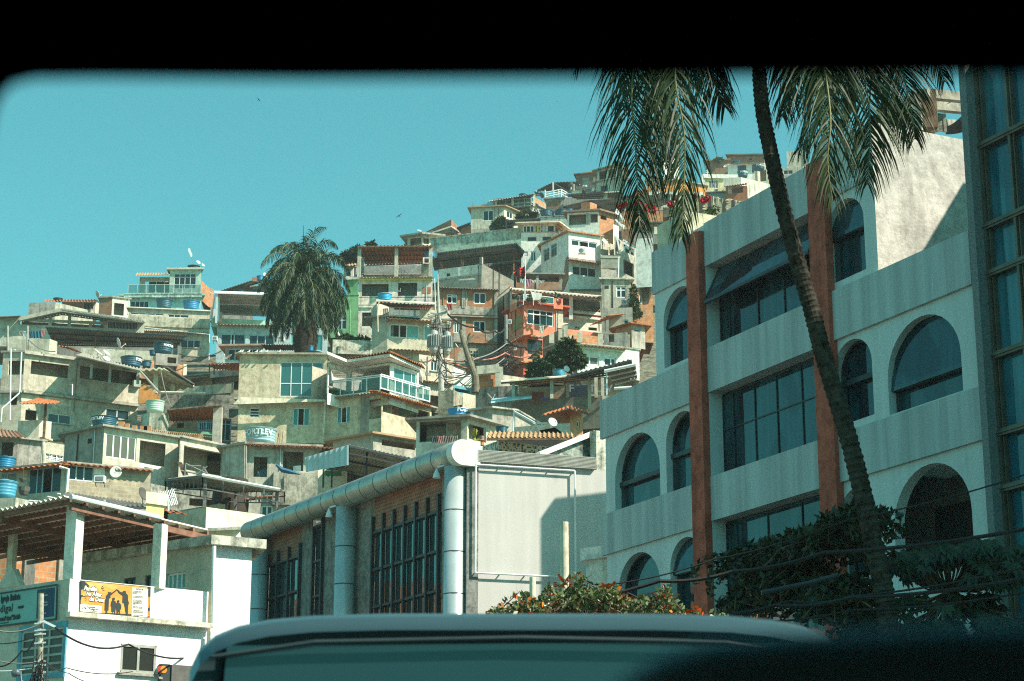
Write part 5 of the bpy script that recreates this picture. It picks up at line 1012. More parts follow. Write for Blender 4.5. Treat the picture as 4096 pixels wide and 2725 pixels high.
awning('', [(1655, 222, 184.5), (2440, 214, 184.5), (2430, 395, 192), (1730, 415, 192)], TILE, posts=[(1668, 240, 548, 185), (1700, 340, 520, 189), (2055, 240, 545, 185), (2412, 235, 545, 185)], pmat=plaster((.45, .44, .36), .5), pw=.34, period=.35, amp=.09, root=t.root, beams=5, bmat=WOOD)
h = H('', [(1700, 410), (2330, 405)], 193, 520, PINKP, root=t.root, back=1)
t.rail(0, 1682, 430, 2036, 516, -.2, 3); t.rail(0, 2078, 426, 2312, 512, -.2, 2)
h = H('', [(2330, 338), (2405, 338)], 184.8, 405, PINKP, root=t.root, back=2, holes=[(0, 2345, 350, 2392, 395)]); tank(2335, 280, 2470, 342, 186, 'blue green tank at the right end of the red tiled terrace', BLUET)
pipe([(2452, 560, 185), (2462, 900, 185)], .07, WFR, 'white drain pipe at the right edge of the pinkish house'); dish(2068, 690, 62, 183, 'white dish on the pinkish wall between two barred windows', (.45, -.2, .85))
tank(1850, 712, 2008, 797, 155, 'bright sky blue tank with pale lid above a small tile roof', plain('sky_blue_plastic', (.02, .36, .62), .5, 0, .06), plain('pale_lid', (.45, .60, .66), .5))
# beige house with glazed balconies below it
BG2 = plaster((.50, .47, .37), .5)
t = House('house', 'beige house with glass balcony rail and wide teal windows, left of the transformer pole', 'house', [(1800, 985), (1962, 972), (2612, 1008)], 150, 1560, BG2, ci=1, back=6)
t.win(1, 1982, 1030, 2292, 1192, xs=(.33, .58), open_=(0, 1), pane=CURTT, cur=[(.02, .15, CURT)], fw=.1); t.win(1, 2338, 1042, 2625 - 20, 1218, xs=(.45, .72), open_=2, pane=CURTT, cur=[(.8, .95, CURT)], fw=.1); t.win(1, 2078, 1378, 2212, 1452, xs=(.5,), zs=(.5,)); t.win(1, 2362 + 10, 1465, 2430, 1578, xs=(.5,)) if 0 else None
t.rail(1, 1980, 860, 2298, 974, .5, 3); t.rail(0, 1915, 880, 1962, 1000, .3, 2); h = H('', [(2300, 880), (2615, 905)], 150, 1010, BG2, root=t.root, back=3); t.eave(1, 1960, 972, 2640, 1010, .9, .12, TILEY, .3); t.eave(1, 1985, 1292, 2640, 1330, .9, .2, TILEY, .3); t.slab(.5, .12)
h = H('', [(1790, 880), (1850, 815), (1975, 860)], 152.5, 990, BG2, root=t.root, ci=1, back=4); t.done()
awning('', [(1845, 808, 149), (2450, 838, 149), (2400, 880, 154), (2030, 868, 154)], TILE, period=.3, amp=.06, root=t.root, beams=2, bmat=WOOD); slab3([(1840, 798, 148.8), (2460, 830, 148.8), (2460, 822, 149), (1840, 790, 149)], .08, CREAM, parent=t.root, name='gutter'); pipe([(1870, 800, 148.5), (1855, 900, 148.5), (1860, 1120, 148.5)], .07, CREAM, '', parent=t.root, name='drain_pipe')
slab3([(1965, 985, 149.5), (1965, 1000, 149.5), (1790, 1180, 156), (1790, 1165, 156)], .1, BG2, parent=t.root, name='stair_wall')
h = H('old peeling white parapet below the green house', [(1388, 1198), (1955, 1215)], 150, 1345, plaster((.55, .54, .44), 1.0, ev=.3, patch=((.14, .14, .11), .62)), back=4, name='wall', cat='wall'); h = H('pale lower wall under the peeling parapet', [(1375, 1330), (1960, 1345)], 151, 1420, GREYP, back=3, name='wall', cat='wall')
dish(1440, 1135, 78, 158, 'dish on a post among plants above the peeling parapet', (.7, -.2, .35))
# sheds before the pale blue house
awning('brown fibre roof beneath the palm trunk', [(640, 1250, 148), (1040, 1252, 148), (1040, 1310, 154), (690, 1310, 154)], plain('brown_sheet', (.10, .06, .04), .9, 0, .3), posts=[(1042, 1260, 1350, 148)], period=.2, amp=.04); t = H('blue curtained shed with pale roof edge below the teal windows', [(265, 1280), (635, 1275)], 151, 1440, PBL, wins=[(0, 290, 1296, 440, 1415, dict(xs=(.5,), cur=[(.3, .8, CURTT)])), (0, 470, 1296, 625, 1345, dict(xs=(.5,)))], back=4, slab=(.5, .14, None, plain('pinkish_edge', (.45, .33, .26), .8)))
awning('dark clay tile lean to left of the cream rendered house', [(90, 1458, 136), (420, 1450, 136), (415, 1520, 141), (160, 1510, 141)], TILE, posts=[(150, 1460, 1568, 136.5)], pmat=WOOD, period=.25, amp=.05); t = H('dark shed full of laundry under the dark tile lean to', [(110, 1530), (420, 1500)], 142, 1600, GREYD, back=2)
tank(1058, 1330, 1285, 1375, 134, 'teal tank lid on the flat roof beside the palm trunk'); tank(1130, 1262, 1185, 1320, 138, 'small blue tank at the foot of the palm trunk', BLUET)
dish(300, 1385, 90, 138, 'old wooden looking dish left of the cream rendered house roof', (-.55, -.5, .7), plain('tan_dish', (.45, .33, .18), .7), foot=(.1, .2))
# brick house right of the pole
crop(*KD)
t = House('house', 'unplastered orange brick house with two white windows and a red towel', 'house', [(412, 140), (1018, 165)], 172, 1010, BRICKG, back=7, mats={0: brick((.50, .22, .10), (.38, .16, .08), (.30, .27, .20), .32, .2, .35)})
for a in ((0, 490, 200, 600, 302, dict(xs=(.48,), zs=(.78,), open_=0)), (0, 770, 182, 900, 306, dict(xs=(.5,), cur=[(.55, .95, CURT)])), (0, 560, 490, 620, 608, dict(xs=(.5,))), (0, 765, 476, 895, 602, dict(xs=(.54,), open_=1, cur=[(.05, .5, CURT)]))): t.win(*a[:5], fw=.1, **a[5])
GRB = plaster((.34, .33, .28), .8, bmp=1, ev=.22)
t.box(0, 420, 318, 1018, 425, 0, .06, 'cement_band', GRB); t.box(0, 560, 608, 700, 700, 0, .05, 'cement_band', GRB); t.box(0, 900, 600, 1000, 690, 0, .04, 'cement_band', GRB)
for x0, x1, y0, y1 in ((648, 682, 150, 345), (985, 1018, 165, 700), (650, 685, 425, 700)): t.box(0, x0, y0, x1, y1, 0, .12, 'column', GRB)
t.box(0, 420, 424, 1025, 440, 0, .35, 'floor_slab', CONC); t.box(0, 560, 702, 1025, 716, 0, .3, 'floor_slab', CONC); t.box(0, 570, 718, 1020, 990, 0, .03, 'lower_render', plaster((.33, .31, .25), .7, ev=.2, patch=((.38, .19, .10), .55))); 
m = MB(); f = t.faces[0]; r = f.rect(700, 790, 822, 915, .06); bars_grid(m, f, *r, .04, .1, (.25, .5, .75), (.75,), .05); q = m.build('window', plain('beige_frame', (.42, .39, .28), .7), t.root); g_ = MB(); f.box(g_, *r, .032, .05); g_.build('pane', GLASS, q)
t.box(0, 858, 795, 945, 985, .03, .1, 'door', plain('wooden_door', (.22, .20, .14), .8, 0, .2)); t.eave(0, 408, 128, 1038, 148, .6, .10, ASB, .25); t.slab(.1, .1); t.done()
rag(490, 298, 543, 368, 170.5, (.38, .05, .06), 'dark red towel hanging from the upper brick house window'); dish(668, 270, 70, 169, 'white dish on the upper brick wall between the windows', (.6, -.15, .75))
rag(1012, 585, 1052, 710, 173, (.05, .16, .22), 'blue grey sheet hanging in the dark gap beside the red house', 'tarpaulin', 'tarpaulin')
# grey gable behind and white parapet
crop(*KC)
t = House('house', 'white walled grey block house with a long sloping side, above the brick house', 'house', [(925, 992), (1378, 930), (1712, 985)], 196, 1300, plaster((.60, .60, .52), .6), ci=1, back=6, mats={1: brick((.30, .29, .25), (.26, .25, .22), (.34, .33, .28), .5, .25, .5)})
f = t.faces[1]; pt = [f.sz(x, y) for x, y in ((1376, 928), (1500, 975), (1560, 1025), (1708, 1106))]; t.zt[1] = lambda s_: ip(s_, pt); t.roofed = True; t.done(); t.box(0, 925, 1085, 1376, 1042, 0, .12, 'ledge', GREYP); t.box(0, 935, 1100, 1370, 1172, 0, .04, 'lower_render', plaster((.36, .35, .28), .5))
t.win(0, 1205, 1140, 1300, 1170) if 0 else None; slab3([(1140, 1105, 193), (1310, 1095, 193), (1290, 1090, 195), (1160, 1100, 195)], .1, CONC, parent=t.root, name='window_hood')
t.post(0, 1366, 858, 935, .1, .3, CONC)
# big truss hall
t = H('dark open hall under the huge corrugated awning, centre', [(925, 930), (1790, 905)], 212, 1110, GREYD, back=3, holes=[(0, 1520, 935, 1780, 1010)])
awning('huge corrugated awning on rusty trusses over the dark hall', [(915, 812, 198), (1742, 712, 198), (1795, 870, 211), (925, 975, 211)], ASB, posts=[(1168, 800, 935, 199), (1713, 750, 1000, 199.5), (1382, 770, 860, 199)], pmat=plain('rust_post', (.26, .09, .04), .8, 0, .2), period=.3, amp=.05, truss=.5, pw=.16, beams=3, bmat=STEEL); awning('right hand slope of the huge corrugated awning', [(1742, 712, 198), (1828, 796, 197), (1800, 870, 210), (1760, 800, 210)], ASB, period=.3, amp=.05)
t = H('long curved mildewed parapet wall above the huge awning', [(845, 668), (1250, 622), (1790, 558)], 226, 830, plaster((.46, .50, .42), .9, ev=.2), ci=1, back=5, name='wall', cat='wall', slab=(.1, .12, None, MOSS)); h = H('white lower band of the curved parapet', [(925, 762), (1790, 672)], 222, 850, plaster((.52, .60, .48), .7), back=2, name='wall', cat='wall')
t = H('house with open white porch and thin slab roof on the skyline', [(600, 655), (760, 632), (925, 648)], 230, 735, CREAM, ci=1, back=5, holes=[(0, 628, 668, 745, 725), (1, 768, 660, 825, 725)], wins=[], slab=(.7, .2, None, GREYP)); h = H('', [(565, 718), (690, 712)], 233, 760, BRICK, root=t.root, back=2)
m = MB(); m.bar(P(705, 578, 229), P(745, 590, 229), .2); tag(m.build('lamp_tube', WFR), 'white tube lamp on the skyline slab roof', 'lamp')
t = H('brick roof terrace parapet on the skyline, centre', [(798, 600), (1058, 508), (1176, 618)], 240, 660, GREYP, ci=1, back=5, done=False); t.roofed = True; t.done(); 
h = House('', '', '', [(800, 592), (1058, 465), (1178, 590)], 239, 640, BRICK, ci=1, back=4, root=t.root); h.z0 = P(1058, 545, 239).z; h.done(); slab3([(860, 612, 238), (1060, 545, 238), (1150, 605, 240), (1000, 640, 244)], .2, MOSS, parent=t.root, name='stair_slab')
t = House('house', 'beige house with one blue framed window on the upper slope', 'house', [(1266, 352), (1612, 335), (1772, 402)], 234, 610, plaster((.50, .49, .39), .6), ci=1, back=7, mats={1: CREAM})
t.win(0, 1390, 372, 1500, 478, xs=(.52,), fw=.1); t.win(1, 1640, 375, 1700, 465, xs=(.5,), fw=.08); t.slab(.45, .12, mat=plain('tile_edge', (.40, .27, .16), .8)); t.box(0, 1266, 575, 1560, 600, 0, .25, 'base_slab', GREYP); t.done()
h = H('dark roofed lean to with brick corner left of the beige house', [(1160, 560), (1265, 520)], 238, 640, BRICK, back=3, slab=(.4, .15, None, DARKROOF)); tank(1445, 535, 1580, 582, 227, 'dark teal tank beside the tree below the blue framed window')
# glass railed terrace house
t = H('terrace house with long glass rail beneath the blue skyline', [(1365, 345), (1892, 300), (2052, 372)], 246, 460, GREYP, ci=1, back=6, mats={1: GREYP}, holes=[(0, 1700, 345, 1880, 400)], slab=(.3, .2, None, CONC), done=False); t.rail(0, 1368, 310, 1430, 345, .2, 1); t.rail(0, 1430, 284, 1890, 345 - 22, .2, 7); t.rail(1, 1892, 232, 1935, 330, .2, 1); t.done()
h = H('', [(1935, 235), (2050, 300)], 247, 400, BRICK2, root=t.root, back=3); h = H('', [(1500, 250), (1900, 222)], 250, 330, GREYD, root=t.root, back=2, wins=[(0, 1640, 252, 1850, 320, dict(xs=(.3, .6)))]); awning('', [(1440, 278, 245), (1925, 196, 245), (2010, 215, 252), (1500, 265, 252)], ASB, period=.35, amp=.06, root=t.root, posts=[(1525, 262, 330, 246), (1700, 245, 320, 246), (1925, 205, 330, 246)], pmat=CREAM, pw=.3)
tank(1762, 200, 1850, 222, 252, 'dark tank lid above the glass railed terrace roof'); tank(1925, 172, 2000, 200, 255, 'second dark tank lid right of the terrace roof'); dish(2002, 215, 66, 246, 'grey dish above the brick corner of the terrace house', (.6, .5, .4), DARKROOF)
# red house with flag and white neighbour
crop(*KD)
RED2 = plaster((.68, .23, .14), .3, ev=.12); REDD = plaster((.44, .10, .06), .35, ev=.14)
t = House('house', 'coral red tower house with glass balcony and football crest', 'house', [(1138, 395), (1292, 303), (1704, 352)], 166, 1110, RED2, ci=1, back=7, mats={0: RED2})
t.win(1, 1326, 350, 1606, 543, xs=(.25, .5, .75), zs=(.70,), fw=.09, open_=(1,), cur=[(.62, .78, CURT)]); t.win(1, 1332, 668, 1490, 842, xs=(.33, .66), zs=(.75,), frame=STEEL, cur=[(.05, .95, CURT)]); t.box(1, 1632, 350, 1706, 560, 0, .06, 'bare_pilaster', BEIGE); t.box(0, 1182, 500, 1278, 505, 0, .01, 'x', BEIGE) if 0 else None
m = MB(); f = t.faces[0]; m.prism([f.p(*f.sz(x, y, .03), .03) for x, y in ((1182, 470), (1276, 412), (1276, 540), (1182, 600))], f.n * .03); m.build('stone_patch', brick((.40, .32, .15), (.34, .27, .12), (.42, .36, .22), .4, .3, .2), t.root)
t.eave(1, 1282, 632, 1495, 655, .9, .2, TILE, .3); t.eave(0, 1140, 720, 1290, 620, .9, .2, TILE, .3); t.slab(.5, .16, mat=REDD, name='balcony_slab')
t.rail(0, 1212, 250, 1290, 312, .35, 2); t.rail(1, 1318, 203, 1606, 312, .35, 1, frame=WFR); h = H('', [(1606, 242), (1703, 250)], 165.6, 352, RED2, root=t.root, back=.6); h = H('', [(1150, 322), (1222, 282)], 166.5, 392, RED2, root=t.root, back=.3); t.done(); h2 = H('', [(1296, 228), (1318, 226)], 165.8, 305, RED2, root=t.root, back=.4)
# crest: striped shield
cf = h; fcr = Face(P(1606, 300, 165.2), P(1703, 300, 165.2)); CRS = empty('crest', tuple(fcr.p(*fcr.sz(1660, 320))), 'red and black striped football shield painted on the coral balcony pier', 'crest')
KR = plain('crest_black', (.02, .015, .015), .7); KR2 = plain('crest_red', (.60, .03, .02), .7)
pl([(1632, 250), (1686, 256), (1686, 290), (1672, 312), (1658, 322), (1644, 306), (1634, 285)], .0, KR, 'shield', CRS, fcr, .02)
for k in range(4): y = 262 + k * 15; pl([(1637 + 2 * k, y), (1684 - 3 * k, y + 2), (1684 - 3 * k, y + 9), (1637 + 2 * k, y + 7)], .03, KR2, 'stripe', CRS, fcr, .01)
pl([(1634, 252), (1656, 254), (1654, 276), (1638, 274)], .05, BW, 'badge', CRS, fcr, .01); tx(1639, 271, 'CRF', 9, KR2, CRS, face=fcr, o=.07, sx=.6)
ac(1128, 466, 1168, 508, 165, 'upper small air conditioner on the red house side wall'); ac(1178, 736, 1222, 780, 162.5, 'lower small air conditioner on the red house side wall'); rag(1455, 530, 1502, 605, 165.2, (.62, .60, .52), 'white cloth hanging below the red house window')
h = H('red lower wing with tile edge at the foot of the red house', [(1190, 1000), (1290, 930), (1360, 945)], 162, 1100, REDD, ci=1, back=4, slab=(.4, .1, None, TILE)); 
t = House('house', 'white verandah house with red balusters right of the red tower', 'house', [(1150, 170), (1166, 160), (2165, 262)], 172.5, 620, plaster((.62, .60, .50), .2), ci=1, back=7)
t.hole(1, 1170, 178, 1530, 290); t.hole(1, 1565, 215, 1775, 375); t.hole(1, 1802, 235, 2115, 395); t.roofed = True; f = t.faces[1]
m = MB(); f.box(m, 0, f.L, f.sz(1750, 660)[1], t.z1, -2.0, -1.9); m.build('inner_wall', plaster((.58, .56, .45), .2), t.root)
for q in ((1808, 340, 1870, 395), (1888, 345, 1952, 385)): r = f.rect(*q, -1.85); m = MB(); f.box(m, *r, -1.9, -1.85); m.build('inner_dark_panel', DARK, t.root)  # dark panels on the inner wall, painted as shaded openings
BAL = plain('red_baluster', (.30, .07, .03), .6)
for x0, y0, x1, y1, n in ((1708, 372, 1775, 462, 6), (1812, 392, 2145, 470, 26)):
    r = f.rect(x0, y0, x1, y1, .1)
    for z_ in (r[3], r[2]): m = MB(); f.box(m, r[0], r[1], z_ - .1, z_ + .1, 0, .25); m.build('handrail', WHITE, t.root)
    m = MB()
    for k in range(n): a = r[0] + (r[1] - r[0]) * (k + .5) / n; c = f.p(a, r[2], .12); hh = r[3] - r[2]; m.lathe(c, [(.05, 0), (.09, hh * .3), (.04, hh * .55), (.08, hh * .8), (.05, hh)], 7)
    m.build('balusters', BAL, t.root)
t.floors.append((f.sz(1810, 470)[1] - .1, .12)); t.win(1, 1828, 532, 1880, 568, xs=(.5,)); t.hole(1, 1970, 545, 2060, 585); t.done()
for x in (1788, 2120): a = P(x, 230, 172.3); b = P(x, 470, 172.3); m = MB(); m.bar(b, a, .35); m.build('pillar', WHITE, t.root)
awning('', [(1140, 152, 171), (2175, 245, 171.5), (2215, 222, 177), (1180, 128, 177)], plain('dark_tile', (.10, .07, .05), .85, 0, .3), period=.35, amp=.06, root=t.root); slab3([(1150, 172, 171.3), (2170, 262, 171.8), (2170, 255, 172.6), (1150, 165, 172.2)], .3, CREAM, parent=t.root, name='eave_beam'); pipe([(1168, 140, 170.6), (1142, 180, 170.6), (1142, 390, 170.6)], .09, WIRE, '', parent=t.root, name='drain_pipe')
slab3([(1005, 250, 178), (1150, 130, 172), (1160, 122, 174), (1030, 225, 180)], .1, TILE, parent=t.root, name='roof_edge'); h = H('', [(1015, 262), (1150, 165)], 174, 1000, plaster((.38, .35, .26), .8), root=t.root, ci=1, back=4); awning('', [(1705, 548, 170), (1815, 560, 170), (1815, 520, 172), (1705, 500, 172)], CREAM, period=.8, amp=.02, root=t.root)
# flag
fp = P(1303, 200, 164.5); ft = P(1312, -165, 164.5); m = MB(); m.tube([fp + Vector((0, 0, -.6)), ft], .05, 6); FL = empty('flag', tuple(fp), 'red and black striped flag on a pole above the red house balcony', 'flag'); m.build('pole', WFR, FL)
crop(*KC)
def flagpt(a, b):
    tl, tr, br, bl = P(1712, 1020, 164.6), P(1836, 935, 164.6), P(1834, 1062, 164.6), P(1768, 1082, 164.6); p = tl.lerp(tr, a).lerp(bl.lerp(br, a), b); return p + Vector((0, .25 * math.sin(a * 9 + b * 3), .06 * math.sin(a * 7)))
for k in range(8):
    m = MB()
    for i in range(12): m.quad(flagpt(i / 12, k / 8), flagpt((i + 1) / 12, k / 8), flagpt((i + 1) / 12, (k + 1) / 8), flagpt(i / 12, (k + 1) / 8))
    m.build('stripe', (KR2, KR)[(k + 0) % 2], FL)
t = H('brick terrace with laundry and grey roof behind the flag', [(1735, 1040), (2215, 1048)], 183, 1200, BRICKG, back=5, holes=[(0, 1745, 1050, 1945, 1128), (0, 1975, 1052, 2185, 1120)], slab=(.3, .12, None, ASB)); t.box(0, 1948, 1045, 1972, 1190, 0, .1, 'column', CONC)
for k, (x0, x1, c, lb) in enumerate(((1775, 1835, (.30, .42, .36), 'pale green'), (1842, 1892, (.45, .22, .30), 'pink'), (1897, 1945, (.50, .50, .48), 'white'), (1978, 2032, (.40, .42, .42), 'grey patterned'))): rag(x0, 1082 + k * 6, x1, 1125 + (k == 1) * 40, 182, c, lb + ' cloth hanging on the brick terrace behind the flag')
# ================================================================= hillside: upper right, and the low middle
KE = (2000, 500, 2.6133)
crop(*KE)
WH2 = plaster((.68, .68, .62), .4, ev=.1)
t = House('house', 'tall white house with glazed verandah on top, beside the huge awning', 'house', [(222, 1128), (580, 1122), (652, 1168)], 207, 1600, WH2, ci=1, back=7)
for a in ((0, 280, 1164, 388, 1218, dict(xs=(), cur=[(.4, 1, CURT)])), (0, 436, 1160, 544, 1214, dict(xs=(), cur=[(0, .7, CURT)])), (0, 318, 1322, 376, 1425, dict(xs=(.5,))), (0, 246, 1322, 294, 1372, dict(xs=(), zs=(.33, .66)))): t.win(*a[:5], fw=.09, **a[5])
t.slab(.05, .1); t.done(); v = House('', '', '', [(238, 1048), (574, 1040), (630, 1080)], 207, 1128, WH2, ci=1, back=5, root=t.root)
v.win(0, 243, 1053, 358, 1124, xs=(.28, .65), fw=.09); v.win(0, 365, 1050, 480, 1122, xs=(), fw=.09, open_=0); v.win(0, 492, 1048, 570, 1122, xs=(), fw=.09, cur=[(.1, .9, CURT)]); v.slab(.8, .12, mat=CREAM); v.win(1, 584, 1062, 612, 1130, xs=(.5,)); v.done()
awning('', [(590, 1040, 206), (660, 1112, 205), (640, 1095, 210), (600, 1035, 211)], TILE, period=.3, amp=.06, root=t.root)
for x, c, lb in ((398, (.60, .50, .05), 'yellow'), (420, (.55, .40, .42), 'pinkish'), (456, (.45, .52, .50), 'pale grey')):
    a = P(x, 1085, 206.9); m = MB(); m.prism([a + Vector((.17 * math.sin(k * .628), 0, -.42 * math.cos(k * .628))) for k in range(10)], (0, .08, 0)); tag(m.build('hanging_cloth', plain('board_' + lb.replace(' ', '_'), c, .5)), lb + ' pointed cloth hanging in the white verandah window', 'laundry')
t = House('house', 'white house with orange tile edges, triple window and outdoor fan unit', 'house', [(430, 1264), (716, 1122), (1050, 1170)], 197, 1745, WH2, ci=1, back=7)
t.win(0, 455, 1310, 516, 1405, xs=(.5,), zs=(.75,), frame=plain('dull_frame', (.30, .34, .33), .5), fw=.1); t.win(0, 530, 1262, 593, 1362, xs=(.5,), zs=(.75,), frame=plain('dull_frame', (.30, .34, .33), .5), fw=.1); t.win(1, 744, 1194, 1016, 1298, xs=(.3, .68), open_=1, cur=[(.02, .28, CURT), (.32, .40, CURT), (.7, .98, plain('net', (.25, .30, .30), .9))], fw=.1)
t.win(1, 755, 1466, 1005, 1600, xs=(.33, .66), cur=[(.02, .3, CURT), (.7, .98, CURT)], fw=.1); t.eave(1, 728, 1425, 1070, 1432, .9, .22, TILE, .3)
t.slab(.3, .14, mat=plain('tile_edge_orange', (.48, .22, .10), .8, 0, .3)); m = MB(); f = t.faces[0]; m.prism([f.p(*f.sz(x, y, .04), .04) for x, y in ((712, 1370), (716, 1600), (660, 1745), (640, 1745), (690, 1390))], f.n * .02); m.build('bare_brick_patch', BRICKG, t.root); t.done()
ac(820, 1285, 893, 1342, 196, 'outdoor fan unit beneath the triple window of the white house', fan=True); dish(1088, 1218, 70, 194, 'grey dish right of the triple window', (.5, -.6, .5)); slab3([(725, 1735, 196), (1060, 1745, 196), (1060, 1720, 199), (725, 1710, 199)], .1, WOOD, 'wooden joists under the white house with fan unit', 'joists', 'joists')
t = H('pale house with open loggia and brick side on the upper slope', [(703, 925), (1032, 905), (1192, 950)], 215, 1300, WH2, ci=1, back=6, mats={1: BRICK2}, holes=[(0, 722, 940, 908, 1042), (0, 936, 932, 1022, 1020), (1, 1050, 935, 1115, 1000)], slab=(.5, .2, None, plain('brown_roof', (.22, .16, .11), .8)), done=False); t.post(0, 922, 925, 1040, .02, .5, GREYP); t.floors.append((t.faces[0].sz(722, 1045)[1] - .1, .1)); t.done()
t = H('pale stained parapet carrying three dark blue tanks', [(420, 968), (706, 952)], 223, 1130, plaster((.52, .54, .47), .8), back=5, slab=(.1, .12)); tank(412, 888, 556, 958, 224, 'left blue tank of three on the pale stained parapet'); tank(575, 882, 718, 952, 223, 'large middle blue tank of three on the pale stained parapet'); tank(685, 878, 768, 928, 226, 'right brighter tank of three on the pale stained parapet', BLUET); tank(545, 918, 580, 958, 222, 'small round drum between the parapet tanks')
awning('flat steel frame canopy left of the parapet tanks', [(62, 995, 221), (420, 972, 221), (420, 1030, 229), (120, 1050, 229)], ASB, posts=[(65, 1000, 1090, 221)], period=.3, amp=.04, truss=.6, pw=.14); awning('rolled edge sheet roof behind the parapet tanks', [(340, 905, 226), (600, 885, 226), (560, 870, 230), (350, 895, 230)], ASB, period=.3, amp=.06)
# truss roofs in rows
awning('truss roof over a brick stub, centre of the upper slope', [(662, 848, 226), (952, 782, 226), (1010, 880, 233), (800, 915, 233)], ASB, pmat=STEEL, period=.3, amp=.05, truss=.7, beams=3); awning('second truss roof right of the brick stub', [(950, 785, 226), (1260, 770, 226), (1290, 870, 234), (1100, 890, 234)], ASB, period=.3, amp=.05, truss=.7, beams=3)
h = H('brick stub chimney between the two truss roofs', [(846, 815), (940, 805), (1012, 830)], 224, 905, BRICK, ci=1, back=3, mats={1: BRICK2})
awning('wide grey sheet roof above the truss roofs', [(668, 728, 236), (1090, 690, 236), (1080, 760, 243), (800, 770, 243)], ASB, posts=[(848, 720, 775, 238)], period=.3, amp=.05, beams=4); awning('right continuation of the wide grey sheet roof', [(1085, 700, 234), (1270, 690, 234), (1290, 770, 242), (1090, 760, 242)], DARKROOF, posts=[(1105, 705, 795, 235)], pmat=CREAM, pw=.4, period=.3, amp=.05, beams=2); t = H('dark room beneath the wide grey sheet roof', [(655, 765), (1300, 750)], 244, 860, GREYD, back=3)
h = H('bare brick room with grey render below the skyline canopy', [(482, 780), (662, 768)], 240, 915, GREYP, back=4, slab=(.3, .14)); h.box(0, 495, 800, 628, 900, 0, .03, 'brick_panel', BRICKG)
awning('dark pyramid canopy on the skyline', [(372, 686, 250), (556, 598, 250), (748, 712, 252), (640, 700, 262)], DARKROOF, posts=[(556, 600, 700, 250), (745, 640, 712, 253), (380, 686, 700, 250)], pmat=ALU, pw=.2, period=.4, amp=.05); awning('dark sheet roof right of the pyramid canopy', [(560, 600, 252), (790, 592, 252), (795, 690, 258), (700, 700, 258)], DARKROOF, period=.4, amp=.05)
m = MB()
for y in (695, 718, 742): m.tube([P(470, y + 14, 246), P(640, y - 20, 246), P(700, y + 12, 248)], .08, 5)
for x in (470, 560, 612, 640): m.tube([P(x, 680, 246), P(x, 765, 246)], .08, 5)
tag(m.build('railing', WFR), 'white tubular railing beneath the pyramid canopy', 'railing'); dish(746, 622, 58, 245, 'left grey dish of two on the skyline post', (-.5, .5, .4), DARKROOF); dish(806, 618, 60, 245, 'right grey dish of two on the skyline post', (.5, .5, .4), DARKROOF); dish(872, 705, 66, 236, 'lone grey dish in front of the skyline brick house', (.6, .4, .4), DARKROOF); pipe([(768, 620, 245), (768, 690, 245)], .2, CONC, 'short concrete post carrying two skyline dishes', 'post', 'post')
t = H('skyline brick house with grey shuttered window', [(795, 524), (1018, 502)], 264, 700, brick((.36, .17, .11), (.28, .13, .09), (.28, .25, .2), .32, .21, .5), wins=[(0, 858, 552, 936, 632, dict(xs=(), zs=(.3, .5, .7), frame=GREYP, pane=GREYP))], back=5, slab=(.3, .15, None, TILE)); t.box(0, 975, 542, 990, 605, 0, .05, 'vent', GREYP); ac(866, 628, 912, 662, 262, 'fan unit on the skyline brick house', fan=True)
h = H('low cream bay with barred window before the skyline brick house', [(745, 690), (985, 650)], 250, 730, CREAM, wins=[(0, 882, 668, 960, 700, dict(xs=(), bars=8))], back=3, slab=(.2, .14))
t = H('cream house with open top terrace left of the hanging palm fronds', [(1002, 605), (1300, 545)], 257, 760, plaster((.54, .54, .44), .6), wins=[(0, 1048, 640, 1128, 690, dict(xs=(), frame=GREYP))], back=6, slab=(.4, .14, None, MOSS), done=True); h = H('', [(1012, 488), (1285, 418)], 257.5, 605, CREAM, root=t.root, back=5, holes=[(0, 1032, 490, 1110, 570), (0, 1128, 470, 1208, 550), (0, 1225, 440, 1280, 530)], slab=(.5, .2, None, TILEY)); tank(1182, 385, 1260, 415, 259, 'dark tank on the open top terrace roof beside the fronds', plain('black_plastic', (.02, .05, .06), .6))
# behind the fronds
t = H('orange painted wall house behind the palm fronds', [(1530, 590), (1850, 585), (2150, 640)], 250, 900, ORANGE, ci=1, back=5, mats={1: ORANGE}, slab=(.3, .14)); h = H('', [(1500, 700), (2120, 705)], 244, 860, plaster((.60, .62, .56), .3), root=t.root, back=4, wins=[(0, 1735, 722, 1830, 798, dict(xs=(.25, .5, .75)))])
t = H('white three storey house on the skyline behind the fronds', [(1700, 320), (1868, 345)], 268, 620, WH2, wins=[(0, 1755, 375, 1805, 435, dict(xs=(.5,), zs=(.5,))), (0, 1835, 380, 1862, 425, dict(xs=()))], holes=[(0, 1720, 520, 1820, 590)], back=5, done=False); t.rail(0, 1770, 278, 1868, 320, 0, 8, pane=None, frame=WFR); t.slab(.2, .12); t.done()
for k, (x0, y0, x1, y1, d, mt) in enumerate(((1400, 690, 1560, 800, 236, BRICK), (1290, 760, 1700, 900, 230, GREYP), (1280, 905, 1700, 1120, 214, BRICK2), (1270, 1090, 1450, 1500, 205, brick((.36, .19, .12), (.30, .15, .09), (.28, .25, .2), .32, .21, .6)), (1400, 1040, 1770, 1250, 200, GREYD))):
    h = H(('brick upper wall', 'grey mid wall', 'sunlit brick wall', 'tall brown brick wall', 'dark roofed shed')[k] + ' seen through the hanging palm fronds', [(x0, y0), (x1, y0 - 8)], d, y1, mt, back=4, slab=(.4, .14, None, DARKROOF) if k in (1, 4) else None, wins=[(0, (x0 + x1) / 2 - 30, y0 + 70, (x0 + x1) / 2 + 30, y0 + 110, dict(xs=(.5,)))] if k in (2,) else ())
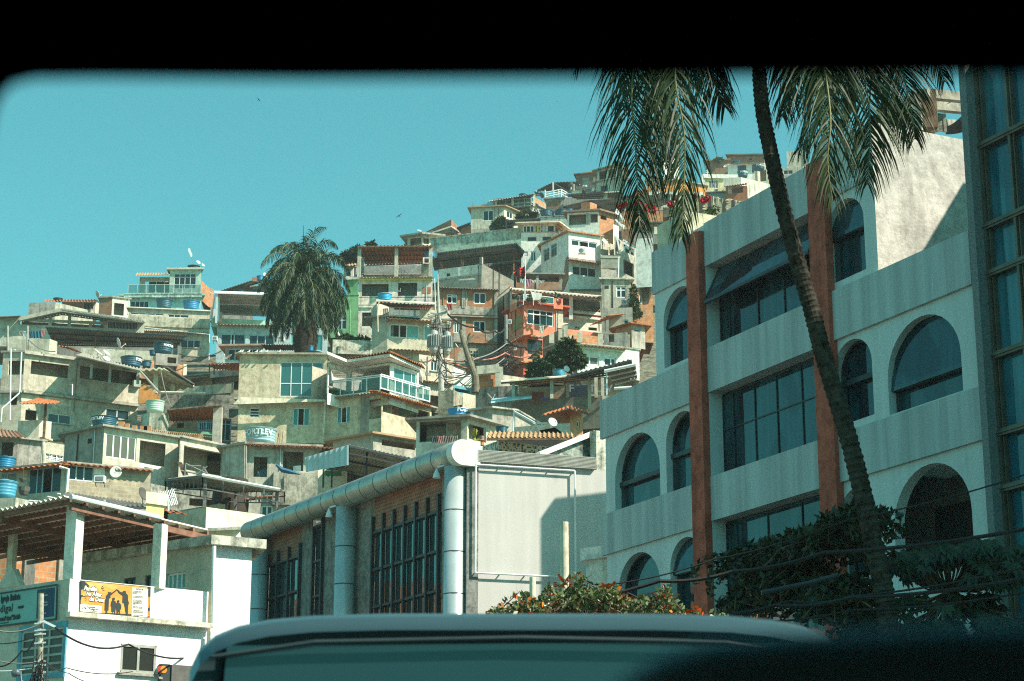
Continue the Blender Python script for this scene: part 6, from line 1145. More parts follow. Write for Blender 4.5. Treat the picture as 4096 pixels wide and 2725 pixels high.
awning('truss canopy behind the fronds', [(1290, 860, 222), (1700, 700, 222), (1800, 800, 228), (1500, 900, 228)], ASB, period=.3, amp=.05, truss=.7, beams=3); awning('brown roof sheet behind the lower frond tips', [(1420, 1060, 190), (1760, 1045, 190), (1740, 1110, 196), (1500, 1100, 196)], plain('brown_roof', (.22, .16, .11), .8), posts=[(1640, 1075, 1150, 190)], pmat=CREAM, pw=.6, period=.3, amp=.05)
t = H('white plastered block left of the arcaded office building', [(1418, 1190), (1600, 1180)], 120, 1700, plaster((.66, .67, .62), .3), back=4); 
# narrow stair houses right of the white house
t = H('narrow grey stair house with white slanted rails', [(1190, 1145), (1275, 1215), (1420, 1290)], 196, 1700, GREYP, ci=1, back=4, holes=[(0, 1212, 1180, 1255, 1350), (1, 1300, 1250, 1400, 1370), (1, 1290, 1400, 1400, 1600)]); 
m = MB()
for a, b in (((1285, 1205), (1415, 1280)), ((1290, 1255), (1400, 1330)), ((1218, 1165), (1258, 1350)), ((1300, 1215), (1300, 1330)), ((1360, 1250), (1360, 1350)), ((1205, 990), (1305, 1090)), ((1215, 880), (1300, 1010))): m.bar(P(*a, 194), P(*b, 194), .18)
tag(m.build('railing', WFR), 'white slanted stair railings in the narrow gap', 'railing'); h = H('cream wall strip with brick patch right of the white house', [(1050, 1225), (1190, 1250)], 198, 1400, CREAM, back=3); h.box(0, 1140, 1275, 1180, 1345, 0, .04, 'brick_patch', BRICK2); h = H('cream pier beside the brick sided loggia house', [(1182, 1040), (1240, 1060)], 210, 1250, WH2, back=3)
dish(1225, 920, 60, 200, 'grey dish high beside the brick sided loggia house', (.4, -.8, .3)); dish(1285, 1062, 52, 198, 'pale dish over the narrow stair gap', (.5, -.7, .3))
m = MB()
for k in range(16): x = 1062 + k * 11; m.bar(P(x, 1395, 190), P(x, 1500, 190), .13)
m.bar(P(1050, 1380, 190), P(1260, 1385, 190), .25); tag(m.build('picket_screen', plain('grey_wood', (.40, .39, .31), .8)), 'grey picket screen under the cream wall strip', 'screen'); h = H('rough stone wall under the picket screen', [(1055, 1505), (1235, 1520)], 191, 1620, GREYP, back=3)
for x in (1240,): pipe([(x, 1380, 189), (x - 5, 1640, 189)], .12, WFR, 'tall white pipe right of the picket screen')
# grey house with ivy, right of the verandah (crop D)
KD = (1600, 1100, 2.6133); crop(*KD)
t = H('rough grey house with square white window and ivy, beside the office building', [(2105, 50), (2420, 55)], 168, 430, plaster((.40, .39, .31), .8, bmp=1), wins=[(0, 2258, 118, 2365, 240, dict(xs=(.48,), zs=(.7,), fw=.1))], back=5, done=False); t.slab(.25, .14, mat=MOSS); t.done(); ac(2312, 255, 2375, 308, 166, 'air conditioner under the square white window near the ivy')
h = H('orange brick strip house at the edge of the office building', [(2420, 120), (2640, 130)], 166, 700, BRICK2, wins=[(0, 2500, 200, 2560, 300, dict(xs=(.5,), cur=[(.1, .9, CURT)]))], back=4); h = H('grey lower storey beneath the ivy house', [(2105, 350), (2430, 340)], 164, 640, GREYP, back=4, wins=[(0, 2290, 470, 2390, 560, dict(xs=(.5,)))])
t = H('beige block and orange tile lean to right of the white verandah', [(2180, 440), (2330, 430)], 158, 640, BEIGE, back=3); awning('orange tiled lean to roof at the end of the verandah', [(1985, 530, 155), (2175, 418, 155), (2360, 405, 158), (2200, 450, 160)], TILE, posts=[(2080, 500, 590, 156), (2145, 470, 590, 156)], pmat=WOOD, period=.25, amp=.05)
t = H('orange brick room with little blue window right of centre', [(2255, 570), (2420, 520), (2560, 540)], 150, 760, BRICK2, ci=1, back=4, mats={1: GREYP}, wins=[(1, 2445, 560, 2510, 600, dict(xs=(), frame=plain('blue_frame', (.30, .52, .62), .5)))], slab=(.4, .1, None, TILE))
# brick parapet, mint house, trees' surroundings
t = H('brick parapet with concrete stubs above the mint house', [(1492, 650), (1690, 570), (1740, 600), (2120, 650)], 152, 900, GREYP, ci=1, back=3, mats={1: GREYP, 2: BRICK2, 0: BRICKG}, done=False); t.roofed = True; 
t.box(0, 1492, 760, 1690, 700, 0, .06, 'grey_render', GREYP) ; t.done()
for x, y0, y1 in ((1585, 615, 720), (1682, 575, 690), (1725, 535, 665), (1878, 598, 710), (2095, 620, 735), (2262, 650, 755)): 
    a, b = P(x, y0, 150.5), P(x, y1, 150.5); m = MB(); m.bar(b, a, .4); m.build('concrete_stub', BEIGE, t.root)
h = H('coral red band wall behind the brick parapet', [(1700, 560), (2110, 610)], 158, 700, RED2, back=1, name='wall', cat='wall')
t = House('house', 'mint white house with tile edge and two wide windows, centre right', 'house', [(1850, 722), (2352, 768), (2500, 790)], 142, 1040, plaster((.62, .68, .60), .25), ci=0, back=6)
t.win(0, 1902, 838, 2082, 950, xs=(.45,), fw=.1, pane=glass('dull_glass', (.10, .11, .08), .2, .3)); t.win(0, 2128, 858, 2260, 960, xs=(.6,), fw=.1, cur=[(.3, .9, CURT)]); t.box(0, 1858, 730, 2352, 800, 0, .35, 'mint_fascia', plaster((.46, .60, .50), .2)); t.eave(0, 1850, 722, 2380, 772, .7, .12, TILEY, .3); t.slab(.1, .1); t.done()
h = H('grey jagged parapet wall right of the brick stubs', [(2125, 615), (2380, 600)], 148, 780, GREYP, back=1, name='wall', cat='wall', holes=[(0, 2180, 620, 2240, 700)])
awning('brown plank lean to at the red house foot', [(1330, 878, 146), (1480, 740, 146), (1492, 780, 149), (1440, 880, 149)], plain('plank', (.20, .12, .06), .9, 0, .3, 3), period=.4, amp=.03)
# dark sheet canopies near the office building
awning('dark steel framed canopy in front of the mint house', [(1740, 1055, 118), (2420, 880, 118), (2440, 1000, 127), (1900, 1070, 127)], DARKROOF, posts=[(2088, 960, 1050, 120), (2230, 990, 1180, 121)], period=.3, amp=.05, beams=4); awning('second dark canopy with pale front rail at the office building edge', [(2135, 1000, 104), (2460, 930, 104), (2480, 1070, 113), (2250, 1130, 113)], DARKROOF, posts=[(2160, 1010, 1280, 104.2)], pmat=ALU, period=.3, amp=.04, beams=4); pipe([(2135, 1003, 103.7), (2460, 935, 103.7)], .12, WFR, 'pale rail along the second dark canopy')
pipe([(2240, 1188, 104), (2420, 1175, 104)], .14, WFR, 'white horizontal bar below the second dark canopy')
# long tiled porch
t = House('house', 'long grey block terrace under the tiled porch roof, right of centre', 'house', [(1160, 1325), (2115, 1262), (2330, 1350)], 128, 1600, brick((.25, .25, .215), (.21, .21, .18), (.27, .27, .23), .42, .22, .3), ci=1, back=6); t.roofed = True; t.floors.append((t.z1 - 1.2, .12)); t.done()
awning('', [(1055, 1120, 127), (1990, 1045, 127), (2120, 1068, 134), (1240, 1150, 134)], TILEY, posts=[(1185, 1120, 1325, 127.4), (1262, 1130, 1290, 130), (1343, 1148, 1310, 130), (1585, 1090, 1295, 127.4), (1752, 1130, 1275, 129), (1978, 1055, 1400, 127), (2048, 1070, 1285, 128), (2115, 1080, 1290, 130)], pmat=plaster((.42, .41, .33), .4), pw=.22, period=.3, amp=.06, root=t.root, beams=3, bmat=WOOD); slab3([(1055, 1122, 126.8), (1992, 1048, 126.8), (1992, 1040, 127), (1055, 1114, 127)], .08, CREAM, parent=t.root, name='gutter')
h = H('brick and grey back wall under the tiled porch', [(1215, 1185), (1720, 1160)], 137, 1320, brick((.36, .24, .15), (.30, .20, .12), (.34, .31, .24), .36, .24, .4), back=2); h = H('dark blue sheeted stall at the right end of the tiled porch', [(1720, 1160), (1990, 1150)], 135, 1290, plain('navy_sheet', (.015, .03, .05), .6), back=2, name='stall', cat='stall'); text('lettering', 'FORTLEV', plain('dim_print', (.16, .20, .22), .7), h.root, h.faces[0].p(*h.faces[0].sz(1765, 1222, .05), .05), Vector((1, 0, 0)), (0, -1, 0), .75, .01, bold=.01)
rag(1380, 1220, 1505, 1315, 128.5, (.22, .06, .04), 'dark red ribbed sheet standing under the tiled porch', 'sheet', 'sheet'); slab3([(950, 1340, 124), (1380, 1290, 126), (1380, 1262, 129), (960, 1300, 128)], .1, plain('pale_tarp', (.30, .48, .52), .6, 0, .2, 2), 'pale blue tarpaulin roof left of the tiled porch', 'tarpaulin', 'tarpaulin'); rag(1455, 1278, 1570, 1312, 128, (.14, .10, .26), 'purple cloth lying on the grey terrace wall'); dish(935, 1272, 90, 121, 'white dish on the pale blue tarpaulin roof', (.75, -.1, .65))
dish(1740, 985, 74, 124, 'round dish beside the blue tank under the trees', (.35, -.85, .3)); tank(1592, 988, 1728, 1062, 128, 'blue tank below the two round trees', plain('sea_blue_plastic', (.03, .27, .40), .45), taper=.9)
# low brick and grey walls near the bare trunk
t = H('unfinished brick wall framed by a concrete beam and posts, centre', [(800, 1035), (1050, 1040), (1330, 1080)], 136, 1215, BRICK2, ci=0, back=3, mats={0: BRICK2, 1: BEIGE}, done=False); t.roofed = True; t.done(); m = MB(); m.bar(P(800, 1008, 135.5), P(1040, 985, 135.5), .6, .6); m.bar(P(1037, 970, 135.5), P(1040, 1285, 135.5), .55); m.build('concrete_frame', plaster((.42, .42, .34), .7), t.root)
h = H('dark grey mildewed retaining wall below the brick wall frame', [(792, 1200), (1025, 1165), (1230, 1160)], 133, 1400, plaster((.28, .28, .25), 1.0, ev=.25), ci=1, back=3, name='wall', cat='wall')
h = H('rough cream grey mound wall behind the blue lettered tub, left half', [(400, 1215), (560, 1200), (650, 1250)], 130, 1480, plaster((.38, .36, .28), .9, bmp=1, ev=.2), ci=1, back=3, name='wall', cat='wall'); h = H('rough beige wall right half with pointed shadow', [(655, 1232), (790, 1262)], 129, 1420, plaster((.48, .44, .34), .5, bmp=1), back=3, name='wall', cat='wall')
h = H('cream low house between the poles', [(560, 1010), (790, 1050)], 142, 1180, CREAM, back=4); h = H('pale wedge gable with clay tile top between the poles', [(560, 940), (690, 990)], 148, 1040, WH2, back=3, slab=(.2, .1, None, TILE)); h = H('blue painted beam house over a dark opening, centre', [(562, 1150), (770, 1188)], 135, 1260, plain('blue_paint', (.10, .34, .42), .7, 0, .15), back=3, holes=[(0, 570, 1180, 730, 1245)])
t = H('beige lower house with small window behind the transformer pole', [(200, 830), (560, 880)], 146, 1240, BEIGE, wins=[(0, 322, 900, 392, 1008, dict(xs=(.5,), sill=True))], back=4); t.box(0, 268, 1018, 322, 1056, 0, .03, 'vent', GREYD); t.eave(0, 200, 1108, 570, 1130, .5, .1, TILEY); dish(240, 920, 112, 140, 'white dish edge on at the gable of the cream house wing', (.78, -.1, .62), foot=(-.3, .3)); dish(590, 740, 58, 141, 'white dish by the tile corner right of the transformers', (.8, -.2, .5))
# cream rendered house with glass balcony
crop(*KM)
OC = plaster((.52, .455, .32), .35, bmp=1.1, ev=.14)
t = House('house', 'cream rough rendered corner house with large glass front, centre', 'house', [(405, 655), (1312, 672), (1900, 600), (2420, 742)], 128, 1110, OC, ci=1, back=6)
t.win(0, 520, 735, 620, 836, xs=(), zs=(.33, .66)); t.win(0, 973, 736, 1142, 922, xs=(.3, .68), open_=1, pane=glass('teal_glass', (.03, .22, .22), .1, .4), fw=.05); t.win(1, 1432, 730, 1565, 884, xs=(.3, .72), open_=1, pane=glass('teal_glass', (.03, .22, .22), .1, .4), fw=.05)
t.hole(1, 1758, 650, 1890, 842); t.hole(2, 1912, 650, 2400, 905); f2 = t.faces[2]; m = MB(); r = f2.rect(1912, 650, 2400, 905); f2.box(m, r[0], r[1], r[2], r[3], -3.1, -3.0); m.build('inner_wall', plaster((.50, .48, .38), .3), t.root); m = MB(); bars_grid(m, f2, r[0] + (r[1] - r[0]) * .45, r[1], r[2], r[3] - .4, -2.95, .06, (.3, .6)); m.build('inner_window', ALU, t.root)
t.box(1, 1680, 618, 1760, 1000, .0, .02, 'raw_strip', plaster((.28, .27, .22), .7, bmp=1)); t.eave(0, 412, 632, 1312, 652, .55, .12, TILEY, .25); t.eave(1, 1312, 640, 1850, 565, .55, .12, TILEY, .25); t.eave(2, 1850, 560, 2420, 712, .75, .12, TILE, .25)
pipe([(1312, 660, 127.4), (1282, 1085, 127.4)], .08, CREAM, '', parent=t.root, name='drain_pipe'); t.slab(.3, .10)
fb = t.faces[1]; t.rail(1, 1335, 462, 1880, 568, .15, 4, frame=WFR, w=.07, mid=True); t.rail(2, 1890, 385, 2400, 680, .15, 7, frame=WFR, w=.07, mid=True)
t.done(); slab3([(350, 700, 126.5), (420, 625, 126.6), (1310, 655, 127.3), (1310, 668, 127.3)], .03, CREAM, parent=t.root, name='soffit')
BG3 = glass('showcase_glass', (.03, .13, .12), .03, .8)
u1 = House('', '', '', [(415, 185), (1332, 190)], 129, 660, OC, back=6, root=t.root); u1.win(0, 842, 256, 1282, 620, xs=(.25, .5, .75), zs=(.38,), pane=BG3, fw=.06); u1.slab(.3, .13, mat=plaster((.36, .33, .24), .8)); u1.done()
# recessed glass rooms of the balcony
u2 = House('', '', '', [(1340, 262), (1560, 330), (1990, 262), (2288, 362)], 126.5, 700, WHITE, ci=2, back=4, root=t.root); u2.hole(1, 1572, 350, 1975, 640); u2.hole(0, 1350, 310, 1545, 640); u2.win(2, 2030, 305, 2265, 660, xs=(.45, .8), pane=BG3, frame=WFR, fw=.07); u2.roofed = True; u2.floors.append((u2.faces[1].sz(1600, 560)[1] - .1, .1)); u2.done()
fu = u2.faces[1]; m = MB(); fu.box(m, 0, fu.L, u2.z0, u2.z1 - .05, -3.05, -3.0); m.build('green_inner_wall', plaster((.20, .42, .30), .1), t.root); m = MB(); r = fu.rect(1690, 445, 1830, 560, -2.9); fu.box(m, *r, -3.0, -2.9); m.build('inner_dark_panel', DARK, t.root)  # last box is a dark panel painting a shaded opening
q = [PZ(x, y, u2.z1) for x, y in ((1330, 182), (1540, 268), (1985, 203), (2300, 345))]; up = Vector((0, 0, .05)); bk_ = [q[3] + Vector((0, 4, 0)), q[0] + Vector((0, 4, 0))]; MB().prism([p + up for p in q + bk_], (0, 0, .18)).build('roof_slab', WHITE, t.root)
m = MB(); sheet(m, q[1] + Vector((0, -.1, .3)), q[2] + Vector((0, -.3, .3)), q[2] + Vector((.2, 3, .9)), q[1] + Vector((0, 3, .9)), .25, .06, .03); sheet(m, q[2] + Vector((0, -.3, .3)), q[3] + Vector((.2, -.2, .3)), q[3] + Vector((.2, 3, .9)), q[2] + Vector((.2, 3, .9)), .25, .06, .03); m.build('tiled_roof', TILE, t.root)
t.box(2, 1898, 842, 2300, 1110, .3, .42, 'white_parapet', plaster((.60, .57, .45), .4)) if 0 else None
h = H('', [(1745, 862), (1900, 840), (2330, 985)], 126.2, 1110, plaster((.56, .52, .38), .3, bmp=.8), ci=1, back=.4, root=t.root)
tank(453, 955, 797, 1115, 110, 'faded pale blue lettered tub in front of the cream rendered house', plain('faded_blue', (.28, .45, .48), .7, 0, .14, 2), dome=False, taper=.84, letters='FORTLEV', la=-math.pi / 2 - 1.15, lsize=.46)
# pigeons on its roof edge
def pigeon(x, y, d, label, s=1):
    c = P(x, y, d); r = .075 * s; m = MB(); m.tube([c + Vector((-r * 1.9, 0, -.02)), c + Vector((-r * 1.0, 0, r * .8)), c + Vector((0, 0, r * 1.2)), c + Vector((r * .8, 0, r * 1.7)), c + Vector((r * 1.05, 0, r * 2.5)), c + Vector((r * 1.35, 0, r * 2.75)), c + Vector((r * 1.75, 0, r * 2.6))], [r * .12, r * .5, r * .85, r * .6, r * .38, r * .35, r * .08], 8); m.tube([c + Vector((0, 0, 0)), c + Vector((0, 0, r))], r * .1, 4); tag(m.build('pigeon', WHITE if s > 0 else GREYP, smooth=True), label, 'pigeon', 'pigeons on the flat roof edge')
for x, lb in ((412, 'leftmost white pigeon on the flat roof corner'), (434, 'upright white pigeon second from the left on the roof edge'), (503, 'grey white pigeon third along the flat roof edge'), (585, 'small pigeon between the third and the tall one'), (627, 'tall white pigeon by the shed post on the roof edge'), (690, 'white pigeon leaning forward in front of the brown shed'), (824, 'white pigeon alone at the right of the roof edge')): pigeon(x, 168, 128.6, lb, 1.15)
# long grey building, lower middle
t = House('house', 'long grey concrete house with a blue dish in its open window hole, lower centre', 'house', [(238, 1158), (485, 1120), (1238, 1150)], 108, 2000, plaster((.40, .385, .32), .7, ev=.14), ci=1, back=7)
t.hole(1, 565, 1245, 700, 1462); t.hole(1, 872, 1188, 1078, 1398); t.slab(.25, .12); t.eave(1, 490, 1130, 1455, 1140, .6, .14, TILE, .25); t.box(1, 770, 1402, 1225, 1760, 0, .45, 'stained_parapet', plaster((.34, .33, .27), 1.0, ev=.25)); t.win(1, 640, 1755, 760, 1900, xs=(.5,), fw=.08); t.win(1, 880, 1700, 1110, 1840, xs=(.5,), fw=.08)
t.floors.append((t.faces[1].sz(600, 1465)[1] - .15, .12)); t.done(); pipe([(465, 1130, 107.5), (465, 1500, 107.5)], .05, CONC, '', parent=t.root, name='conduit'); pipe([(482, 1130, 107.5), (482, 1500, 107.5)], .05, CONC, '', parent=t.root, name='conduit')
dish(655, 1435, 150, 109.2, 'big pale blue dish standing inside the open window hole', (-.3, -.85, .45), plain('pale_blue_dish', (.22, .46, .50), .5, 0, .06))
m = MB(); c = P(860, 1385, 106.8); m.tube([c + Vector((-.35, 0, .3)), c, c + Vector((.4, 0, -.1)), c + Vector((1.0, 0, -.25))], [.06, .15, .13, .03], 7); tag(m.build('blue_cloth', plain('blue_cloth', (.04, .14, .24), .8)), 'crumpled dark blue cloth on the sill of the larger window hole', 'cloth'); h = H('white square panel leaning in the larger window hole', [(975, 1345), (1055, 1338)], 107.6, 1400, WHITE, back=.1, name='panel', cat='panel')
awning('small white edged corrugated awning above the silver tube', [(205, 1745 + 0, 101), (620, 1660, 101), (900, 1650, 104), (300, 1720, 104)], RUST, posts=[(235, 1760, 1830, 101), (620, 1670, 1720, 102)], pmat=CONC, period=.25, amp=.06) 
# zinc screen and steel canopy
t = awning('wide corrugated roof on thin steel trusses right of the zinc screen', [(1558, 1122, 94), (2260, 1270, 95), (1760, 1460, 104), (1330, 1370, 103)], ASB, posts=[(1745, 1175, 1500, 95.5), (1590, 1400, 1540, 101), (2118, 1265, 1400, 96), (1292, 1380, 1568, 97), (1380, 1365, 1568, 98)], pmat=STEEL, period=.22, amp=.04, truss=.35, pw=.09, beams=3)
m = MB(); sheet(m, P(1098, 1256, 94), P(1555, 1122, 93), P(1553, 1335, 93), P(1108, 1408, 94), .30, .035, .01); tag(m.build('zinc_screen', plain('zinc_blue', (.42, .50, .52), .45, .4, .08, 1)), 'upright bluish corrugated zinc screen hanging from the canopy', 'screen')
h = H('white stained wall with green awning scrap behind the zinc screen', [(1235, 1375), (1540, 1400)], 100, 1700, plaster((.52, .50, .40), .8), back=3); rag(1305, 1390, 1480, 1450, 99, (.07, .16, .06), 'green torn cloth awning behind the steel posts')
t = H('house with tiled edge and cream ribbed porch ceiling beneath the cream rendered house', [(1390, 1090), (1810, 1018), (2400, 1110)], 114, 1330, plaster((.36, .34, .28), .7), ci=1, back=5, holes=[(1, 1900, 1060, 2250, 1180)], slab=(.4, .12, None, plain('tile_edge', (.40, .27, .16), .8)))
# low middle right (crop around the white wall top)
crop(1700, 1600, 1.742)
t = House('house', 'white terrace house with drying laundry above the tube cornice', 'house', [(-60, 150), (290, 128), (500, 185)], 104, 370, plaster((.56, .54, .46), .4), ci=1, back=6); t.hole(0, -40, 150, 255, 280); t.hole(1, 300, 160, 425, 300); t.post(0, 272, 128, 330, .02, .35, BEIGE); t.slab(.5, .12, mat=ASB); t.floors.append((t.faces[0].sz(100, 285)[1] - .1, .1)); f = t.faces[0]; m = MB(); f.box(m, 0, f.L, t.z0, t.z1 - .1, -2.6, -2.5); m.build('inner_wall', plaster((.44, .42, .36), .3), t.root); t.done()
for x0, x1, c, lb in ((45, 88, (.06, .08, .09), 'charcoal'), (90, 132, (.42, .20, .18), 'pink'), (135, 183, (.18, .15, .13), 'brown'), (186, 230, (.26, .22, .20), 'grey brown')): rag(x0, 248, x1, 298, 103.2, c, lb + ' cloth on the line above the tube cornice')
tank(153, 60, 298, 114, 112, 'bright blue lettered tub right of the cream house balcony', plain('clear_blue', (.02, .26, .55), .45, 0, .06), taper=.8, letters='FORTLEV', la=-math.pi / 2 + .0, lsize=.32); tank(280, 82, 345, 116, 111, 'small dark drum beside the bright blue tub'); tank(360, 132, 412, 156, 107, 'little blue tank lid on the terrace roof'); tank(490, 185, 578, 225, 103, 'blue tank half hidden behind the mosaic block')
t = H('grey house with slanted white gutter roof behind the mosaic block', [(320, 80), (470, 62), (620, 80), (760, 160)], 116, 260, GREYP, ci=1, back=4, wins=[(2, 768, 158, 772, 160, dict(xs=()))] if 0 else (), slab=(.3, .1, None, MOSS)); pipe([(620, 82, 113), (762, 160, 111)], .12, WFR, 'white slanted gutter on the grey house'); pipe([(620, 85, 113), (615, 230, 112)], .1, WFR, 'white post under the slanted gutter', 'post', 'post')
t = H('small orange brick hut with zigzag orange sheet roof', [(865, 100), (1012, 62), (1100, 110)], 110, 240, BRICK, ci=1, back=4, mats={1: BRICK2}, wins=[(1, 1058, 140, 1080, 195, dict(xs=()))]); awning('', [(818, 108, 107.5), (1010, 52, 107.5), (1010, 40, 113), (860, 90, 113)], TILE, period=.25, amp=.06, root=t.root); awning('', [(1008, 52, 107.5), (1152, 105, 107), (1130, 90, 112), (1015, 42, 113)], TILE, period=.25, amp=.08, root=t.root)
t = H('low block wall with white window left of the brick hut', [(622, 190), (870, 168), (1012, 162)], 106, 260, plaster((.44, .43, .36), .4), ci=1, back=3, wins=[(0, 768, 178, 858, 186, dict(xs=(.5,)))] if 0 else ()); h = H('white framed window room left of the brick hut', [(765, 158), (860, 156)], 109, 186, WFR, back=2, wins=[(0, 772, 162, 855, 183, dict(xs=(.5,)))]); slab3([(798, 225, 101), (905, 205, 101), (950, 235, 101), (820, 240, 101)], .1, plain('blue_paint', (.10, .34, .42), .7, 0, .15), 'blue board below the dish of the brick hut', 'board', 'board'); dish(888, 158, 74, 103, 'round dish in front of the orange brick hut', (.4, -.8, .4))
t = H('mosaic tiled block with black speckles under the broken clay tile roof', [(400, 325), (512, 282), (900, 330)], 84, 420, plaster((.58, .57, .48), .1, ev=.05), ci=1, back=3, done=False); t.roofed = True
mo, n_, l_, b_ = newmat('speckled_mosaic'); tc = n_.new('ShaderNodeTexCoord'); vo = n_.new('ShaderNodeTexWhiteNoise'); vo.noise_dimensions = '2D'; mp = n_.new('ShaderNodeVectorMath'); mp.operation = 'SNAP'; mp.inputs[1].default_value = (.07, .07, .07); l_.new(tc.outputs['UV'], mp.inputs[0]); l_.new(mp.outputs[0], vo.inputs['Vector']); cc = ramp(n_, l_, vo.outputs['Value'], [(.74, (.60, .58, .48)), (.75, (.06, .06, .05))]); l_.new(cc, b_.inputs['Base Color']); t.mat = mo; t.done()
awning('broken clay tile roof on black beams above the mosaic block', [(430, 262, 82), (1045, 262, 82), (1040, 232, 87), (450, 218, 87)], TILEY, period=.2, amp=.05, beams=4, bmat=WOOD); h = H('black wall under the broken clay tile roof', [(500, 262), (930, 278)], 88, 380, plain('black_finish', (.03, .03, .03), .9), back=1, name='wall', cat='wall')  # wall under the tiles is coloured near black
t = House('house', 'ruined grey wall with sloping white coping beside the office building', 'house', [(1150, 218), (1192, 212), (1260, 222)], 63, 1000, plaster((.50, .50, .42), 1.0, bmp=1, ev=.3, patch=((.20, .12, .08), .64)), ci=1, back=4); t.done()
FR = Face(P(760, 372, 62), P(1180, 372, 63.5)); m = MB(); q = [FR.sz(x, y) for x, y in ((780, 385), (1160, 235), (1184, 235), (1184, 410), (780, 390))]; m.prism([FR.p(a, b) for a, b in q], -FR.n * .4); m.build('ruined_gable', plaster((.34, .40, .35), 1.0, bmp=1, ev=.35), t.root); m = MB(); m.bar(FR.p(q[0][0], q[0][1], .1), FR.p(q[1][0], q[1][1], .1), .2, .16); m.build('coping', WHITE, t.root)
h = H('lower pale wall stub beside the office building', [(1122, 1120), (1275, 1100)], 56.5, 1500, plaster((.62, .62, .54), .6), back=2, slab=(.12, .35, None, WHITE)); m = MB(); c = P(395, 318, 80); m.lathe(c, [(.12, 0), (.10, .15), (.16, .2), (.1, .25), (.1, .4)], 8) 
tag(m.build('chimney_pot', BRICK), 'little red chimney pot above the tube end', 'chimney'); m = MB(); random.seed(9)
c = P(340, 290, 90)
for k in range(40): a_ = random.uniform(0, 6.28); e = Vector((math.cos(a_) * random.uniform(.08, .25), math.sin(a_) * .2, random.uniform(0, .6))); m.prism([c + e * .5, c + e + Vector((.05, 0, 0)), c + e + Vector((0, 0, .12))], (0, .01, 0))
tag(m.build('potted_plant', plain('yellow_leaf', (.35, .33, .05), .7)), 'yellowish plant on the laundry terrace', 'plant')
# far right top of the hill (crop G)
crop(2200, 550, 2.357)
t = H('brick house row on the skyline right of the fronds', [(1465, 228), (1680, 218)], 290, 420, BRICKG, back=5, slab=(.4, .2, None, TILEY)); t = H('higher brick house on the skyline left of the palm trunk', [(1682, 178), (2030, 172)], 292, 420, brick((.38, .18, .11), (.30, .14, .09), (.28, .25, .2), .32, .21, .4), back=5, slab=(.5, .2, None, DARKROOF))
t = H('white skyline house with blue doors and two dark tanks', [(1675, 250), (2060, 238)], 284, 420, WH2, wins=[(0, 1768, 264, 1853, 345, dict(xs=(.5,), frame=plain('navy_door', (.02, .08, .16), .6), fw=.3)), (0, 1902, 255, 1965, 330, dict(xs=(.5,), frame=plain('navy_door', (.02, .08, .16), .6), fw=.3))], back=5); t.eave(0, 1690, 245, 2020, 238, .6, .15, TILEY, .4); h = H('', [(1925, 300), (2060, 290)], 278, 450, CREAM, root=t.root, back=3, holes=[(0, 1965, 310, 2040, 410)])
tank(1765, 312, 1875, 372, 276, 'dark lettered tank in front of the blue door, skyline', letters='FORTLEV', la=-math.pi / 2 - .6, lsize=.45); tank(1905, 258, 2035, 300, 276, 'dark lettered tank on the skyline pillar near the palm trunk', letters='FORTLEV', la=-math.pi / 2 - .5, lsize=.45); tank(1705, 228, 1812, 246, 288, 'low dark tank lid in front of the higher skyline brick house'); tank(1300, 500, 1365, 530, 262, 'blue tank lid among the fronds', BLUET)
t = H('white long parapet house under the skyline tanks', [(1430, 345), (1765, 350)], 280, 520, WH2, back=3); t = H('cream house with white barred window and air conditioner, top right of the hill', [(1462, 388), (1640, 390)], 272, 530, plaster((.60, .54, .32), .3), wins=[(0, 1497, 406, 1585, 478, dict(xs=(.25, .5, .75), bars=8))], back=4, slab=(.3, .12, None, WHITE)); ac(1545, 484, 1585, 508, 270, 'air conditioner below the white barred window, top right of the hill')
t = H('white stained parapet terrace left of the palm trunk', [(1635, 385), (1800, 375), (2070, 440)], 268, 560, plaster((.58, .56, .46), .8), ci=1, back=4); t.post(1, 1968, 320, 470, .02, .5, BEIGE); dish(1652, 272, 40, 280, 'dish at the right of the skyline brick row', (-.4, -.7, .5)); m = MB(); m.tube([P(1485, 300, 283), P(1485, 345, 283)], .08, 5); m.tube([P(1465, 318, 283), P(1505, 312, 283)], .06, 5); m.tube([P(1470, 332, 283), P(1500, 330, 283)], .06, 5); tag(m.build('antenna', WFR), 'white skyline aerial left of the blue doors', 'antenna')
t = H('brick hut with tiled roof just left of the palm trunk', [(1655, 470), (1858, 455)], 255, 620, BRICK, holes=[(0, 1710, 475, 1822, 520)], back=3); awning('', [(1640, 462, 252), (1862, 430, 252), (1850, 445, 258), (1680, 478, 258)], TILE, posts=[(1696, 460, 530, 253)], pmat=GREYP, pw=.5, period=.35, amp=.06, root=t.root)
h = H('teal fronted veranda house with chequered pier', [(1470, 530), (1700, 518)], 258, 620, plain('teal_panel', (.10, .30, .30), .5, 0, .1), back=3, slab=(.4, .12, None, DARKROOF)); mo, n_, l_, b_ = newmat('chequer'); tc = n_.new('ShaderNodeTexCoord'); ck = n_.new('ShaderNodeTexChecker'); ck.inputs['Scale'].default_value = 1.4; ck.inputs['Color1'].default_value = (.6, .6, .55, 1); ck.inputs['Color2'].default_value = (.02, .03, .04, 1); l_.new(tc.outputs['UV'], ck.inputs[0]); l_.new(ck.outputs[0], b_.inputs['Base Color']); h.box(0, 1684, 525, 1710, 580, 0, .2, 'chequered_pier', mo)
h = H('mixed grey wall right of the palm trunk on the skyline', [(2180, 290), (2400, 280)], 280, 420, GREYP, back=3, wins=[(0, 2200, 310, 2290, 345, dict(xs=(.5,)))]); h = H('pale upper wall behind the right hand fronds', [(2230, 130), (2420, 120)], 290, 300, BEIGE, back=3)
h = H('grey base wall under the bamboo fence', [(1440, 700), (1800, 620)], 215, 900, GREYP, back=3)
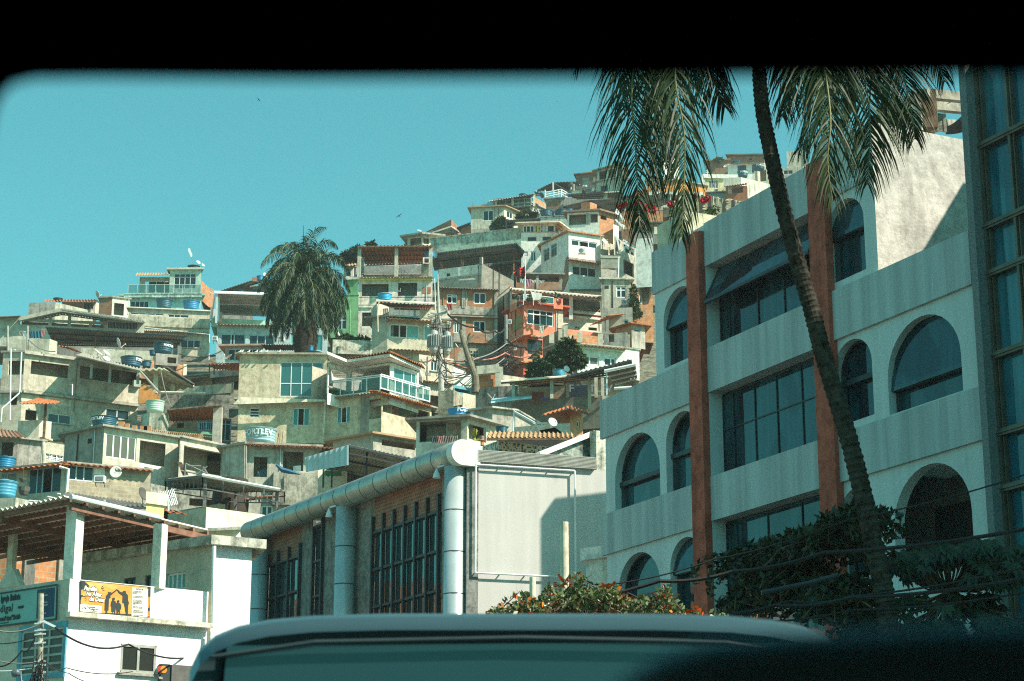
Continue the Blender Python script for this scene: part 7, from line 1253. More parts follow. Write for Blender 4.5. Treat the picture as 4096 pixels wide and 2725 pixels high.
# bamboo fences (behind the office roof)
BAM = plain('bamboo', (.46, .42, .30), .8, 0, .25, 2); BAMD = plain('dark_post', (.05, .045, .04), .8)
def fence(label, a, b, c, d_, n, horizontal=False, dd=75):
    A, B, C, D = P(*a, dd), P(*b, dd), P(*c, dd), P(*d_, dd); q = empty('bamboo_fence', tuple(D), label, 'fence'); m = MB()
    for k in range(n):
        t_ = (k + .5) / n
        if horizontal: p, r_ = A.lerp(D, t_), B.lerp(C, t_)
        else: p, r_ = A.lerp(B, t_), D.lerp(C, t_)
        j = Vector((random.uniform(-.03, .03), random.uniform(-.05, .05), random.uniform(-.05, .05))); m.tube([p + j, p.lerp(r_, .5) + Vector((random.uniform(-.03, .03), 0, 0)), r_], .035, 5)
    m.build('canes', BAM, q); m = MB(); m.bar(A, D, .1); m.bar(B, C, .1); m.build('posts', BAMD, q)
fence('bamboo fence panel of upright canes below the fronds, leftmost', (1250, 520), (1425, 560), (1425, 800), (1250, 920), 34, dd=72); fence('bamboo panel with level canes, larger one', (1435, 545), (1507, 570), (1507, 775), (1435, 785), 22, True, 73); fence('bamboo fence of upright canes between the two level panels', (1510, 565), (1640, 580), (1640, 705), (1510, 770), 24, dd=74); fence('bamboo panel with level canes, small one near the trunk', (1650, 575), (1727, 590), (1727, 655), (1650, 700), 13, True, 75); fence('bamboo fence of upright canes next to the palm trunk', (1730, 595), (1805, 612), (1805, 640), (1730, 655), 13, dd=76)
# ================================================================= plants, poles, wires, birds
def leafmat(name, a, b, rough=.45, spec=.5):
    m, n, l, bb = newmat(name); g_ = n.new('ShaderNodeNewGeometry'); c = ramp(n, l, g_.outputs['Random Per Island'], [(0, a), (.55, tuple((x + y) / 2 for x, y in zip(a, b))), (1, b)])
    l.new(c, bb.inputs['Base Color']); bb.inputs['Roughness'].default_value = rough; bb.inputs['Specular IOR Level'].default_value = spec; return m
PLM = leafmat('palm_leaf', (.007, .022, .007), (.036, .066, .020), .5, .2); QLM = leafmat('queen_palm_leaf', (.008, .030, .012), (.034, .070, .028), .5, .25); MGL = leafmat('mango_leaf', (.014, .040, .012), (.07, .11, .03), .45, .5)
DKL = leafmat('dark_vine_leaf', (.006, .018, .007), (.024, .048, .016), .5, .4); SHL = leafmat('shrub_leaf', (.03, .06, .015), (.17, .20, .07), .4, .5); FLO = leafmat('orange_flower', (.60, .10, .01), (.75, .22, .03), .7, .2); FLR = leafmat('red_flower', (.50, .01, .02), (.65, .06, .08), .7, .2)
TRK = plain('palm_bark', (.05, .045, .035), .95, 0, .4, 9, .1)
def frond(lm, rm, pts, Ll, n=70, w=.035, roll=0, droop=.5, rad=.03, fwd=.55, rnd=.15, taper=True):
    """rachis curve with two rows of narrow folded leaflets"""
    L = [0]
    for p, q in zip(pts, pts[1:]): L.append(L[-1] + (q - p).length)
    def at(s_):
        s_ = s_ * L[-1]
        for i in range(len(pts) - 1):
            if s_ <= L[i + 1] + 1e-9: t = (s_ - L[i]) / (L[i + 1] - L[i]); return pts[i].lerp(pts[i + 1], t), i
        return pts[-1], len(pts) - 2
    rm.tube(pts, [rad * (1 - .85 * k / (len(pts) - 1)) for k in range(len(pts))], 5)
    dn = Vector((0, 0, -1))
    for k in range(n):
        t = .06 + .94 * k / n; p, i = at(t); T = (pts[i + 1] - pts[i]).normalized(); B0 = T.cross(Vector((0, 1, 0)))
        if B0.length < .2: B0 = T.cross(Vector((1, 0, 0)))
        B0.normalize(); N0 = T.cross(B0); B = B0 * math.cos(roll) + N0 * math.sin(roll); N = T.cross(B)
        sc_ = (math.sin(math.pi * (.12 + .80 * t)) if taper else 1) * random.uniform(.85, 1.1)
        for sg in (-1, 1):
            f_ = fwd + random.uniform(-rnd, rnd) + .5 * t; d = (T * f_ + B * sg * (1 - .25 * t) + N * random.uniform(-rnd, rnd) * 1.5).normalized(); l_ = Ll * sc_; q = p; wv = (T * .6 - B * sg * .3 + N * random.uniform(-.6, .6)).normalized(); ww = w * random.uniform(.8, 1.2); o = len(lm.v); vs = []
            S_n = 4
            for j in range(S_n + 1):
                u_ = j / S_n; wd = ww * (1 - u_) ** .6 * (.5 if j == 0 else 1); vs += [q - wv * wd * .5, q + wv * wd * .5]
                d = (d + dn * droop * (1.0 / S_n) * (1 + u_)).normalized(); q = q + d * (l_ / S_n)
            lm.v += vs; lm.f += [(o + 2 * j, o + 2 * j + 1, o + 2 * j + 3, o + 2 * j + 2) for j in range(S_n)]
def smooth(pts, n=6):
    out = []
    for i in range(len(pts) - 1):
        p0, p1, p2, p3 = pts[max(i - 1, 0)], pts[i], pts[i + 1], pts[min(i + 2, len(pts) - 1)]
        for k in range(n):
            t = k / n; out.append(.5 * ((2 * p1) + (p2 - p0) * t + (2 * p0 - 5 * p1 + 4 * p2 - p3) * t * t + (3 * p1 - p0 - 3 * p2 + p3) * t ** 3))
    return out + [pts[-1]]
random.seed(21); crop(0, 0, 1); PD = 25.0
tp = [(3560, 2560), (3541, 2389), (3490, 2160), (3440, 1930), (3379, 1700), (3298, 1438), (3248, 1246), (3192, 1055), (3125, 800), (3085, 620), (3050, 440), (3036, 270), (3030, 130)]
pts = [P(x, y, PD) for x, y in tp]; base = Vector((pts[0].x + .5, pts[0].y, 0)); pts = smooth([base, pts[0] + Vector((.1, 0, -2))] + pts, 26)
PALM = empty('coconut_palm', tuple(base), 'tall leaning coconut palm with drooping fronds in front of the white office building', 'palm tree')
m = MB(); K = len(pts); rr = [(.135 - .045 * k / K) * (1 + .10 * (k % 3 == 0) + random.uniform(-.04, .04)) for k in range(K)]; m.tube(pts, rr, 14); tr = m.build('trunk', TRK, PALM)
top = pts[-1]
FR_ = [ # (pixels, depth offsets, leaflet length, roll, droop)
 ([(3030, 60), (2820, -120), (2600, 20), (2530, 330), (2545, 640), (2560, 930)], (0, -.6, -1, -1.1, -1.1, -1.1), .95, .2, .9),
 ([(3030, 60), (2880, -60), (2740, 60), (2700, 300), (2738, 560), (2726, 960)], (0, -.9, -1.4, -1.6, -1.7, -1.7), .85, -.4, 1.1),
 ([(3030, 80), (2930, 20), (2840, 120), (2850, 300), (2900, 430)], (0, .8, 1.3, 1.5, 1.6), .85, .5, .9),
 ([(3030, 70), (2960, -80), (2860, -40), (2800, 150), (2790, 330)], (0, 1.2, 2, 2.4, 2.5), .9, 1.2, 1.0),
 ([(3030, 60), (2860, -200), (2620, -160), (2470, 40), (2440, 260)], (0, .3, .5, .5, .5), .95, .2, 1.0),
 ([(3030, 60), (3140, -60), (3240, 30), (3290, 280), (3260, 480), (3200, 600)], (0, -.7, -1.2, -1.4, -1.4, -1.3), .90, .9, .8),
 ([(3030, 60), (3190, -130), (3350, 10), (3440, 240), (3480, 480), (3470, 740)], (0, -.3, -.5, -.6, -.6, -.6), .95, .15, .75),
 ([(3030, 60), (3160, -20), (3270, 170), (3320, 450), (3310, 640), (3330, 800)], (0, -1, -1.6, -1.9, -1.9, -1.9), .90, -.3, .7),
 ([(3030, 60), (3270, -160), (3480, -20), (3590, 220), (3640, 420), (3660, 560)], (0, .5, .8, .9, .9, .9), .90, .3, .7),
 ([(3030, 60), (3300, -220), (3580, -100), (3720, 120), (3780, 330)], (0, 1.2, 1.8, 2, 2.1), .9, .1, .8),
 ([(3030, 60), (3100, -20), (3150, 120), (3150, 330), (3130, 470)], (0, 1, 1.6, 1.9, 2), .8, .7, .9),
 ([(3030, 60), (2760, -100), (2640, 120), (2620, 420), (2640, 760)], (0, .3, .3, .3, .3), .9, .9, 1.0),
 ([(3030, 60), (2800, -60), (2660, 200), (2650, 420), (2680, 620)], (0, -.2, -.4, -.5, -.5), .9, -1.0, 1.0),
 ([(3030, 60), (2700, -160), (2560, 0), (2500, 200), (2490, 420)], (0, .8, 1.0, 1.0, 1.0), .95, .7, 1.0),
 ([(3030, 60), (3200, -120), (3320, 60), (3380, 260), (3400, 420)], (0, -.4, -.6, -.7, -.7), .95, .9, .9),
 ([(3030, 60), (3230, -60), (3400, 120), (3540, 330), (3620, 560)], (0, 1.4, 2.2, 2.6, 2.8), .85, -.5, .8)]
for px, dd, Ll, ro, dr in FR_:
    pp = smooth([P(x, y, PD + o) for (x, y), o in zip(px, dd)], 8); lm, rm = MB(), MB(); frond(lm, rm, pp, Ll * 1.35, 125, .036, ro, dr + .35, .028, .52, .34)
    r_ = rm.build('frond', plain('frond_stalk', (.20, .19, .07), .6), PALM); lm.build('leaflets', PLM, r_)
for a_ in (20, 75, 130, 200, 260, 320):
    d = Vector((math.cos(R(a_)), math.sin(R(a_)), 0)); pp = smooth([top, top + d * 1.2 + Vector((0, 0, 1.5)), top + d * 2.6 + Vector((0, 0, 1.6)), top + d * 3.8 + Vector((0, 0, .6))], 6); lm, rm = MB(), MB(); frond(lm, rm, pp, .8, 50, .045, 1.57, .6, .035); r_ = rm.build('frond', plain('frond_stalk', (.20, .19, .07), .6), PALM); lm.build('leaflets', PLM, r_)
# ---- feathery palm in the middle
crop(*KB); QD = 142; random.seed(5); c = P(1090, 590, QD); b = P(1100, 1480, QD)
QP = empty('queen_palm', tuple(b), 'bushy feathery palm with a dense hanging crown on the hillside', 'palm tree')
m = MB(); m.tube([b - Vector((0, 0, 1)), P(1100, 1340, QD), P(1105, 1200, QD), P(1098, 1000, QD), c], [.85, .80, .95, .7, .3], 14); m.build('trunk', plain('fibrous_trunk', (.035, .027, .018), 1, 0, .4, 5), QP, smooth=True)
NF = 84
for k in range(NF):
    az = 2.39996 * k; el = R(88 - 118 * (k / NF) ** .9); Lf = random.uniform(4.2, 5.1); p = c + Vector((0, 0, .3 - 1.0 * k / NF)); d = Vector((math.cos(az) * math.cos(el), math.sin(az) * math.cos(el), math.sin(el))); pp = [p]
    for j in range(9): d = (d + Vector((0, 0, -.16 - .05 * j))).normalized(); p = p + d * Lf / 9; pp.append(p)
    lm, rm = MB(), MB(); frond(lm, rm, pp, .95, 52, .085, random.uniform(-.3, .3), 1.6, .05, rnd=.3, taper=True); r_ = rm.build('frond', plain('frond_stalk', (.20, .19, .07), .6), QP); lm.build('leaflets', QLM, r_)
m = MB(); m.tube([c, P(1082, 240, QD), P(1080, 5, QD)], [.07, .04, .02], 5); m.build('spear_leaf', PLM, QP)
# ---- leafy trees
def tree(label, blobs, n, size, mat, trunk=None, name='tree', cat='tree', asp=2.6, flowers=None, hang=.3, kind=None, limbs=True, solo=False):
    """blobs = (x,y,d,rx,ry in crop px); leaves fill each blob's outer half, limbs reach into them"""
    B = [(P(x, y, d), rx / _c[2] / px_m(d), ry / _c[2] / px_m(d)) for x, y, d, rx, ry in blobs]; low = min(c_.z - r2 for c_, r1, r2 in B)
    t0 = P(*trunk) if trunk else Vector((B[0][0].x, B[0][0].y, low)); root = empty(name, tuple(t0), label, cat); m = MB(); fm = MB(); tot = sum(r1 * r2 for _, r1, r2 in B)
    for c_, r1, r2 in B:
        for k in range(int(n * r1 * r2 / tot)):
            v = Vector((random.gauss(0, 1), random.gauss(0, 1), random.gauss(0, 1))).normalized(); rad = random.uniform(.35, 1) ** .6 * (1 + .18 * math.sin(v.x * 5 + c_.x) * math.cos(v.z * 6)); p = c_ + Vector((v.x * r1, v.y * r1, v.z * r2)) * rad
            a = (v + Vector((random.uniform(-1, 1), random.uniform(-1, 1), random.uniform(-1, .4) - hang))).normalized(); s_ = size * random.uniform(.6, 1.25); b_ = a.cross(Vector((random.uniform(-1, 1), random.uniform(-1, 1), random.uniform(-1, 1)))).normalized() * s_ / asp
            m.add([p, p + a * s_ * .5 + b_ * .5, p + a * s_, p + a * s_ * .5 - b_ * .5], [(0, 1, 2, 3)])
            if flowers and random.random() < flowers[1] and rad > .7:
                for q in range(5): e = Vector((random.uniform(-1, 1), random.uniform(-1, 1), random.uniform(-1, 1))) * size * .5; fm.add([p + e, p + e + b_ * .9, p + e + a * size * .35 + b_ * .4], [(0, 1, 2)])
    m.build('crown' if name == 'tree' else 'foliage', mat, root)
    if fm.v: fm.build('flowers', flowers[0], root)
    if limbs:
        w_ = MB(); mid = t0.lerp(B[0][0], .45); r0 = max(.03, B[0][1] * .10); w_.tube([t0 - Vector((0, 0, .4)), mid], [r0, r0 * .7], 8)
        for c_, r1, r2 in B: w_.tube([mid, mid.lerp(c_, .5) + Vector((0, 0, -.1 * r2)), c_, c_ + Vector((.3 * r1, 0, .6 * r2))], [r0 * .6, r0 * .45, r0 * .3, .01], 6)
        w_.build('trunk' if name == 'tree' else 'stems', WOOD, root)
    return root
crop(*(1600, 1100, 2.6133)); random.seed(11)
tree('taller round green tree in front of the mint white house', [(1750, 745, 136, 95, 75), (1800, 850, 136, 110, 80), (1650, 870, 136, 110, 75), (1770, 930, 136, 100, 50), (1890, 900, 136, 40, 50)], 5200, .42, MGL, (1790, 1010, 136)); tree('smaller round green tree at the foot of the red house', [(1450, 970, 134, 95, 70), (1520, 1010, 134, 85, 60), (1400, 1040, 134, 60, 40)], 3200, .40, MGL, (1435, 1080, 134))
crop(*(800, 900, 2.6133)); tree('dark tree behind the red tiled terrace on the skyline', [(1560, 350, 208, 75, 60), (1640, 300, 210, 50, 60), (1785, 200, 214, 30, 20)], 2600, .6, DKL, (1600, 430, 208))
crop(*(1400, 700, 2.6133)); tree('green tree leaning on the beige house with blue framed window', [(1580, 490, 226, 50, 40), (1620, 530, 226, 65, 35), (1530, 515, 226, 40, 25)], 2200, .5, MGL, (1620, 570, 226)); tree('low bright green bush on the upper slope roof', [(1840, 425, 229, 90, 30), (1900, 415, 229, 50, 25), (1780, 440, 229, 40, 20)], 1500, .45, MGL, None, 'bush', 'bush')
crop(*(1600, 1100, 2.6133)); tree('ivy hanging down the corner of the rough grey house', [(2440, 180, 165.5, 30, 90), (2450, 310, 165.5, 45, 80), (2470, 400, 165.5, 60, 40)], 1400, .3, MGL, None, 'climbing_plant', 'plant', limbs=False)
for x, y, r_, lb, d in ((1218, 215, 22, 'potted plant on the left end of the coral balcony', 165.5), (1640, 208, 30, 'spiky plant on the coral balcony pier', 165), (1350, 255, 24, 'green plant behind the coral balcony glass, left', 165.4), (1500, 258, 26, 'green plant behind the coral balcony glass, right', 165.4)): tree(lb, [(x, y, d, r_ * .6, r_ * .6)], 60, .3, MGL, None, 'potted_plant', 'plant', limbs=False)
m = MB(); c = P(1430, 262, 165.6); m.prism([c + Vector((-.35, 0, 0)), c + Vector((.35, 0, 0)), c + Vector((.45, 0, .6)), c + Vector((-.5, 0, .75))], (0, .4, 0)); m.bar(c + Vector((-.3, 0, -.5)), c + Vector((-.3, 0, .1)), .06); m.bar(c + Vector((.35, 0, -.5)), c + Vector((.35, 0, .1)), .06); tag(m.build('plastic_chair', WHITE), 'pale plastic chair behind the coral balcony glass', 'chair')
crop(*(800, 900, 2.6133)); tree('weedy plants growing along the peeling parapet', [(1530, 1180, 152, 60, 28), (1700, 1195, 152, 60, 15), (1900, 1170, 152, 50, 40)], 900, .4, MGL, None, 'plant', 'plant', limbs=False)
# flowering shrubs near the road
crop(1700, 1600, 1.742); random.seed(31)
def sprigs(label, spots, mat, d, hgt, n, lf, fl=None, fp=.1, name='bush', cat='bush', stemc=WOOD):
    root = empty(name, tuple(P(spots[0][0], spots[0][1], d)), label, cat); lm, sm, fm = MB(), MB(), MB()
    for x0, y0, x1, y1, cnt in spots:
        for k in range(cnt):
            t = random.random(); yb = y0 + (y1 - y0) * t; e = P(x0 + (x1 - x0) * t + random.uniform(-25, 25), yb + random.uniform(-10, 60), d + random.uniform(-1, 1)); b_ = e + Vector((random.uniform(-.5, .5), random.uniform(-.3, .3), -hgt)); mid = b_.lerp(e, .5) + Vector((random.uniform(-.15, .15), 0, .1)); sm.tube([b_, mid, e], [.012, .009, .004], 4); q = smooth([b_, mid, e], n)
            for j, p in enumerate(q):
                for _ in range(2):
                    a = Vector((random.uniform(-1, 1), random.uniform(-1, 1), random.uniform(-.2, 1.1))).normalized(); s_ = lf * random.uniform(.7, 1.3); bb = a.cross(Vector((random.uniform(-1, 1), random.uniform(-1, 1), random.uniform(-1, 1)))).normalized() * s_ * .26; lm.add([p, p + a * s_ * .45 + bb, p + a * s_, p + a * s_ * .45 - bb], [(0, 1, 2, 3)])
            if fl and random.random() < fp:
                p = q[random.randint(len(q) // 2, len(q) - 1)]
                for _ in range(16): e2 = Vector((random.gauss(0, 1), random.gauss(0, 1), random.gauss(0, .7))) * .045; a = e2.normalized() * .05; bb = a.cross(Vector((0, .3, 1))).normalized() * .02; fm.add([p + e2, p + e2 + a + bb, p + e2 + a * 1.3, p + e2 + a - bb], [(0, 1, 2, 3)])
    sm.build('stems', stemc, root); lm.build('foliage', mat, root)
    if fm.v: fm.build('flowers', fl, root)
    return root
sprigs('sunlit shrub with small orange flowers above the blurred van roof', [(380, 1510, 700, 1400, 22), (650, 1410, 1000, 1330, 50), (850, 1290, 860, 1270, 4), (1060, 1300, 1100, 1200, 12), (1000, 1340, 1330, 1320, 60), (1300, 1300, 1345, 1400, 20), (1480, 1400, 1530, 1380, 14), (1400, 1480, 1740, 1440, 50), (1640, 1330, 1700, 1300, 16), (1740, 1450, 1900, 1490, 22), (1900, 1480, 2350, 1540, 40), (670, 1300, 690, 1330, 4)], SHL, 21, .55, 10, .062, FLO, .22)
crop(2300, 1600, 1.742)
root = sprigs('dark hanging vine mass over the lower glazed bay', [(1180, 1020, 1700, 900, 38), (1050, 1090, 1250, 1010, 9), (1200, 1130, 1700, 1040, 42), (1700, 900, 1930, 830, 16), (1080, 1180, 1700, 1200, 18), (960, 1350, 1200, 1390, 14), (1150, 1270, 1500, 1240, 18), (1450, 1220, 1700, 1130, 50)], DKL, 27.5, .40, 9, .105, None, 0, 'climbing_plant', 'plant')
crop(3200, 1700, 1.742)
def palmate(label, spots, d, mat):
    root = empty('broadleaf_tree', tuple(P(1040, 1400, d)), label, 'tree'); lm, sm = MB(), MB(); hub = P(1040, 1160, d)
    for x0, y0, x1, y1, cnt, s_ in spots:
        for k in range(cnt):
            p = P(random.uniform(x0, x1), random.uniform(y0, y1), d + random.uniform(-.8, .8)); sm.tube([hub, hub.lerp(p, .5) + Vector((0, 0, -.08)), p], [.014, .010, .005], 4)
            n_ = Vector((random.uniform(-.5, .5), -.6, random.uniform(.2, .9))).normalized(); a0 = random.uniform(-.4, .4) - 1.57; X = n_.cross(Vector((0, 0, 1))).normalized(); Y = X.cross(n_)
            for j in range(7):
                an = a0 + (j - 3) * .62; dv = (X * math.cos(an) - Y * abs(math.sin(an)) * 1.0 if True else X); dv = (X * math.cos(an) + Y * math.sin(an)); l2 = s_ * (1 - abs(j - 3) * .12); sd = n_.cross(dv) * l2 * .2; lm.add([p, p + dv * l2 * .55 + sd, p + dv * l2 + Vector((0, 0, -l2 * .2)), p + dv * l2 * .55 - sd], [(0, 1, 2, 3)])
    sm.tube([hub - Vector((0, 0, 2.2)), hub], [.05, .035], 7); sm.build('trunk', WOOD, root); lm.build('crown', mat, root); return root
random.seed(8); palmate('dark broad leaved tree behind the cables at the lower right', [(620, 880, 1300, 960, 62, .22), (900, 830, 1300, 900, 34, .24), (1200, 800, 1340, 850, 12, .24), (640, 980, 900, 1060, 14, .2), (1150, 960, 1561, 1100, 44, .22), (1380, 840, 1700, 960, 36, .22), (1000, 1180, 1400, 1300, 26, .22), (680, 1180, 900, 1330, 16, .18), (1250, 1340, 1700, 1460, 40, .26), (700, 1370, 1100, 1460, 50, .26)], 27.5, DKL)
sprigs('dark drooping creeper tangled round the palm trunk base', [(300, 610, 560, 570, 26), (200, 660, 420, 640, 22), (260, 760, 480, 820, 20), (110, 1090, 480, 1060, 40), (130, 1190, 520, 1180, 50), (340, 1350, 530, 1330, 30), (0, 760, 160, 740, 40)], DKL, 26.5, .3, 7, .12, None, 0, 'climbing_plant', 'plant')
# bougainvillea and small tree behind the office parapet
crop(2000, 500, 2.6133); tree('leafless looking shrub with green tufts behind the office rooftop box', [(1800, 1000, 70, 60, 70), (1780, 1080, 70, 50, 40), (1840, 900, 70, 60, 40)], 500, .12, SHL, (1770, 1130, 70), 'bush', 'bush')
for k, (x, y, r1, r2, lb) in enumerate(((1250, 850, 28, 22, 'pink bougainvillea cluster, leftmost of the roof row'), (1310, 825, 20, 15, 'pink yellow bloom second along the roof row'), (1435, 815, 20, 20, 'magenta bloom between the two hanging fronds'), (1540, 870, 45, 35, 'red flower cluster behind the lower frond'), (1600, 880, 30, 40, 'red flower spray left of the dark frond'), (1785, 830, 30, 20, 'bright red blooms right of the dark frond'), (1835, 755, 22, 18, 'small red bloom above the bright red blooms'), (2035, 745, 14, 14, 'single red bloom over the bamboo canes'), (2125, 790, 26, 22, 'orange red bloom on the bamboo fence post'), (2170, 762, 24, 24, 'red bloom at the top of the bamboo fence'))): tree(lb, [(x, y, 70, r1, r2)], 120, .09, FLR, None, 'flowering_plant', 'plant', asp=1.2, limbs=False)
crop(2200, 550, 2.357); tree('green leafy tuft in front of the bamboo canes', [(1550, 670, 71, 30, 30), (1500, 720, 71, 30, 40)], 160, .18, SHL, None, 'plant', 'plant', limbs=True); tree('little green bush on the skyline brick row', [(1590, 205, 289, 30, 8)], 200, .5, MGL, None, 'bush', 'bush', limbs=False)
# pergola on the office roof
crop(3400, 200, 3.136); TIM = plain('grey_timber', (.30, .28, .22), .85, 0, .25, 4)
PG = empty('pergola', tuple(P(1000, 1000, 44)), 'weathered timber pergola with slatted shutter and dark awning on the office roof', 'pergola')
for a, b, d, w_ in (((930, 555), (1420, 600), 44, .20), ((1030, 705), (1430, 745), 46, .2), ((1190, 915), (1300, 920), 48, .15), ((860, 560), (700, 680), 46, .15)): m = MB(); m.bar(P(*a, d), P(*b, d + 1), w_, w_ * 1.1); m.build('beam', TIM, PG)
for x, y0, y1, w_ in ((945, 530, 1010, .42), (1045, 740, 1020, .16), (870, 690, 1000, .3)): m = MB(); a, b = P(x, y0, 44.2), P(x, y1, 44.2); m.bar(Vector((a.x, a.y, b.z)), a, w_); m.build('post', WOOD if w_ > .3 else TIM, PG)
m = MB(); A, B, C, D = P(1075, 790, 45), P(1180, 805, 45), P(1195, 1030, 45), P(1080, 1020, 45); m.bar(A, D, .07); m.bar(B, C, .07)
for k in range(12): t = (k + .5) / 12; m.bar(A.lerp(D, t), B.lerp(C, t), .04, .03)
m.build('slatted_shutter', TIM, PG)
m = MB()
for k in range(6):
    t0_, t1_ = k / 6, (k + 1) / 6; f_ = lambda t: (P(1200 + 260 * t, 960 - 200 * t ** 1.6, 46), P(1200 + 260 * t, 1060 + 15 * t - 60 * t * t, 47)); a, b = f_(t0_); c, d = f_(t1_); m.quad(a, c, d, b)
m.build('dark_awning', plain('dark_canvas', (.02, .02, .025), .9), PG); m = MB(); m.quad(P(1130, 750, 45), P(1200, 690, 45), P(1320, 635, 45), P(1270, 632, 45)); m.build('canvas_scrap', CREAM, PG)
tree('banana like plants beside the pergola on the office roof', [(560, 800, 43, 110, 70), (430, 860, 43, 60, 30)], 260, .35, MGL, None, 'plant', 'plant', asp=4, limbs=False); h = H('roof plant room behind the palm fronds on the office roof', [(720, 740), (880, 660), (900, 668)], 43.5, 1000, BEIGE, ci=1, back=2, name='roof_room', cat='roof room')
# ---- utility poles
crop(*(1600, 1100, 2.6133)); PG2 = plain('pole_concrete', (.40, .41, .37), .8, 0, .15, 3)
UP = empty('utility_pole', tuple(P(432, 1260, 131)), 'concrete utility pole with crossarms and two grey transformers, centre of the hill', 'utility pole'); m = MB(); m.tube([P(434, 1260, 131), P(420, 800, 131), P(405, 430, 131), P(393, -10, 131)], [.20, .16, .13, .04], 12); m.build('pole', PG2, UP)
for a, b, w_ in (((330, 500), (530, 532), .16), ((310, 440), (500, 385), .14), ((320, 400), (440, 420), .1)): m = MB(); m.bar(P(*a, 130.6), P(*b, 130.4), w_); m.build('crossarm', PG2, UP)
INS = plain('insulator', (.45, .46, .42), .4)
for x, y in ((340, 490), (362, 488), (300, 430), (425, 498), (470, 350), (490, 372), (500, 515), (522, 520), (292, 545), (465, 572)):
    m = MB(); m.lathe(P(x, y + 12, 130.3), [(.04, 0), (.10, .08), (.05, .14), (.10, .2), (.04, .28)], 8); m.build('insulator', INS, UP)
for x, y, w_ in ((352, 760, 62), (492, 772, 50)):
    c = P(x, y + 45, 130); r = w_ * .8 / 2.6133 / px_m(130); m = MB(); m.lathe(c, [(r * .5, -.1), (r * .95, .1), (r, .3), (r, 1.2), (r * .9, 1.45), (r * .3, 1.55)], 18); tf = m.build('transformer', plain('transformer_grey', (.36, .38, .36), .5, .1, .1), UP, smooth=False)
    m = MB()
    for k in range(16): a = 2 * math.pi * k / 16; e = Vector((math.cos(a), math.sin(a), 0)); m.prism([c + e * r + Vector((0, 0, .3)), c + e * (r + .16) + Vector((0, 0, .35)), c + e * (r + .16) + Vector((0, 0, 1.15)), c + e * r + Vector((0, 0, 1.2))], Vector((-e.y, e.x, 0)) * .03)
    m.build('fins', plain('transformer_grey', (.36, .38, .36), .5, .1, .1), tf)
    for q in (-1, 0, 1): m = MB(); m.lathe(c + Vector((q * r * .5, 0, 1.45)), [(.05, 0), (.09, .12), (.05, .2), (.09, .32), (.03, .45)], 8); m.build('bushing', plain('dark_insulator', (.05, .04, .03), .4), tf)
m = MB(); random.seed(4)
for k in range(16): a, b = P(random.uniform(360, 460), random.uniform(380, 1000), 130.2), P(random.uniform(330, 500), random.uniform(480, 1150), 130.2); m.tube([a, a.lerp(b, .5) + Vector((random.uniform(-.6, .6), 0, -.6)), b], .03, 4)
m.build('loose_cables', WIRE, UP)
UP2 = empty('utility_pole', tuple(P(1108, 1060, 150)), 'grey concrete pole wrapped in tangled cables beside the red house', 'utility pole'); m = MB(); m.tube([P(1110, 1070, 150), P(1107, 420, 150)], [.19, .13], 12); m.build('pole', plain('pole_dark_concrete', (.22, .23, .21), .8, 0, .15, 3), UP2); m = MB()
for k in range(70): a = P(random.gauss(1090, 30), random.uniform(700, 1060), 149.5); b = a + Vector((random.uniform(-1.4, 1.4), 0, random.uniform(-1.6, 1.2))); m.tube([a, a.lerp(b, .5) + Vector((random.uniform(-.9, .9), 0, random.uniform(-.8, .4))), b], .035, 4)
m.build('tangled_cables', WIRE, UP2)
BK = plain('bare_bark', (.17, .155, .11), .9, 0, .3, 3); DT_ = empty('bare_tree', tuple(P(792, 1220, 134)), 'bare cut off leaning tree trunk with stub branches between the two poles', 'tree'); m = MB(); m.tube([P(792, 1230, 134), P(785, 1060, 134), P(745, 950, 134), P(700, 820, 134), P(660, 690, 134), P(633, 580, 134)], [.30, .25, .22, .19, .16, .13], 10); m.build('trunk', BK, DT_)
for q in ([(680, 735), (725, 680), (772, 628)], [(668, 700), (720, 700), (740, 640)], [(770, 1000), (768, 930), (752, 850)], [(735, 960), (700, 930), (670, 890)], [(795, 1010), (796, 960)]): m = MB(); m.tube([P(x, y, 134) for x, y in q], [.11, .08, .04][:len(q)], 7); m.build('branch', BK, DT_)
wd = 131
for pts, lb, rad, mt, sg in (([(500, 410, wd), (800, 545, 136), (985, 580, 142), (1100, 555, 149)], 'thick black cable between the transformer pole and the tangled pole', .07, WIRE, .3), ([(440, 885, wd), (760, 870, 140), (1100, 815, 149), (1380, 835, 152)], 'red and white marked cable crossing before the brick house', .06, plain('red_white_cable', (.50, .20, .14), .6, 0, .3, 1), .3), ([(560, 915, 134), (800, 870, 140), (1115, 715, 149)], 'grey cable rising right to the tangled pole', .05, WIREL, .2), ([(800, 980, 136), (1090, 870, 149)], 'lower grey cable rising right to the tangled pole', .05, WIREL, .3), ([(1120, 680, 149), (1300, 750, 152), (1420, 790, 154)], 'thick black cable in front of the lower red house window', .07, WIRE, .2), ([(440, 1060, wd), (620, 1110, 132), (800, 1095, 134)], 'low sagging cable between the transformer pole and the bare trunk', .04, WIRE, .4), ([(200, 1110, 128), (410, 1060, wd)], 'thin cable left of the transformer pole', .04, WIRE, .4), ([(1130, 560, 149), (1380, 880, 154)], 'thin grey wire slanting across the coral side wall', .025, WIREL, .2), ([(200, 905, 128), (330, 885, 130), (400, 890, wd)], 'dark red service cable left of the transformer pole', .05, plain('red_cable', (.22, .05, .03), .6), .1)): cable([P(*q) for q in pts], rad, mt, lb, sag=sg)
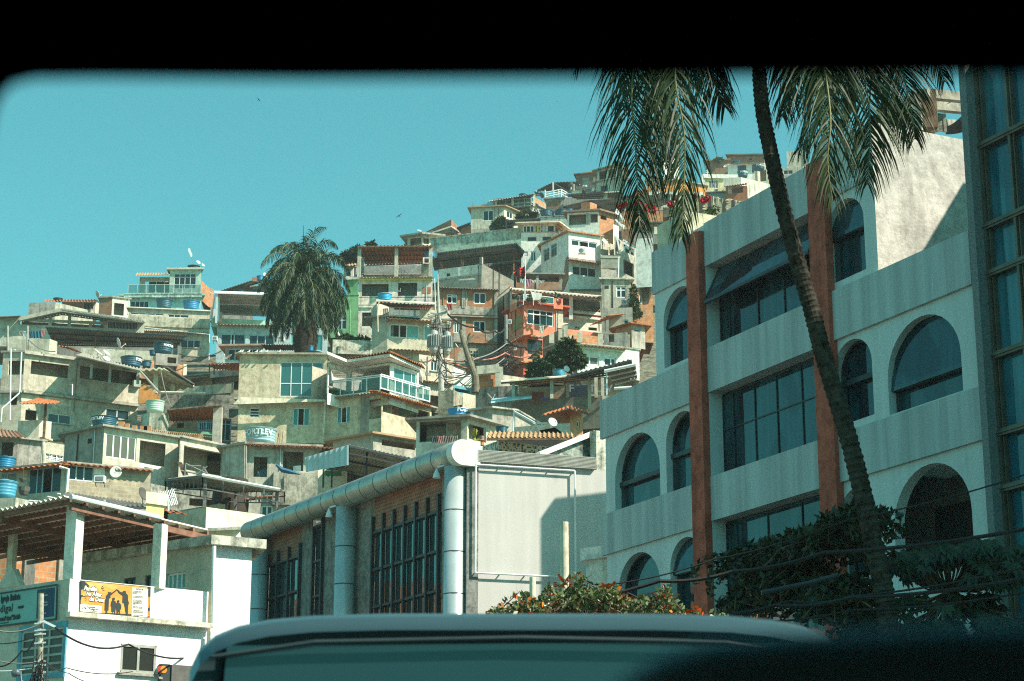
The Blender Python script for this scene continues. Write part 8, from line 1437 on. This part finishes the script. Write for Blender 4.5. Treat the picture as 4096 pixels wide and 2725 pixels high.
crop(*L1); cable([P(1870, 1085, 150), P(2360, 1030, 155)], .04, WIRE, 'dark wire from the leaning board to the palm house', sag=.5); cable([P(290, 930, 139), P(580, 1060, 138)], .04, WIREL, 'pale rope from the thin post to the raw concrete house', sag=.3); cable([P(1680, 1260, 130), P(1790, 1640, 126)], .03, WIREL, 'thin pale wire falling to the pale green tank', sag=.3)
random.seed(12); crop(*(1600, 1100, 2.6133))
for k in range(9): a = P(1108 + random.uniform(-15, 15), random.uniform(640, 960), 149.5); b = P(random.uniform(440, 460), random.uniform(880, 1150), 131.5); cable([a, b], .03, WIRE, 'one of the thin wires strung between the two concrete poles', sag=.5, group='thin wires between the poles')
# heavy street cables at the right
crop(2300, 1600, 1.742); cd_ = 22
for pts, lb, rad in (([(-300, 1450, cd_), (590, 1262, cd_), (1100, 1195, cd_), (1730, 1065, 21), (3200, 890, 19)], 'thickest street cable crossing the arches', .022), ([(-200, 1370, cd_), (200, 1290, cd_), (960, 1115, cd_), (1916, 830, 21), (3200, 500, 19)], 'upper thin street cable crossing the arches', .009), ([(840, 1510, cd_), (1400, 1430, cd_), (1916, 1380, 21), (3200, 1230, 19)], 'lower bundle of cables through the dark leaves', .022), ([(860, 1500, cd_), (1500, 1400, cd_), (1916, 1370, 21), (3200, 1150, 19)], 'second cable of the lower bundle', .012), ([(1250, 1540, cd_), (1916, 1465, 21), (3200, 1330, 19)], 'lowest street cable before the white base wall', .012), ([(560, 1370, cd_), (840, 1500, cd_), (1200, 1560, cd_)], 'cable dropping right under the orange flowers', .014), ([(340, 1330, cd_), (800, 1480, cd_)], 'thin cable slanting through the orange flowered shrub', .010)): cable([P(*q) for q in pts], rad, WIRE, lb, sag=.04)
pipe([(1300, 1345, 21.5), (1640, 1275, 21.5), (1835, 1222, 21.5)], .035, STEEL, 'dark metal arm with pale ring end below the red brown pillar', 'street_lamp', 'street lamp')
# ---- birds
crop(0, 0, 1)
def bird(x, y, d, s, lean, label):
    c = P(x, y, d); m = MB(); U_ = Vector((math.cos(lean), 0, math.sin(lean))); V_ = Vector((-math.sin(lean), 0, math.cos(lean)))
    m.tube([c - V_ * s * .5, c - V_ * s * .2, c + V_ * s * .2, c + V_ * s * .45], [s * .02, s * .07, s * .08, s * .02], 6)
    for sg in (-1, 1): m.prism([c + V_ * s * .15, c + U_ * sg * s * .5 + V_ * s * .28, c + U_ * sg * s * 1.05 + V_ * s * .0, c + U_ * sg * s * .5 + V_ * s * .1, c - V_ * s * .05], (0, s * .03, 0))
    tag(m.build('bird', plain('dark_feather', (.02, .02, .02), .8)), label, 'bird')
bird(1034, 400, 150, .26, -.9, 'dark soaring bird high in the left half of the sky'); bird(1597, 864, 200, .42, .6, 'dark soaring bird above the red tiled terrace'); bird(2228, 407, 220, .14, .1, 'tiny distant bird left of the hanging fronds')

# ---------------- thin air haze
hm = bpy.data.materials.new('haze'); hm.use_nodes = True; hn = hm.node_tree.nodes; hn.clear(); vo_ = hn.new('ShaderNodeVolumePrincipled'); ho = hn.new('ShaderNodeOutputMaterial'); hm.node_tree.links.new(vo_.outputs[0], ho.inputs['Volume'])
vo_.inputs['Color'].default_value = (.80, .90, .88, 1); vo_.inputs['Density'].default_value = 0.0003; vo_.inputs['Anisotropy'].default_value = .2
m = MB(); m.prism([(-150, -20, 123), (150, -20, 123), (150, 560, 123), (-150, 560, 123)], (0, 0, -125)); hz = m.build('haze', hm); tag(hz, kind='stuff')
